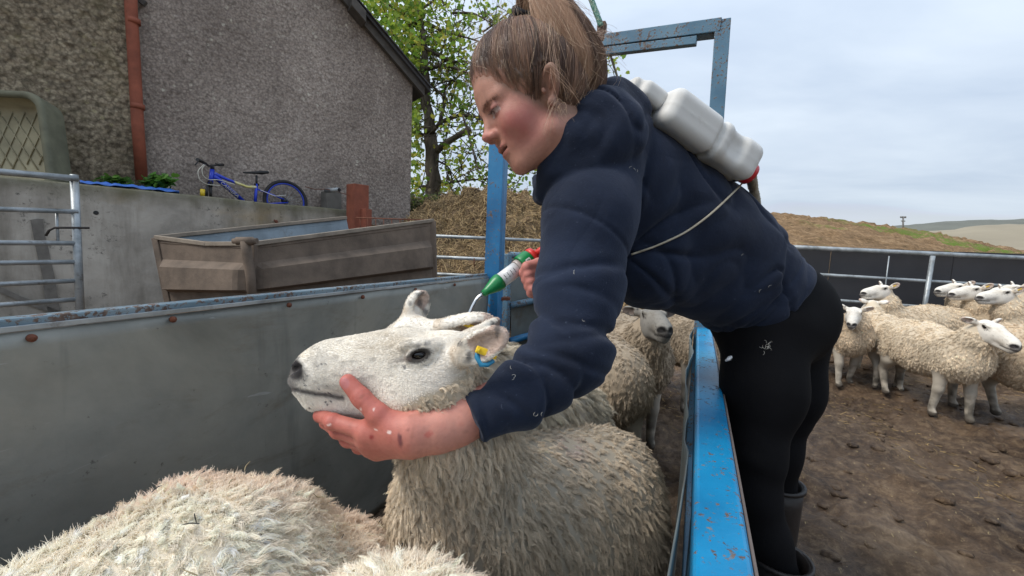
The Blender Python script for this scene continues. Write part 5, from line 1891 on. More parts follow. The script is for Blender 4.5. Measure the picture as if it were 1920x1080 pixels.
# ---------------------------------------------------------------- sheep standing about: one build per pose, then copies
def build_sheep(hp, hdir, label, fleece_col, face_dirty=0.0, ear_up=0.3, eartag=False, leg_tone=.75, grp='loose sheep in the right hand pen', stance=0.0):
    R_ = frame3(hdir, (0, 0, 1)); o_ = np.array(hp, float)
    ears = [((0.006, 0.044, 0.034), (-0.35, 0.85, ear_up), (0.75, 0.25, -0.15)), ((0.006, -0.044, 0.034), (-0.35, -0.85, ear_up), (0.75, -0.25, -0.15))]
    ears = [e + (.088, .0265) for e in ears]
    def trunk(p):
        q = p * np.array([1, 1.06, 1], np.float32)
        d = s_chain(q, [(-.30, 0, .475), (-.02, 0, .455), (.27, 0, .465)], [.172, .190, .172], .08)
        d = smin(d, s_cone(q, (-.34, 0, .53), (-.1, 0, .54), .10, .12), .08)
        nk = o_ + R_ @ np.array([.015, 0, -.012])
        return smin(d, s_chain(q, [np.array([.30, 0, .50]), (np.array([.34, 0, .60]) + nk) / 2 + [0, 0, -.03], nk], [.145, .10, .060], .05), .06)
    def legs(p):
        d = None
        for (x, y, kx, s) in ((.25, .085, .0, 1), (.25, -.085, .0, -1), (-.33, .09, -.05, 1), (-.33, -.09, -.05, -1)):
            sw = stance * s * (1 if x > 0 else -1)
            if x > 0: e = s_chain(p, [(x, y, .40), (x + .012 + sw * .5, y, .215), (x + sw, y, .055)], [.058, .032, .0225], .02)
            else: e = s_chain(p, [(x + .03, y, .42), (x + .03 + sw * .3, y, .31), (x - .05 + sw * .6, y, .21), (x - .015 + sw, y, .055)], [.090, .058, .031, .0225], .02)
            fx = x + sw - (.015 if x < 0 else 0)
            e = smin(e, s_ell(p, (fx + .014, y, .022), (.034, .025, .030)), .014)
            d = e if d is None else np.minimum(d, e)
        return d
    def head(p): return head_sdf(((p - o_) @ R_).astype(np.float32), ears, True)
    def f_body(p): return smin(trunk(p), legs(p), .035)
    V, Q = sdf_mesh(f_body, (-.62, -.32, -.03), (.75, .32, .95), .0105)
    Vh, Qh = sdf_mesh(lambda p: smin(head(p), s_cone(p, o_ + R_ @ np.array([.02, 0, -.012]), (.33, 0, .6), .055, .09), .02), o_ - .36, o_ + .36, .0056)
    N_ = vert_normals(V, Q)
    c = np.tile(np.array(fleece_col) * .8, (len(V), 1))
    lg = (legs(V.astype(np.float32)) < trunk(V.astype(np.float32)) + .004) & (V[:, 2] < .36)
    c[lg] = np.array([.66, .59, .49]) * leg_tone
    c[lg] *= (1 - .75 * np.clip((.28 - V[lg][:, 2]) / .18, 0, 1) * np.clip(.70 + .9 * fbm(V[lg] * 24, 3), 0, 1))[:, None]
    c[V[:, 2] < .028] = [.10, .085, .07]
    qh = (Vh - o_) @ R_
    ch = head_paint(qh, ears, face_dirty)
    nk = np.clip((-0.005 - qh[:, 0] + np.clip(-.03 - qh[:, 2], 0, 1) * 1.2) / .02, 0, 1)[:, None] * (np.minimum.reduce([ear_sdf(qh, *e) for e in ears]) > .006)[:, None]
    ch = ch * (1 - nk) + np.array(fleece_col) * .9 * nk
    root = mesh_np('sheep', np.concatenate([Vh, V]), np.concatenate([Qh, Q + len(Vh)]), M_sheep, None, np.concatenate([ch, c]))
    tag(root, label, 'sheep', grp)
    w = (~lg & (V[:, 2] > .27) & (np.linalg.norm(V - o_, axis=1) > .075)).astype(float)
    def cb(cc, n): return np.tile([-.35, 0, -1.0], (len(cc), 1)) + .6 * np.stack([fbm(cc * 6 + k * 5, 2) for k in range(3)], -1)
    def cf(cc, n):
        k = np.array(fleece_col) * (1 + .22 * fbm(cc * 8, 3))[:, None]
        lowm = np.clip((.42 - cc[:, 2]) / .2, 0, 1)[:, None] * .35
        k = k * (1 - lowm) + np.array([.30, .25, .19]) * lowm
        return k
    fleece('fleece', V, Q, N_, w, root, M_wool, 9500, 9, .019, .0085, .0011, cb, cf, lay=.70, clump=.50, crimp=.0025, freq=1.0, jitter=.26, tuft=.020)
    for s in (1, -1): sheep_eye(root, (R_, o_), s)
    if eartag:
        b, dr, nn = ears[0][:3]
        wpt = o_ + R_ @ (np.array(b) + unit(np.array(dr)) * .055 + unit(np.array(nn)) * .008)
        tag_part(root, wpt, R_ @ np.array(dr), R_ @ np.array(nn), .030, .008, M_tagy)
    return root


def place(root, px, d, heading, first=False, label=None, sc=1.0, grp=None):
    """heading: angle in degrees in the picture plane's ground frame: 0 = to the right, 90 = away from the camera."""
    r = root
    if not first:
        r = root.copy(); COL.objects.link(r)
        for ch in list(root.children):
            c = ch.copy(); COL.objects.link(c); c.parent = r; c.matrix_parent_inverse = ch.matrix_parent_inverse.copy()
            for g in ch.children:
                e = g.copy(); COL.objects.link(e); e.parent = c; e.matrix_parent_inverse = g.matrix_parent_inverse.copy()
    g = P(px, 500, d)
    rr = CR * [1, 1, 0]; rr /= np.linalg.norm(rr)
    a = math.atan2(rr[1], rr[0]) + math.radians(heading)
    r.location = (g[0], g[1], -0.005)
    r.rotation_euler = (0, 0, a)
    r.scale = (sc, sc, sc)
    if label: r['label'] = label
    if grp: r['group'] = grp
    return r


WC, WD_ = (.71, .60, .455), (.52, .44, .335)
sA = build_sheep((.40, 0, .72), (0.90, 0.10, -.36), 'x', WC, face_dirty=.08, ear_up=.12, stance=.05)
sB = build_sheep((.39, .02, .80), (0.95, 0.05, -.16), 'x', (.68, .565, .42), face_dirty=.10, ear_up=.55, eartag=True, stance=-.04)
sC = build_sheep((.37, -.06, .70), (0.74, -.52, -.34), 'x', (.64, .52, .38), face_dirty=.18, leg_tone=.65, ear_up=.2, stance=-.06)
sD = build_sheep((.40, 0, .715), (0.98, 0.0, -.04), 'x', (.42, .34, .25), face_dirty=.72, leg_tone=.5, ear_up=.1, grp='sheep crowded in the race', stance=.02)
place(sA, 1766, 3.06, -99, True, 'cream woolled sheep standing square in front of the group, face to the right', .92)
place(sC, 1975, 2.68, -92, True, 'sheep cut by the right picture edge with one white foreleg forward')
place(sC, 1574, 3.74, -96, False, 'sheep looking at the camera from behind the woman\'s black leggings', .90)
place(sA, 1668, 3.72, 62, False, 'dull woolled sheep turned away beside the front sheep, head out of sight', .88)
place(sB, 1742, 4.15, 176, True, 'sheep with head held high against the dark fence, yellow tag in its ear', .96)
place(sB, 1882, 4.45, 174, False, 'sheep behind the front sheep with its nose pointing left over its back')
place(sB, 1925, 4.05, 172, False, 'sheep with pink ears squeezed between two white faces at the right')
place(sB, 1995, 3.75, 170, False, 'white faced sheep furthest right in the row of heads')
place(sB, 2000, 4.6, 165, False, 'sheep at the back right of which only the ears stand out')
place(sD, 1188, 2.5, -92, True, 'grey brown woolled sheep facing the camera beyond the race gate')
place(sD, 1292, 3.0, -84, False, 'pale sheep half hidden beside the blue rail beyond the race gate')
place(sD, 1118, 2.12, 98, False, 'sheep seen from behind between the sleeve and the dark sheep')

# ================================================================== THE WOMAN
PSI, TLT = math.radians(12), math.radians(24)
f_img = -math.cos(TLT) * CR - math.sin(TLT) * CU
XZ = unit(-math.sin(TLT) * CR + math.cos(TLT) * CU)
XX = unit(f_img * math.cos(PSI) - CF * math.sin(PSI))
WR = np.stack([XX, np.cross(XZ, XX), XZ], 1)
WO = P(1024, 167, 0.705) - WR[:, 1] * 0.072
def hw(x, y, z): return WO + WR @ np.array([x, y, z], float)

NB = P(1125, 275, .845)
LS, LM, LE, LW = P(1104, 405, .77), P(1084, 545, .745), P(1066, 662, .70), P(772, 819, .605)
LF = P(975, 738, .655)
RS, RE, RW = P(1140, 340, 1.06), P(1100, 505, 1.13), P(1040, 508, 1.0)


EAR_R = frame3((-0.25, 0.55, 0.80), (0.75, 0.60, -0.2))
def face_sdf(q):
    ay = np.abs(q[:, 1]); m = q.copy(); m[:, 1] = ay
    d = s_ell(q, (-.006, 0, .050), (.098, .074, .087))
    d = smin(d, s_ell(q, (.034, 0, .040), (.056, .058, .058)), .02)
    d = smin(d, s_ell(q, (.032, 0, -.020), (.055, .053, .077)), .025)
    d = smin(d, s_cone(m, (.010, .046, -.058), (.062, .014, -.080), .018, .015), .022)
    d = smin(d, s_ell(q, (.0690, 0, -.0825), (.0135, .018, .0155)), .014)
    d = smin(d, s_ell(m, (.056, .037, -.018), (.026, .022, .026)), .022)
    d = smin(d, s_ell(q, (.066, 0, -.046), (.0215, .028, .026)), .018)
    d = smin(d, s_cone(m, (.083, .010, .031), (.068, .044, .029), .0085, .007), .014)
    d = smax(d, -s_ell(m, (.0925, .031, .011), (.0125, .0175, .010)), .012)
    # nose
    d = smin(d, s_cone(q, (.086, 0, .018), (.1000, 0, -.0145), .0078, .0092), .012)
    d = smin(d, s_ell(q, (.1045, 0, -.0170), (.0092, .0086, .0078)), .007)
    d = smin(d, s_ell(m, (.0935, .0118, -.0205), (.0110, .0062, .0074)), .006)
    d = smax(d, -s_ell(m, (.0990, .0066, -.0280), (.0060, .0032, .0042)), .003)
    # eyeball with drooping upper lid
    e = s_ell(m, (.0725, .0310, .0125), (.0128, .0128, .0122))
    d = smin(d, e, .004)
    lid = s_ell(m, (.0732, .0310, .0130), (.0146, .0150, .0136))
    cut = -(q[:, 2] - (.0128 - .12 * (ay - .031)))
    d = smin(d, smax(lid, cut, .0015), .004)
    low = smax(lid + .0006, (q[:, 2] - (.0040)), .001)
    d = smin(d, low, .005)
    # lips, slightly parted
    d = smin(d, s_ell(m, (.0855, .0065, -.0440), (.0080, .0125, .0045)), .006)
    d = smin(d, s_ell(q, (.0815, 0, -.0560), (.0082, .0165, .0055)), .006)
    d = smax(d, -s_ell(q, (.0900, 0, -.0498), (.0160, .0205, .0022)), .003)
    d = smin(d, s_ell(m, (.070, .0245, -.0500), (.006, .005, .006)), .008)
    # ear
    c = np.array([-.008, .075, .004])
    o = s_ell(m, c, (.033, .0175, .0085), EAR_R)
    i = s_ell(m, c + EAR_R @ np.array([.002, .0005, .008]), (.0235, .0112, .0068), EAR_R)
    o = smax(o, -i, .003)
    o = smin(o, s_ell(m, c + EAR_R @ np.array([.006, -.003, .0025]), (.013, .0028, .0042), EAR_R), .003)
    o = smin(o, s_ell(m, (.006, .0735, -.002), (.004, .0035, .006)), .004)
    o = smin(o, s_ell(m, (.000, .0735, -.023), (.0075, .0050, .0085)), .006)
    d = smin(d, o, .005)
    return d


nbL = to_local(NB[None], WR, WO)[0]
def head_full(p):
    q = to_local(p, WR, WO).astype(np.float32)
    d = face_sdf(q)
    d = smin(d, s_chain(q, [(-.022, 0, -.005), (-.03, 0, -.075), tuple(nbL)], [.056, .052, .068], .03), .022)
    return d


def skin_paint_head(q):
    n = len(q); ay = np.abs(q[:, 1])
    c = np.tile(np.array(lin(176, 129, 112)[:3]), (n, 1))
    c *= (1 + .07 * fbm(q * 60, 3) + .07 * fbm(q * 250, 2))[:, None]
    fk = np.clip(noise3(q * 330) * 3 - 1.7, 0, 1)[:, None] * .35
    c = c * (1 - fk) + np.array(lin(150, 96, 78)[:3]) * fk
    def lay(m, col, k=1.0):
        nonlocal c
        m = np.clip(m, 0, 1)[:, None] * k
        c = c * (1 - m) + np.array(lin(*col)[:3]) * m
    g = lambda cx, cy, cz, rx, ry, rz: np.exp(-(((q[:, 0] - cx) / rx) ** 2 + ((ay - cy) / ry) ** 2 + ((q[:, 2] - cz) / rz) ** 2))
    lay(g(.066, .046, -.024, .040, .030, .032) * np.clip(1 + .5 * fbm(q * 70, 3), 0, 1.4), (168, 84, 84), .58)
    lay(g(.050, .052, -.045, .040, .026, .030), (176, 100, 94), .45)
    lay(g(.108, 0, -.018, .016, .022, .014), (184, 102, 96), .6)
    lay(g(.0, .078, .0, .030, .02, .035), (190, 98, 92), .7)
    lay(g(.088, 0, -.095, .02, .03, .014), (200, 130, 120), .4)
    lay(g(.089, .0055, -.0435, .009, .014, .0040) * (q[:, 2] < -.0410), (176, 96, 96), .8)
    lay(g(.086, 0, -.0560, .010, .016, .0045), (182, 100, 98), .8)
    lay((np.exp(-((q[:, 2] + .0498) / .0022) ** 2) * (ay < .021) * (q[:, 0] > .070)), (70, 32, 32), .85)
    lay(((q[:, 2] > -.0325) & (q[:, 2] < -.0245)) * g(.0990, .0066, -.0280, .005, .0032, .005), (70, 36, 34), .8)
    # brows, lash line
    bz = np.interp(ay, [.012, .030, .050], [.0235, .0275, .0235])
    lay(np.exp(-((q[:, 2] - bz) / .0042) ** 2) * ((ay > .010) & (ay < .052) & (q[:, 0] > .05)) * (.75 + .5 * noise3(q * [200, 500, 300])), (128, 90, 78), .6)
    ball = s_ell(np.column_stack([q[:, 0], ay, q[:, 2]]), (.0725, .031, .0125), (.0128, .0128, .0122))
    lz = .0128 - .12 * (ay - .031)
    on = (np.abs(ay - .031) < .0145) & (q[:, 0] > .072)
    lay(on * np.exp(-((q[:, 2] - lz) / .0019) ** 2), (44, 30, 28), .95)
    lay(on * np.exp(-((q[:, 2] - .0042) / .0012) ** 2), (110, 66, 62), .7)
    seen = on * ((q[:, 2] < lz - .0004) & (q[:, 2] > .0044))
    lay(seen, (176, 164, 160), .9)
    lay(seen * np.clip(1.5 - np.hypot(ay - .0300, (q[:, 2] - .0085)) / .0046, 0, 1), (44, 38, 40), .95)
    lay(on * ((q[:, 2] > lz + .001) & (q[:, 2] < .022)), (150, 98, 92), .6)
    lay(g(.076, .034, .006, .012, .017, .012), (158, 104, 98), .45)
    hl = hairline(q[:, 0])
    lay(np.clip((q[:, 2] - hl + .010) / .018 + .35 * fbm(q * [40, 40, 120], 2), 0, 1), (126, 98, 82), .85)
    return c


def hairline(x): return np.interp(x, [-.10, -.06, -.02, .006, .017, .032, .047, .060, .070, .083, .10], [-.075, -.066, -.05, -.030, -.021, -.003, .014, .031, .052, .073, .082])


# ---- left hand on the ewe's jaw, right hand on the drench gun
FING = [([P(690, 810, .608), P(624, 790, .622), P(601, 779, .652), P(606, 768, .682)], [.0130, .0112, .0100, .0085]),
        ([P(690, 826, .616), P(634, 807, .636), P(612, 792, .668), P(622, 780, .692)], [.0128, .0112, .0100, .0085]),
        ([P(697, 838, .628), P(652, 824, .650), P(634, 808, .682), P(642, 794, .704)], [.0122, .0106, .0094, .0080]),
        ([P(710, 846, .642), P(673, 838, .664), P(656, 824, .690), P(662, 811, .708)], [.0110, .0094, .0084, .0074])]
TH_ = ([P(748, 806, .602), P(709, 776, .598), P(678, 746, .602), P(652, 716, .607)], [.0180, .0145, .0132, .0112])
wdir = unit(P(772, 856, .615) - P(775, 795, .60))


def left_hand(p):
    d = s_chain(p, [LF, P(850, 790, .63), P(815, 806, .615)], [.038, .0315, .0265], .03)
    for s, r in ((-.0105, .0215), (.0075, .0195)):
        d = smin(d, s_cone(p, P(815, 806, .615) + wdir * s * .8, LW + wdir * s, .0245, r), .02)
    for k, (j, r) in enumerate(FING):
        a = LW + wdir * (-.011 + .0065 * k)
        d = smin(d, s_cone(p, a, j[0], .0190 - .001 * k, r[0] + .0015), .018)
    f = None
    for k, (j, r) in enumerate(FING):
        e = s_chain(p, j, r, .004)
        e = smin(e, s_ell(p, j[1] - CF * .0015, (r[1] * 1.10,) * 3), .004)
        f = e if f is None else smin(f, e, .0012)
    d = smin(d, f, .006)
    d = smin(d, s_cone(p, LW + wdir * -.012, TH_[0][0], .020, .0175), .02)
    t = s_chain(p, *TH_, .005)
    t = smin(t, s_ell(p, TH_[0][2], (.0124,) * 3), .005)
    d = smin(d, t, .012)
    d = smin(d, s_cone(p, TH_[0][1] + (FING[0][0][0] - TH_[0][1]) * .35 + CF * .004, FING[0][0][0] + CF * .003, .0085, .011), .016)
    for k in range(4):                                # tendons fanning over the back of the hand
        d = d - .0012 * np.exp(-(np.maximum(s_cone(p, LW + (FING[k][0][0] - LW) * .25, FING[k][0][0] - CF * .008, .010), 0) / .004) ** 2)
    # thumb nail
    ta = unit(TH_[0][3] - TH_[0][2]); tn = unit(-CF - ta * (-CF @ ta)); Rn = np.stack([ta, np.cross(tn, ta), tn], 1)
    d = smin(d, s_ell(p, TH_[0][3] + tn * .0074 + ta * .0005, (.0085, .0066, .0026), Rn), .0008)
    for (j, r) in [TH_] + FING:                       # creases over the joints
        for o_ in (-.0035, 0, .0035):
            jj = j[2] if j is TH_[0] else j[1]
            ax = unit(j[2] - j[1]) if j is not TH_[0] else unit(j[3] - j[2])
            v = p - jj
            al = v @ ax
            d = d + .0010 * np.exp(-((al - o_) / .0011) ** 2) * (np.linalg.norm(v, axis=-1) < .016)
    return d - .00035 * 0


def right_hand(p):
    d = s_chain(p, [RW + (RE - RW) * .35, RW, P(1016, 506, .975)], [.036, .027, .026], .02)
    for k in range(4):
        a, b, c = P(1010 - k * 1.0, 494 + 13 * k, .945), P(988 + k * 4, 500 + 13.5 * k, .930), P(981 + k * 5, 512 + 12.5 * k, .945)
        e = P(990 + k * 5, 522 + 11 * k, .965)
        d = smin(d, s_chain(p, [P(1022, 508, .97), a, b, c, e], [.022, .0125, .0110, .0102, .0090], .004), .004)
    return smin(d, s_chain(p, [P(1022, 500, .98), P(1008, 480, .985), P(992, 474, .975)], [.018, .013, .010], .006), .01)


def body_core(p):
    d = s_chain(p, [NB, P(1180, 370, .97), P(1290, 460, 1.06), P(1420, 560, 1.14)], [.06, .105, .11, .115], .06)
    d = smin(d, s_chain(p, [NB + CF * -.02, LS, LE, LF], [.05, .055, .045, .040], .04), .03)
    d = smin(d, s_chain(p, [NB + CF * .06, RS, RE, RW], [.05, .055, .042, .030], .04), .03)
    for leg in (LEGN, LEGF):
        d = smin(d, s_chain(p, leg, [.075, .060, .040, .030, .026, .024], .03), .03)
    return d


LEGN = [P(1450, 590, 1.07), P(1436, 730, 1.03), P(1418, 850, 1.0), P(1416, 930, .99), P(1464, 1075, .98), P(1476, 1130, .98)]
LEGF = [P(1470, 590, 1.22), P(1474, 730, 1.21), P(1454, 845, 1.22), P(1458, 940, 1.24), P(1460, 1020, 1.26), P(1458, 1055, 1.27)]

Vh_, Qh_ = sdf_mesh(head_full, WO - [.24, .24, .26], WO + [.24, .24, .20], .0023)
keep = np.ones(len(Qh_), bool)
_hb = [P(585, 690, .58), P(585, 900, .60), P(585, 690, .74), P(585, 900, .74), P(800, 900, .60), LF]
lo = np.min(_hb, 0) - .06; hi = np.max(_hb, 0) + .06
Vl, Ql = sdf_mesh(left_hand, lo, hi, .0020)
rc = P(1005, 510, .96)
Vr, Qr = sdf_mesh(right_hand, rc - .12, rc + .12, .0026)
Vc, Qc = sdf_mesh(body_core, np.min([RE, P(1380, 980, 1.0), LF, P(1472, 1130, 1.3)], 0) - .3, np.max([NB, RS, LEGF[0], LEGN[0]], 0) + .25, .013)
qh_ = to_local(Vh_, WR, WO)
colh = skin_paint_head(qh_)


def paint_hand(V):
    c = np.tile(np.array(lin(186, 122, 108)[:3]), (len(V), 1))
    c *= (1 + .12 * fbm(V * 45, 3) + .10 * fbm(V * 260, 2))[:, None]
    v = V - CAM; dp = v @ CF
    px, py = 960 + FPX * (v @ CR) / dp, 540 - FPX * (v @ CU) / dp
    def lay(m, col, k=1.0):
        nonlocal c
        m = np.clip(m, 0, 1)[:, None] * k
        c = c * (1 - m) + np.array(lin(*col)[:3]) * m
    for (j, r) in FING + [TH_]:
        for k in (1, 2, 3):
            lay(np.exp(-(np.linalg.norm(V - j[k], axis=1) / .016) ** 2), (176, 84, 76), .55)
    lay(np.clip((790 - px) / 60, 0, 1), (178, 92, 82), .45)
    lay(np.exp(-(np.linalg.norm(V - P(850, 800, .60), axis=1) / .05) ** 2), (200, 146, 128), .5)
    tn0 = TH_[0][3] - CF * .009
    ta = unit(TH_[0][3] - TH_[0][2])
    w = V - tn0; al = w @ ta; rest = np.linalg.norm(w - al[:, None] * ta, axis=1)
    lay(np.clip(1.25 - ((al / .0085) ** 2 + (rest / .0062) ** 2), 0, 1) * 3, (176, 112, 112), .8)
    spot = lambda R0, s, C: np.exp(-(((V - P(*R0)) @ unit(np.array(s[0]))) / s[1]) ** 2 - (np.linalg.norm((V - P(*R0)) - ((V - P(*R0)) @ unit(np.array(s[0])))[:, None] * unit(np.array(s[0])), axis=1) / s[2]) ** 2)
    nz = noise3(V * 400)
    def mark(x, y, ax, sx, sy):
        zz = unit(P(x, y, 1.0) - CAM); o_ = V - CAM; perp = o_ - (o_ @ zz)[:, None] * zz
        a = unit(ax); b = unit(np.cross(a, CF))
        return np.clip(1.3 - (perp @ a / sx) ** 2 - (perp @ b / sy) ** 2 + .5 * nz, 0, 1)
    lay(mark(750, 826, -CU + .2 * CR, .0095, .0030), (66, 46, 60), .85)
    lay(mark(803, 815, CR + .5 * CU, .0070, .0040), (178, 80, 74), .55)
    lay(mark(697, 819, CR, .0030, .0026), (142, 66, 62), .6)
    lay(mark(765, 806, CR, .0020, .0018), (130, 74, 68), .5)
    lay(spot((697, 819, .59), (CR, .003, .003), 0) * 1.5, (140, 50, 50), .8)
    lay(spot((713, 817, .59), (CR, .0018, .0022), 0) * 1.5, (130, 50, 50), .8)
    lay(spot((765, 806, .585), (CR, .002, .002), 0) * 1.5, (120, 60, 56), .7)
    for (x, y, sx, sy) in ((730, 811, .0042, .0020), (703, 806, .0036, .0011), (617, 797, .0030, .0014), (701, 767, .0013, .0036), (677, 768, .0014, .0020)):
        zz = P(x, y, 1.0) - CAM; zz = unit(zz)
        o_ = V - CAM; perp = o_ - (o_ @ zz)[:, None] * zz
        lay(np.clip(1.0 - ((perp @ CR) / sx) ** 2 - ((perp @ CU) / sy) ** 2 + .9 * noise3(V * 260), 0, 1) * 2.2 * (((perp @ CR) / sx) ** 2 + ((perp @ CU) / sy) ** 2 < 2), (232, 214, 206), .75)
    lay(np.clip(noise3(V * 60) * 2 - .7, 0, 1), (168, 84, 74), .28)
    lay(np.clip(noise3(V * 130 + 9) * 3 - 1.7, 0, 1), (160, 80, 72), .3)
    lay(np.clip(noise3(V * 90 + 40) * 3 - 2.0, 0, 1), (120, 84, 66), .4)
    return c


cl_ = paint_hand(Vl)
cr_ = np.tile(np.array(lin(196, 128, 118)[:3]), (len(Vr), 1)) * (1 + .08 * fbm(Vr * 60, 3))[:, None]
cc_ = np.tile(np.array(lin(206, 160, 142)[:3]), (len(Vc), 1))
M_skin = mat_col('skin', 0.5, 0.10, 0.6, 520, 0.35)
parts = [(Vh_, Qh_, colh), (Vl, Ql, cl_), (Vr, Qr, cr_), (Vc, Qc, cc_)]
o_, qs = 0, []
for v_, q_, c_ in parts:
    qs.append(q_ + o_); o_ += len(v_)
woman = mesh_np('person', np.concatenate([x[0] for x in parts]), np.concatenate(qs), M_skin, None, np.concatenate([x[2] for x in parts]))
tag(woman, 'woman in a navy hoodie and black leggings leaning over the blue rail', 'person')


# ---- hoodie
hemP, hemN = P(1455, 592, 1.05), unit(.757 * CR - .654 * CU - .10 * CF)
cuffP, cuffN = P(886, 787, .62), unit(P(886, 787, .62) - LF)
Tn = [P(1150, 352, .93), P(1262, 446, 1.02), P(1410, 552, 1.10)]
Tf = [P(1160, 330, 1.04), P(1280, 440, 1.14), P(1425, 550, 1.22)]
tax = unit(Tn[2] - Tn[0])


AU = unit(LE - LS); AV_ = unit(np.cross(AU, CF)); AW = np.cross(AU, AV_)
FU = unit(cuffP - LE); FV = unit(np.cross(FU, CF)); FW = np.cross(FU, FV)
GRO = [(.045, .0035, .006, .012, 0.4), (.115, .0075, .0075, -.006, -.3), (.165, .0050, .006, .020, .8), (.205, .0095, .0075, .004, .2), (.238, .0075, .007, -.022, -.5), (.268, .0085, .008, .016, .1)]
GRF = [(.030, .0080, .008, .030, .6), (.068, .0070, .007, -.026, -.4), (.102, .0065, .0065, .022, 1.2), (.138, .0060, .006, -.016, .3), (.170, .0050, .006, .012, -.6), (.200, .0040, .005, -.006, .2)]


def ridge(n): return np.clip(1 - np.abs(n) * 1.6, 0, 1) ** 2


def folds(p, d):
    # cloth: creases stacked over the elbow and forearm, drags over the back, bunching above the hem
    arm = np.exp(-np.maximum(s_chain(p, [LS, LM, LE, LF, cuffP], [.09, .08, .065, .05, .04], .02), 0) / .02)
    n1 = noise3(p * 11.0); n2 = noise3(p * 23.0 + 5); n3 = noise3(p * 6.0 + 31)
    r = p - LS; sa = r @ AU; ph = np.arctan2(r @ AV_ - sa * 0, r @ AW)
    up = np.clip((.30 - sa) / .03, 0, 1)
    g = 0
    for (s0, a, w, tl, p0) in GRO:
        ln = s0 + tl * np.sin(ph - p0) + .016 * n1 + .007 * n2
        m = np.clip(.55 + .8 * noise3(np.stack([ph * .9, sa * 3 + s0 * 40, sa * 0], -1)), 0, 1)
        g = g + m * a * (np.exp(-((sa - ln) / w) ** 2) - .55 * np.exp(-((sa - ln - 2.6 * w) / (2.0 * w)) ** 2))
    out = d + arm * up * g
    r = p - LE; sf = r @ FU; pf = np.arctan2(r @ FV, r @ FW)
    fo = np.clip((sf + .02) / .03, 0, 1)
    g = 0
    for (s0, a, w, tl, p0) in GRF:
        ln = s0 + tl * np.sin(pf - p0) + .014 * n1 + .007 * n2
        m = np.clip(.6 + .8 * noise3(np.stack([pf * .9, sf * 3 + s0 * 50, sf * 0 + 9], -1)), 0, 1)
        g = g + m * a * (np.exp(-((sf - ln) / w) ** 2) - .6 * np.exp(-((sf - ln - 2.4 * w) / (1.9 * w)) ** 2))
    out = out + arm * fo * g
    body = 1 - np.clip(arm * 1.2, 0, 1)
    along = p @ tax; across = p @ np.cross(tax, CF); dp = p @ CF
    w1 = np.stack([along * 3.2 + .5 * n3, across * 13.0 + 1.2 * n1, dp * 6.0], -1)
    out = out + body * .0085 * ridge(noise3(w1) * 1.3)
    w2 = np.stack([along * 9.0, across * 4.0 + n3, dp * 5.0 + n1], -1) + 40
    out = out + body * .0050 * ridge(noise3(w2) * 1.5)
    # pulls running from the arm pit up and across the back
    r = p - P(1175, 470, .84)
    ang = np.arctan2(r @ CU, r @ CR); rr = np.linalg.norm(r, axis=-1)
    pull = ridge(np.sin(ang * 4.5 + .9 * n3 + .4 * n1) * .9)
    out = out + body * .0120 * pull * np.exp(-((rr - .11) / .10) ** 2)
    hd = (p - hemP) @ hemN
    bun = ridge(noise3(np.stack([hd * 30 + n1, across * 6, dp * 6], -1) + 77) * 1.2)
    out = out + .0090 * bun * np.exp(-((hd + .07) / .055) ** 2)
    # turned hem band
    out = out + .004 * np.exp(-((hd + .060) / .004) ** 2) * (np.abs(hd) < .09)
    return out - .0016 * n2 - .003 * n3


def hoodie_raw(p):
    d = smin(s_chain(p, Tn, [.120, .138, .146], .06), s_chain(p, Tf, [.120, .138, .146], .06), .05)
    d = smin(d, s_cone(p, P(1215, 340, .96), P(1385, 465, 1.07), .100, .108), .06)
    d = smin(d, s_cone(p, P(1205, 492, .96), P(1280, 510, 1.03), .106, .102), .05)
    d = smax(d, (p - hemP) @ hemN, .012)
    band = smax(smin(s_chain(p, Tn, [.10, .10, .158], .05), s_chain(p, Tf, [.1, .1, .158], .05), .05), np.abs((p - hemP) @ hemN + .028) - .030, .006)
    sl = s_chain(p, [P(1128, 350, .82), LS, LM, LE, LF, cuffP], [.082, .080, .0715, .0605, .0430, .0360], .03)
    sl = smin(sl, s_cone(p, P(1085, 672, .70), P(1025, 702, .68), .044, .048), .03)
    sl = smax(sl, (p - cuffP) @ cuffN, .006)
    d = smin(d, sl, .022)
    rs = s_chain(p, [P(1160, 330, 1.02), RS, RE, RW], [.08, .08, .065, .045], .03)
    d = smin(d, rs, .03)
    d = smin(d, s_cone(p, NB, P(1160, 330, .93), .09, .12), .05)
    # hood lying on the shoulders: thick roll round the neck and a drooping bag behind
    roll = s_chain(p, [P(1022, 362, .80), P(1044, 318, .768), P(1085, 262, .745), P(1126, 210, .765), P(1148, 194, .83), P(1142, 196, .93), P(1095, 240, .99), P(1035, 340, .93), P(1018, 366, .84)],
                   [.020, .030, .040, .043, .042, .042, .042, .036, .022], .03)
    bag = s_chain(p, [P(1075, 325, .755), P(1110, 285, .755), P(1148, 250, .772), P(1164, 230, .85), P(1152, 240, .95)], [.030, .046, .058, .058, .050], .03)
    d = smin(d, smin(roll, bag, .014), .006)
    # neck opening
    d = smax(d, -s_chain(p, [hw(.0, 0, -.03) + CF * .02, hw(-.015, 0, -.07) + CF * .025, P(1105, 275, .87)], [.066, .054, .040], .02), .012)
    # drop shoulder seam
    sv = (p - P(1112, 418, .70)) @ unit(P(1180, 440, .80) * 0 + (LE - LS) - .35 * CR * np.linalg.norm(LE - LS))
    arm = s_chain(p, [LS, LM], [.088, .080], .02)
    d = d + .0035 * np.exp(-(sv / .0035) ** 2) * (np.abs(arm) < .022)
    return d


def hoodie(p): return folds(p, hoodie_raw(p))
lo = np.min([cuffP, hemP, RE, P(1018, 366, .84)], 0) - .25
hi = np.max([Tf[2], RS, NB, P(1160, 190, .9)], 0) + .25
Vg, Qg = sdf_mesh(hoodie, lo, hi, .0040)


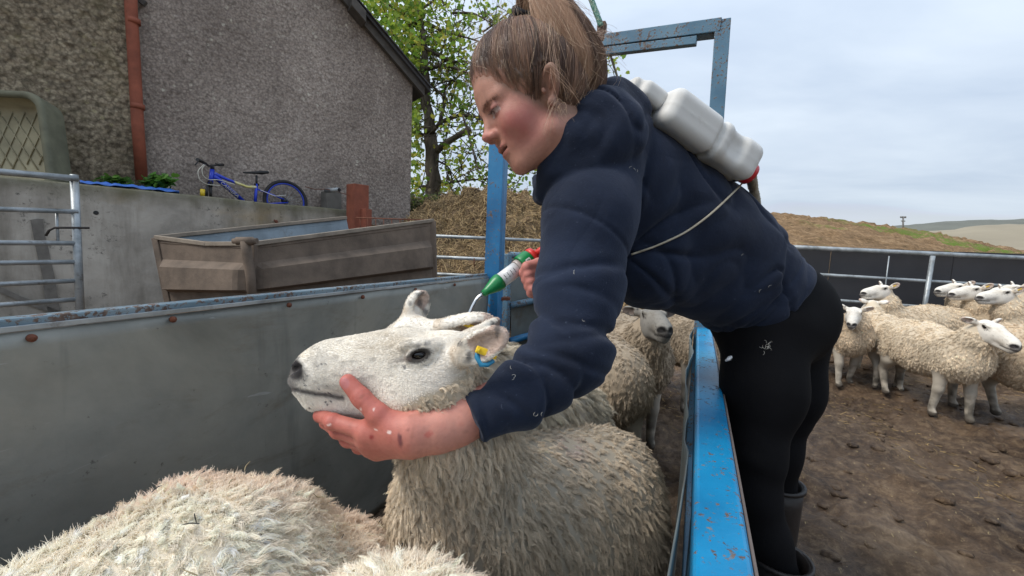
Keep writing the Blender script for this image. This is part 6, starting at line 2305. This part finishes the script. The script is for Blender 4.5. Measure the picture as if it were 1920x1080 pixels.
def mat_fleece_cloth():
    t = NT('navy_sweatshirt', 0.92, 0, 0.2)
    c = t.ramp(t.noise(5, 6, 0.65), [(0.3, lin(20, 26, 40)), (0.7, lin(32, 41, 60))])
    pil = t.ramp(t.noise(160, 3, 0.7), [(0.66, 0), (0.74, 0.35)])
    t.base(t.mix(pil, c, lin(96, 104, 122)))
    t.b.inputs['Sheen Weight'].default_value = 0.12
    t.b.inputs['Sheen Roughness'].default_value = 0.5
    t.b.inputs['Sheen Tint'].default_value = (0.6, 0.65, 0.8, 1)
    t.bump(t.noise(420, 3, 0.6), 0.35, 0.002)
    t.bump(t.noise(38, 5, 0.6), 0.25, 0.006)
    cr = t.ramp(t.noise(5.5, 1, 0.4, (1, 1, 1), 0.5), [(0.42, 1), (0.5, 0), (0.58, 1)])
    t.bump(cr, 0.22, 0.008)
    return t.m


M_navy = mat_fleece_cloth()
hood_o = mesh_np('hoodie', Vg, Qg, M_navy, woman)


# ---- leggings and boots
def leggings(p):
    d = smin(s_ell(p, P(1470, 592, 1.13), (.125, .125, .138)), s_ell(p, P(1474, 588, 1.25), (.122, .122, .135)), .06)
    d = smin(d, s_ell(p, P(1415, 575, 1.12), (.12, .13, .12)), .06)
    d = smin(d, s_chain(p, [P(1432, 620, 1.07), P(1430, 735, 1.03), P(1418, 850, 1.0), P(1416, 930, .99), P(1438, 1010, .985), P(1464, 1075, .98)], [.106, .084, .052, .043, .040, .038], .05), .05)
    d = smin(d, s_chain(p, [P(1472, 620, 1.22), P(1474, 735, 1.21), P(1454, 845, 1.22), P(1458, 940, 1.24)], [.112, .084, .056, .048], .05), .03)
    n = noise3(p * 14)
    return d - .002 * n - .0015 * np.sin((p @ CU) * 90 + 3 * n) * np.exp(-((p @ CU - (P(1430, 860, 1.0) @ CU)) / .05) ** 2)
lo = np.min([P(1420, 1080, .98), P(1420, 600, 1.0), P(1460, 1100, 1.25)], 0) - .16; hi = np.max([P(1474, 590, 1.13), P(1480, 588, 1.25)], 0) + .22
Vk, Qk = sdf_mesh(leggings, lo, hi, .0062)
t = NT('black_leggings', 0.85, 0, 0.12)
t.base(t.ramp(t.noise(7, 4), [(0.3, (0.0028, 0.0028, 0.0036, 1)), (0.7, (0.0052, 0.0052, 0.0064, 1))]))
t.bump(t.noise(300, 3), 0.2, 0.002)
mesh_np('leggings', Vk, Qk, t.m, woman)
M_boot = mat_plain('muddy_rubber_boot', lin(34, 29, 28), 0.55, 0, 0.5, 9, 0.3, 60)
M_lin = mat_plain('boot_lining', lin(112, 40, 66), 0.9, 0, 0.5, 22, 0.2)
for (top, ank, r) in ((P(1464, 1046, .98), None, .060), (P(1460, 905, 1.24), None, .063)):
    m = MB()
    ax0, ay0 = top[0], top[1]
    zz = [top[2], top[2] - .05, top[2] * .5, .16, .10, .05, .0]
    pts_ = [np.array([ax0 + .01 * (i_ / 6), ay0 + .02 * (i_ / 6), z_]) for i_, z_ in enumerate(zz)]
    m.tube(pts_, [r, r * .98, r * .9, r * .80, r * .82, r * .84, r * .86], 22, False)
    b = m.build('boot', M_boot, woman)
    so = b.modifiers.new('solid', 'SOLIDIFY'); so.thickness = 0.006; so.offset = -1
    m = MB(); fdir = np.array([-.93, -.2, 0])
    for i_ in range(1): pass
    fv, fq = sdf_mesh(lambda p, c=pts_[-1]: smin(s_ell(p, c + np.array([0, 0, .05]), (.058, .056, .07)), s_cone(p, c + np.array([0, 0, .045]), c + fdir * .14 + np.array([0, 0, .034]), .046, .034), .04), pts_[-1] - .26, pts_[-1] + .26, .009)
    mesh_np('boot_foot', fv, fq, M_boot, b)
    m = MB(); m.tube([pts_[0] + [0, 0, -.004], pts_[1], pts_[2]], [r * .93, r * .90, r * .8], 22, False); m.build('lining', M_lin, b)
    m = MB(); m.tube([pts_[0] + [0, 0, .004], pts_[0] + [0, 0, -.006]], [r * 1.02, r * 1.03], 22, False); rr_ = m.build('boot_rim', M_boot, b)
    so = rr_.modifiers.new('solid', 'SOLIDIFY'); so.thickness = 0.008; so.offset = 0


# ---- hair
def cap(p):
    q = to_local(p, WR, WO).astype(np.float32)
    d = smin(s_ell(q, (-.006, 0, .050), (.098, .074, .087)), s_ell(q, (.034, 0, .040), (.056, .058, .058)), .02)
    d = smin(d, s_ell(q, (-.055, 0, .010), (.054, .056, .070)), .03)
    up_ = q[:, 2] - hairline(q[:, 0])
    tk = np.clip(up_ / .045, 0, 1)
    d = d - (.0004 + .0100 * tk * tk * (3 - 2 * tk))
    m = .004 * noise3(q * 60) - up_
    ear = np.sqrt((q[:, 0] + .006) ** 2 + ((q[:, 2] - .004) / 1.25) ** 2) - .027
    d = smax(d, m, .010)
    d = smax(d, np.where(np.abs(q[:, 1]) > .05, -ear, -1), .006)
    groove = .0016 * np.sin(np.arctan2(q[:, 1], q[:, 0] + .05) * 70 + 3 * noise3(q * 30))
    return d + groove
Vp, Qp = sdf_mesh(cap, WO - .19, WO + .2, .0032)
qp = to_local(Vp, WR, WO)
Np = vert_normals(Vp, Qp)
ch_ = np.array(lin(92, 72, 60)[:3]) * (1 + .45 * noise3(np.column_stack([np.arctan2(qp[:, 1], qp[:, 2] - .02) * 22, qp[:, 0] * 70, qp[:, 0] * 0])))[:, None]
_tk = np.clip((qp[:, 2] - hairline(qp[:, 0])) / .034 + .30 * noise3(qp * 90), 0, 1)[:, None]
ch_ = ch_ * _tk + np.array(lin(172, 124, 107)[:3]) * (1 - _tk)
M_hair = NT('hair', 0.42, 0, 0.45)
M_hair.base(M_hair.attr('Col'))
M_hair = M_hair.m
hair_root = mesh_np('hair', Vp, Qp, M_hair, woman, ch_)
TIE = np.array([-.040, 0, .158])
n = 24000
hpnt, hnrm = sample_quads(Vp, Qp, Np, np.clip((qp[:, 2] - hairline(qp[:, 0])) / .024, .10, 1), n)
ql = to_local(hpnt, WR, WO)
cen_, rad_ = np.array([-.008, 0, .053]), np.array([.106, .082, .097])
S_ = 10
pts_ = np.empty((n, S_, 3))
back = unit(TIE - ql)
reach = RNG.uniform(.6, 1.0, (n, 1))
for i_, t_ in enumerate(np.linspace(0, 1, S_)):
    a_ = t_ * reach
    x_ = ql * (1 - a_) + TIE * a_
    v_ = (x_ - cen_) / rad_
    r0_ = np.linalg.norm((ql - cen_) / rad_, axis=1, keepdims=True)
    nv_ = np.linalg.norm(v_, axis=1, keepdims=True)
    tgt = r0_ * (1 - a_) + np.linalg.norm((TIE - cen_) / rad_) * a_
    x_ = cen_ + v_ / nv_ * tgt * rad_
    x_ = x_ + unit(x_ - cen_) * (.0012 + .0022 * RNG.random((n, 1)) * np.sin(t_ * 3.14)) + .0016 * np.sin(t_ * 5 + ql[:, :1] * 300) * np.array([0, 1, 0])
    pts_[:, i_] = x_
pw = WO + pts_ @ WR.T
streak = np.clip(fbm(np.column_stack([np.arctan2(ql[:, 1], ql[:, 2] - .02) * 9, ql[:, 0] * 30, ql[:, 0] * 0]), 3) * .8 + .35, 0, 1)[:, None]
hc_ = np.array(lin(80, 58, 47)[:3]) * (1 - streak) + np.array(lin(142, 108, 86)[:3]) * streak
hc_ = hc_ * (.86 + .28 * RNG.random((n, 1)))
hair_obj('scalp_hair', pw, .00030 * np.array([.25, .55, .8, 1, 1, 1, 1, .9, .8, .7]), M_hair, hair_root, np.clip(hc_, .01, .9))
# pony tail falling over the back of the head
n = 15000
tieW = hw(*TIE)
ctrl = np.array([tieW, P(995, -26, .745), P(1020, -16, .735), P(1054, 52, .73), P(1087, 108, .735), P(1092, 152, .75), P(1076, 198, .765)])
spread = [.009, .014, .027, .036, .038, .036, .027]
S_ = 14
tt = np.linspace(0, len(ctrl) - 1, 40)
base_c = np.stack([np.interp(tt, np.arange(len(ctrl)), ctrl[:, k]) for k in range(3)], -1)
for _ in range(6): base_c[1:-1] = (base_c[:-2] + 2 * base_c[1:-1] + base_c[2:]) / 4
sp_ = np.interp(tt, np.arange(len(ctrl)), spread)
a_ = RNG.random(n) * 6.283; r_ = np.sqrt(RNG.random(n))
tan_ = unit(np.gradient(base_c, axis=0))
sd_ = unit(np.cross(tan_, -CF)); up_ = np.cross(sd_, tan_)
ln_ = RNG.uniform(.55, 1.0, n)
pp_ = np.empty((n, S_, 3))
clump_id = (a_ * 4).astype(int) * 7 + (r_ * 4).astype(int)
for i_, t_ in enumerate(np.linspace(0, 1, S_)):
    idx = t_ * ln_ * 39
    i0 = np.minimum(idx.astype(int), 38); f_ = (idx - i0)[:, None]
    L1 = lambda A: A[i0] * (1 - f_) + A[i0 + 1] * f_
    s_l = (sp_[i0] * (1 - f_[:, 0]) + sp_[i0 + 1] * f_[:, 0])[:, None]
    wv_ = .004 * np.sin(t_ * 6 + clump_id)[:, None]
    pp_[:, i_] = L1(base_c) + (L1(sd_) * np.cos(a_)[:, None] * 1.15 + L1(up_) * np.sin(a_)[:, None] * .75) * r_[:, None] * s_l + L1(sd_) * wv_
blond = np.clip(.40 + .30 * noise3(np.column_stack([clump_id * .73, clump_id * .31, r_ * 3])) + .35 * np.cos(a_) * 1, 0, 1)[:, None]
hc_ = np.array(lin(92, 68, 54)[:3]) * (1 - blond) + np.array(lin(198, 160, 132)[:3]) * blond
hc_ = hc_ * (.86 + .28 * RNG.random((n, 1)))
hair_obj('ponytail', pp_, .00032 * np.linspace(1, .6, S_), M_hair, hair_root, np.clip(hc_, .01, .9))
nf = 420
fi = RNG.integers(0, len(hpnt), nf)
fs = hpnt[fi] + hnrm[fi] * .003
fd = unit((pw[fi, 4] - pw[fi, 0]) + hnrm[fi] * .03 * RNG.random((nf, 1)) + RNG.normal(0, .010, (nf, 3)))
fl = RNG.uniform(.03, .10, (nf, 1))
tt_ = np.linspace(0, 1, 6)
fp = np.stack([fs + fd * fl * t_ + hnrm[fi] * .012 * RNG.random((nf, 1)) * np.sin(t_ * 3.0) for t_ in tt_], 1)
hair_obj('flyaway_hair', fp, .00018 * np.linspace(1, .5, 6), M_hair, hair_root, np.array(lin(206, 178, 150)[:3]) * RNG.uniform(.5, 1.1, (nf, 1)))
nf = 380
gi = RNG.integers(0, len(pp_), nf); gs = pp_[gi, RNG.integers(3, 12, nf)]
gd = unit(pp_[gi, 13] - pp_[gi, 6] + RNG.normal(0, .03, (nf, 3))) * RNG.uniform(.02, .07, (nf, 1))
gb = RNG.normal(0, .012, (nf, 3))
hair_obj('flyaway_hair', np.stack([gs + gd * t_ + gb * t_ * t_ for t_ in tt_], 1), .00018 * np.linspace(1, .5, 6), M_hair, hair_root, np.array(lin(214, 186, 158)[:3]) * RNG.uniform(.5, 1.1, (nf, 1)))
# brows and lashes
bw = []
for sd in (1, -1):
    for _ in range(60):
        y_ = RNG.uniform(.011, .051); z_ = np.interp(y_, [.012, .030, .050], [.0235, .0275, .0235]) + RNG.normal(0, .0022)
        x_ = .12
        for _k in range(60):
            if float(face_sdf(np.array([[x_, sd * y_, z_]], np.float32))[0]) < .0004: break
            x_ -= .0008
        a0 = np.array([x_, sd * y_, z_]); dd_ = np.array([-.15, sd * .8, .35 - y_ * 12]) + RNG.normal(0, .2, 3)
        L0 = RNG.uniform(.004, .008); dd_ = dd_ / np.linalg.norm(dd_)
        bw.append([hw(*a0), hw(*(a0 + dd_ * L0 * .5 + [.0012, 0, 0])), hw(*(a0 + dd_ * L0 + [.0004, 0, 0]))])
    for k in range(34):
        y_ = .031 + (k / 33 - .5) * .026
        z_ = .0124 - .12 * (y_ - .031)
        x_ = .0732 + .0146 * math.sqrt(max(0, 1 - ((y_ - .031) / .0150) ** 2 - ((z_ - .013) / .0136) ** 2))
        a0 = np.array([x_, sd * y_, z_]); o_l = np.array([.0048, sd * (y_ - .031) * .25, -.0020]) * RNG.uniform(.8, 1.3)
        bw.append([hw(*a0), hw(*(a0 + o_l * .6)), hw(*(a0 + o_l + [.0008, 0, .0014]))])
hair_obj('brows_and_lashes', np.array(bw), np.array([.00022, .00020, .00010]), M_hair, hair_root, np.tile(np.array(lin(106, 76, 64)[:3]), (len(bw), 1)))
# loose wisps round the ear, hairline and tail
def wisps(starts, ends, k, sag, name, spread_=.006, c=(170, 140, 116)):
    out = []
    for (s0, e0) in zip(starts, ends):
        for _ in range(k):
            s1 = s0 + RNG.normal(0, spread_, 3); e1 = e0 + RNG.normal(0, spread_ * 1.6, 3)
            mid = (s1 + e1) / 2 + RNG.normal(0, .006, 3) + np.array([0, 0, sag])
            t_ = np.linspace(0, 1, 8)[:, None]
            out.append((1 - t_) ** 2 * s1 + 2 * t_ * (1 - t_) * mid + t_ ** 2 * e1)
    out = np.array(out)
    cc = np.array(lin(*c)[:3]) * (.7 + .6 * RNG.random((len(out), 1)))
    return hair_obj(name, out, .00024 * np.linspace(1, .5, 8), M_hair, hair_root, cc)
wisps([P(1030, 40, .66), P(1036, 120, .65), P(1040, 195, .655), P(1130, 70, .72), P(1132, 90, .72), P(1120, 60, .72), P(1060, -5, .70), P(1040, 190, .66), P(1050, 205, .67)],
      [P(1042, 130, .645), P(1066, 190, .66), P(1026, 252, .655), P(1160, 88, .75), P(1158, 118, .75), P(1150, 70, .76), P(1120, 40, .70), P(1052, 225, .665), P(1066, 222, .68)], 9, .012, 'wisps')
m = MB()
tv = unit(ctrl[1] - ctrl[0])
d_, u_, w_ = _perp(tv)
m.tube([tieW + tv * .006 + .016 * (u_ * math.cos(a) + w_ * math.sin(a)) for a in np.linspace(0, 6.2832, 25)], .0085, 10, False)
m.tube([tieW + tv * .020 + .015 * (u_ * math.cos(a) + w_ * math.sin(a)) for a in np.linspace(0, 6.2832, 25)], .0075, 10, False)
m.build('hair_tie', mat_plain('black_hair_tie', (0.012, 0.012, 0.018), .9, 0, .3, 50), woman)


# ---- things she carries
def hit(f, px, py, d0=.35, lift=.0):
    dr = P(px, py, 1.0) - CAM
    d = d0
    for _ in range(120):
        v = float(f((CAM + dr * d)[None].astype(np.float32))[0])
        if v < .0006: break
        d += max(v * .6, .0004)
    return CAM + dr * (d - lift)


M_jug = NT('white_jug_plastic', 0.5, 0, 0.35)
M_jug.base(M_jug.mix(M_jug.ramp(M_jug.noise(14, 6, .7), [(.60, 0), (.72, .35)]), lin(206, 205, 202), lin(160, 150, 134)))
M_jug.b.inputs['Subsurface Weight'].default_value = 0.12
M_jug.b.inputs['Subsurface Radius'].default_value = (.03, .03, .03)
M_jug.b.inputs['Subsurface Scale'].default_value = 0.5
M_jug = M_jug.m
ja = unit(P(1390, 322, .965) - P(1228, 206, .885))
jn = unit(CU * .82 + CR * .57 - ja * ((CU * .82 + CR * .57) @ ja)); jw = np.cross(ja, jn)
JR = np.stack([ja, jn, jw], 1)
JC = P(1297, 264, .92)
def jug(p):
    q = (p - JC) @ JR
    d = s_box(q, (0, 0, 0), (.124, .040, .085), .022)
    for (x0_, w_, dp) in ((.004, .006, .008), ):
        d = d + dp * np.exp(-((q[:, 0] - x0_) / w_) ** 2)
    d = d + .011 * np.exp(-((q[:, 0] - .050) / .020) ** 4) * np.exp(-((q[:, 1] - .005) / .034) ** 2)
    d = d + .0015 * np.exp(-(q[:, 1] / .0014) ** 2) * -.6
    return d
Vj, Qj = sdf_mesh(jug, JC - .2, JC + .2, .0034)
jugo = mesh_np('drench_pack', Vj, Qj, M_jug)
tag(jugo, 'white plastic drench pack strapped across the woman\'s back', 'drench pack')
def jneck(p):
    q = (p - (JC - ja * .146 + jn * .008)) @ JR
    return smin(s_box(q, (0, 0, 0), (.030, .020, .055), .014), s_box(q, (-.034, .004, 0), (.014, .014, .040), .010), .008)
Vn_, Qn_ = sdf_mesh(jneck, JC - ja * .16 - .12, JC - ja * .16 + .12, .0034)
mesh_np('pack_shoulder', Vn_, Qn_, M_jug, jugo)
m = MB(); m.lathe(JC + ja * .120 - jn * .004 + jw * .035, ja, [(0, .024), (.008, .0255), (.024, .024), (.029, .014), (.034, .010)], 20)
m.build('red_cap', mat_plain('red_plastic', lin(206, 34, 48), .4, 0, .15, 20), jugo)
M_cord = mat_plain('cream_cord', lin(186, 176, 156), .85, 0, .25, 60)
tt = np.linspace(0, 1, 30)
cxy = np.stack([np.interp(tt, [0, .15, .3, .5, .75, .9, 1], [1386, 1356, 1325, 1284, 1232, 1200, 1184]), np.interp(tt, [0, .15, .3, .5, .75, .9, 1], [350, 380, 408, 437, 461, 472, 477])], -1)
for _ in range(4): cxy[1:-1] = (cxy[:-2] + 2 * cxy[1:-1] + cxy[2:]) / 4
cp = [hit(hoodie, x, y, .45, .004) for x, y in cxy]
cp = [JC + ja * .128 - jn * .010 + jw * .060] + cp
MB().tube(cp, .0021, 6).build('shoulder_cord', M_cord, jugo)
lp = []
for a_ in np.linspace(-1.45, 1.45, 24):
    lp.append(JC + ja * (.100 + .0265 * math.cos(a_)) + jn * (.0425 * math.sin(a_)) + jw * .050)
MB().tube(lp, .0022, 6).build('dark_cord', M_black, jugo)
twisted([JC + ja * .150 - jn * .004 + jw * .035, P(1412, 352, 1.03), P(1417, 375, 1.06), P(1420, 400, 1.10)], .0105, 7, mat_plain('beige_hose', lin(172, 164, 146), .8, 0, .4, 80, .4), 'supply_hose', jugo, 40)

# drench gun
gA, gB = P(906, 551, .925), P(1022, 464, .985)
ga_ = unit(gB - gA); GLn = np.linalg.norm(gB - gA)
def gp_(t): return gA + ga_ * (GLn * t)
M_green = mat_plain('green_plastic', lin(22, 132, 72), .35, 0, .2, 20)
M_redp = mat_plain('red_plunger', lin(222, 54, 50), .35, 0, .15, 20)
M_clear = mat_plain('white_barrel', lin(226, 226, 228), .3, 0, .08, 10)
M_chrome = NT('chrome', .16, 1.0).base((.72, .72, .72)).m
gun = empty('drench_gun', tuple(gp_(.4)), 'green and red drench gun with a bent steel nozzle in the far hand', 'drench gun')
m = MB(); m.lathe(gp_(0), ga_, [(0, 0.0072), (.010, 0.0090), (.034, 0.0174), (.044, 0.0190), (.050, 0.0180)], 24); m.build('nose_cone', M_green, gun)
u0 = .0505
m = MB(); m.lathe(gp_(0) + ga_ * u0, ga_, [(0, 0.0170), (.046, 0.0170)], 24); brl = m.build('barrel', M_clear, gun)
mk = mat_plain('print_ink', lin(60, 62, 66), .6, 0, .1, 9)
sv = unit(-CF - ga_ * (-CF @ ga_)); tv2 = np.cross(ga_, sv)
for k in range(4):
    c = gp_(0) + ga_ * (u0 + .008 + .009 * k)
    m = MB()
    for (b0, b1) in ((-.35, .05), (.15, .35)):
        m.tube([c + .01722 * (sv * math.cos(a) + tv2 * math.sin(a)) for a in np.linspace(b0, b1, 5)], .0007, 4)
    mm_ = m.build('scale_mark', mk, brl); mm_['kind'] = 'stuff'
m = MB(); m.lathe(gp_(0) + ga_ * (u0 + .0465), ga_, [(0, 0.0186), (.010, 0.0186)], 24); m.build('barrel_collar', mat_plain('grey_collar', lin(176, 164, 160), .3, 0, .1, 9), gun)
m = MB(); m.lathe(gp_(0) + ga_ * (u0 + .057), ga_, [(0, 0.0222), (.004, 0.0234), (.026, 0.0234), (.030, 0.0216)], 24); bodyg = m.build('gun_body', M_green, gun)
c = gp_(0) + ga_ * (u0 + .072)
m = MB()
arc = [c + .0239 * (sv * math.cos(a) + tv2 * math.sin(a)) for a in np.linspace(-.15, .55, 8)]
V_, F_ = [], []
for k, a_ in enumerate(arc):
    V_ += [a_ - ga_ * .006, a_ + ga_ * .006]
for k in range(7): F_.append((2 * k, 2 * k + 1, 2 * k + 3, 2 * k + 2))
m.add(V_, F_, True); lb = m.build('label_plate', M_clear, bodyg)
m = MB()
for k, (b0, b1) in enumerate(((.0, .12), (.2, .28), (.34, .46))):
    m.tube([c + ga_ * (.003 - .003 * (k % 2)) + .02425 * (sv * math.cos(a) + tv2 * math.sin(a)) for a in np.linspace(b0, b1, 3)], .0009, 4)
    m.tube([c - ga_ * (.003) + .02425 * (sv * math.cos(b0) + tv2 * math.sin(b0)), c + ga_ * (.003) + .02425 * (sv * math.cos(b0) + tv2 * math.sin(b0))], .0008, 4)
mm_ = m.build('label_print', M_green, lb) if False else m.build('label_print', M_green, bodyg); mm_['kind'] = 'stuff'
m = MB(); m.lathe(gp_(0) + ga_ * (u0 + .0875), ga_, [(0, 0.0198), (.004, 0.0222), (.012, 0.0210), (.016, 0.0120)], 22); m.build('red_collar', M_redp, gun)
m = MB(); m.tube([gp_(0) + ga_ * (u0 + .10), gp_(0) + ga_ * (u0 + .19)], .0085, 12); m.build('plunger_rod', M_redp, gun)
m = MB(); m.tube([gp_(0) + ga_ * (u0 + .080) - tv2 * .0 + (-CU) * .012, P(990, 517, .945), P(1004, 534, .95), P(1012, 550, .955)], [.012, .0115, .011, .010], 10); m.build('lever_handle', M_green, gun)
m = MB(); nz_ = [gA + ga_ * .004, P(899, 556, .924), P(892, 563, .923), P(886, 574, .922), P(880, 588, .92), P(874, 604, .918)]
m.tube(nz_, [.0048, .0044, .0042, .0042, .0042, .0044], 12); m.build('nozzle', M_chrome, gun)

# lint and wool caught on the dark clothes
lint = []
def cloth(p): return np.minimum(hoodie(p), leggings(p))
for (x, y, k, s) in ((1440, 650, 14, 10), (1180, 318, 2, 7), (1200, 317, 1, 6), (1078, 512, 2, 5), (1395, 480, 1, 7), (960, 700, 4, 8), (1430, 545, 2, 9), (1100, 600, 1, 8), (1010, 780, 3, 9)):
    for _ in range(k):
        x0_, y0_ = x + RNG.normal(0, s * .5), y + RNG.normal(0, s * .5)
        a_ = RNG.random() * 6.28
        pz_ = [hit(cloth, x0_ + math.cos(a_ + b_) * s * t_, y0_ + math.sin(a_ + b_) * s * t_, .45, .002) for t_, b_ in ((0, 0), (.4, .3), (.8, .8))]
        if max(np.linalg.norm(pz_[0] - pz_[1]), np.linalg.norm(pz_[2] - pz_[1])) < .05: lint.append(pz_)
lo_ = hair_obj('lint', np.array(lint), np.array([.00022, .00026, .00015]), M_wool, woman, np.tile([.55, .53, .48], (len(lint), 1)))
lo_['kind'] = 'stuff'
c = hit(cloth, 1368, 672, .45, .003)
m = MB(); m.tube([c - CR * .010 - CU * .006, c, c + CR * .012 + CU * .008], [.002, .0055, .0012], 6); m.build('wool_tuft', M_clear, woman)
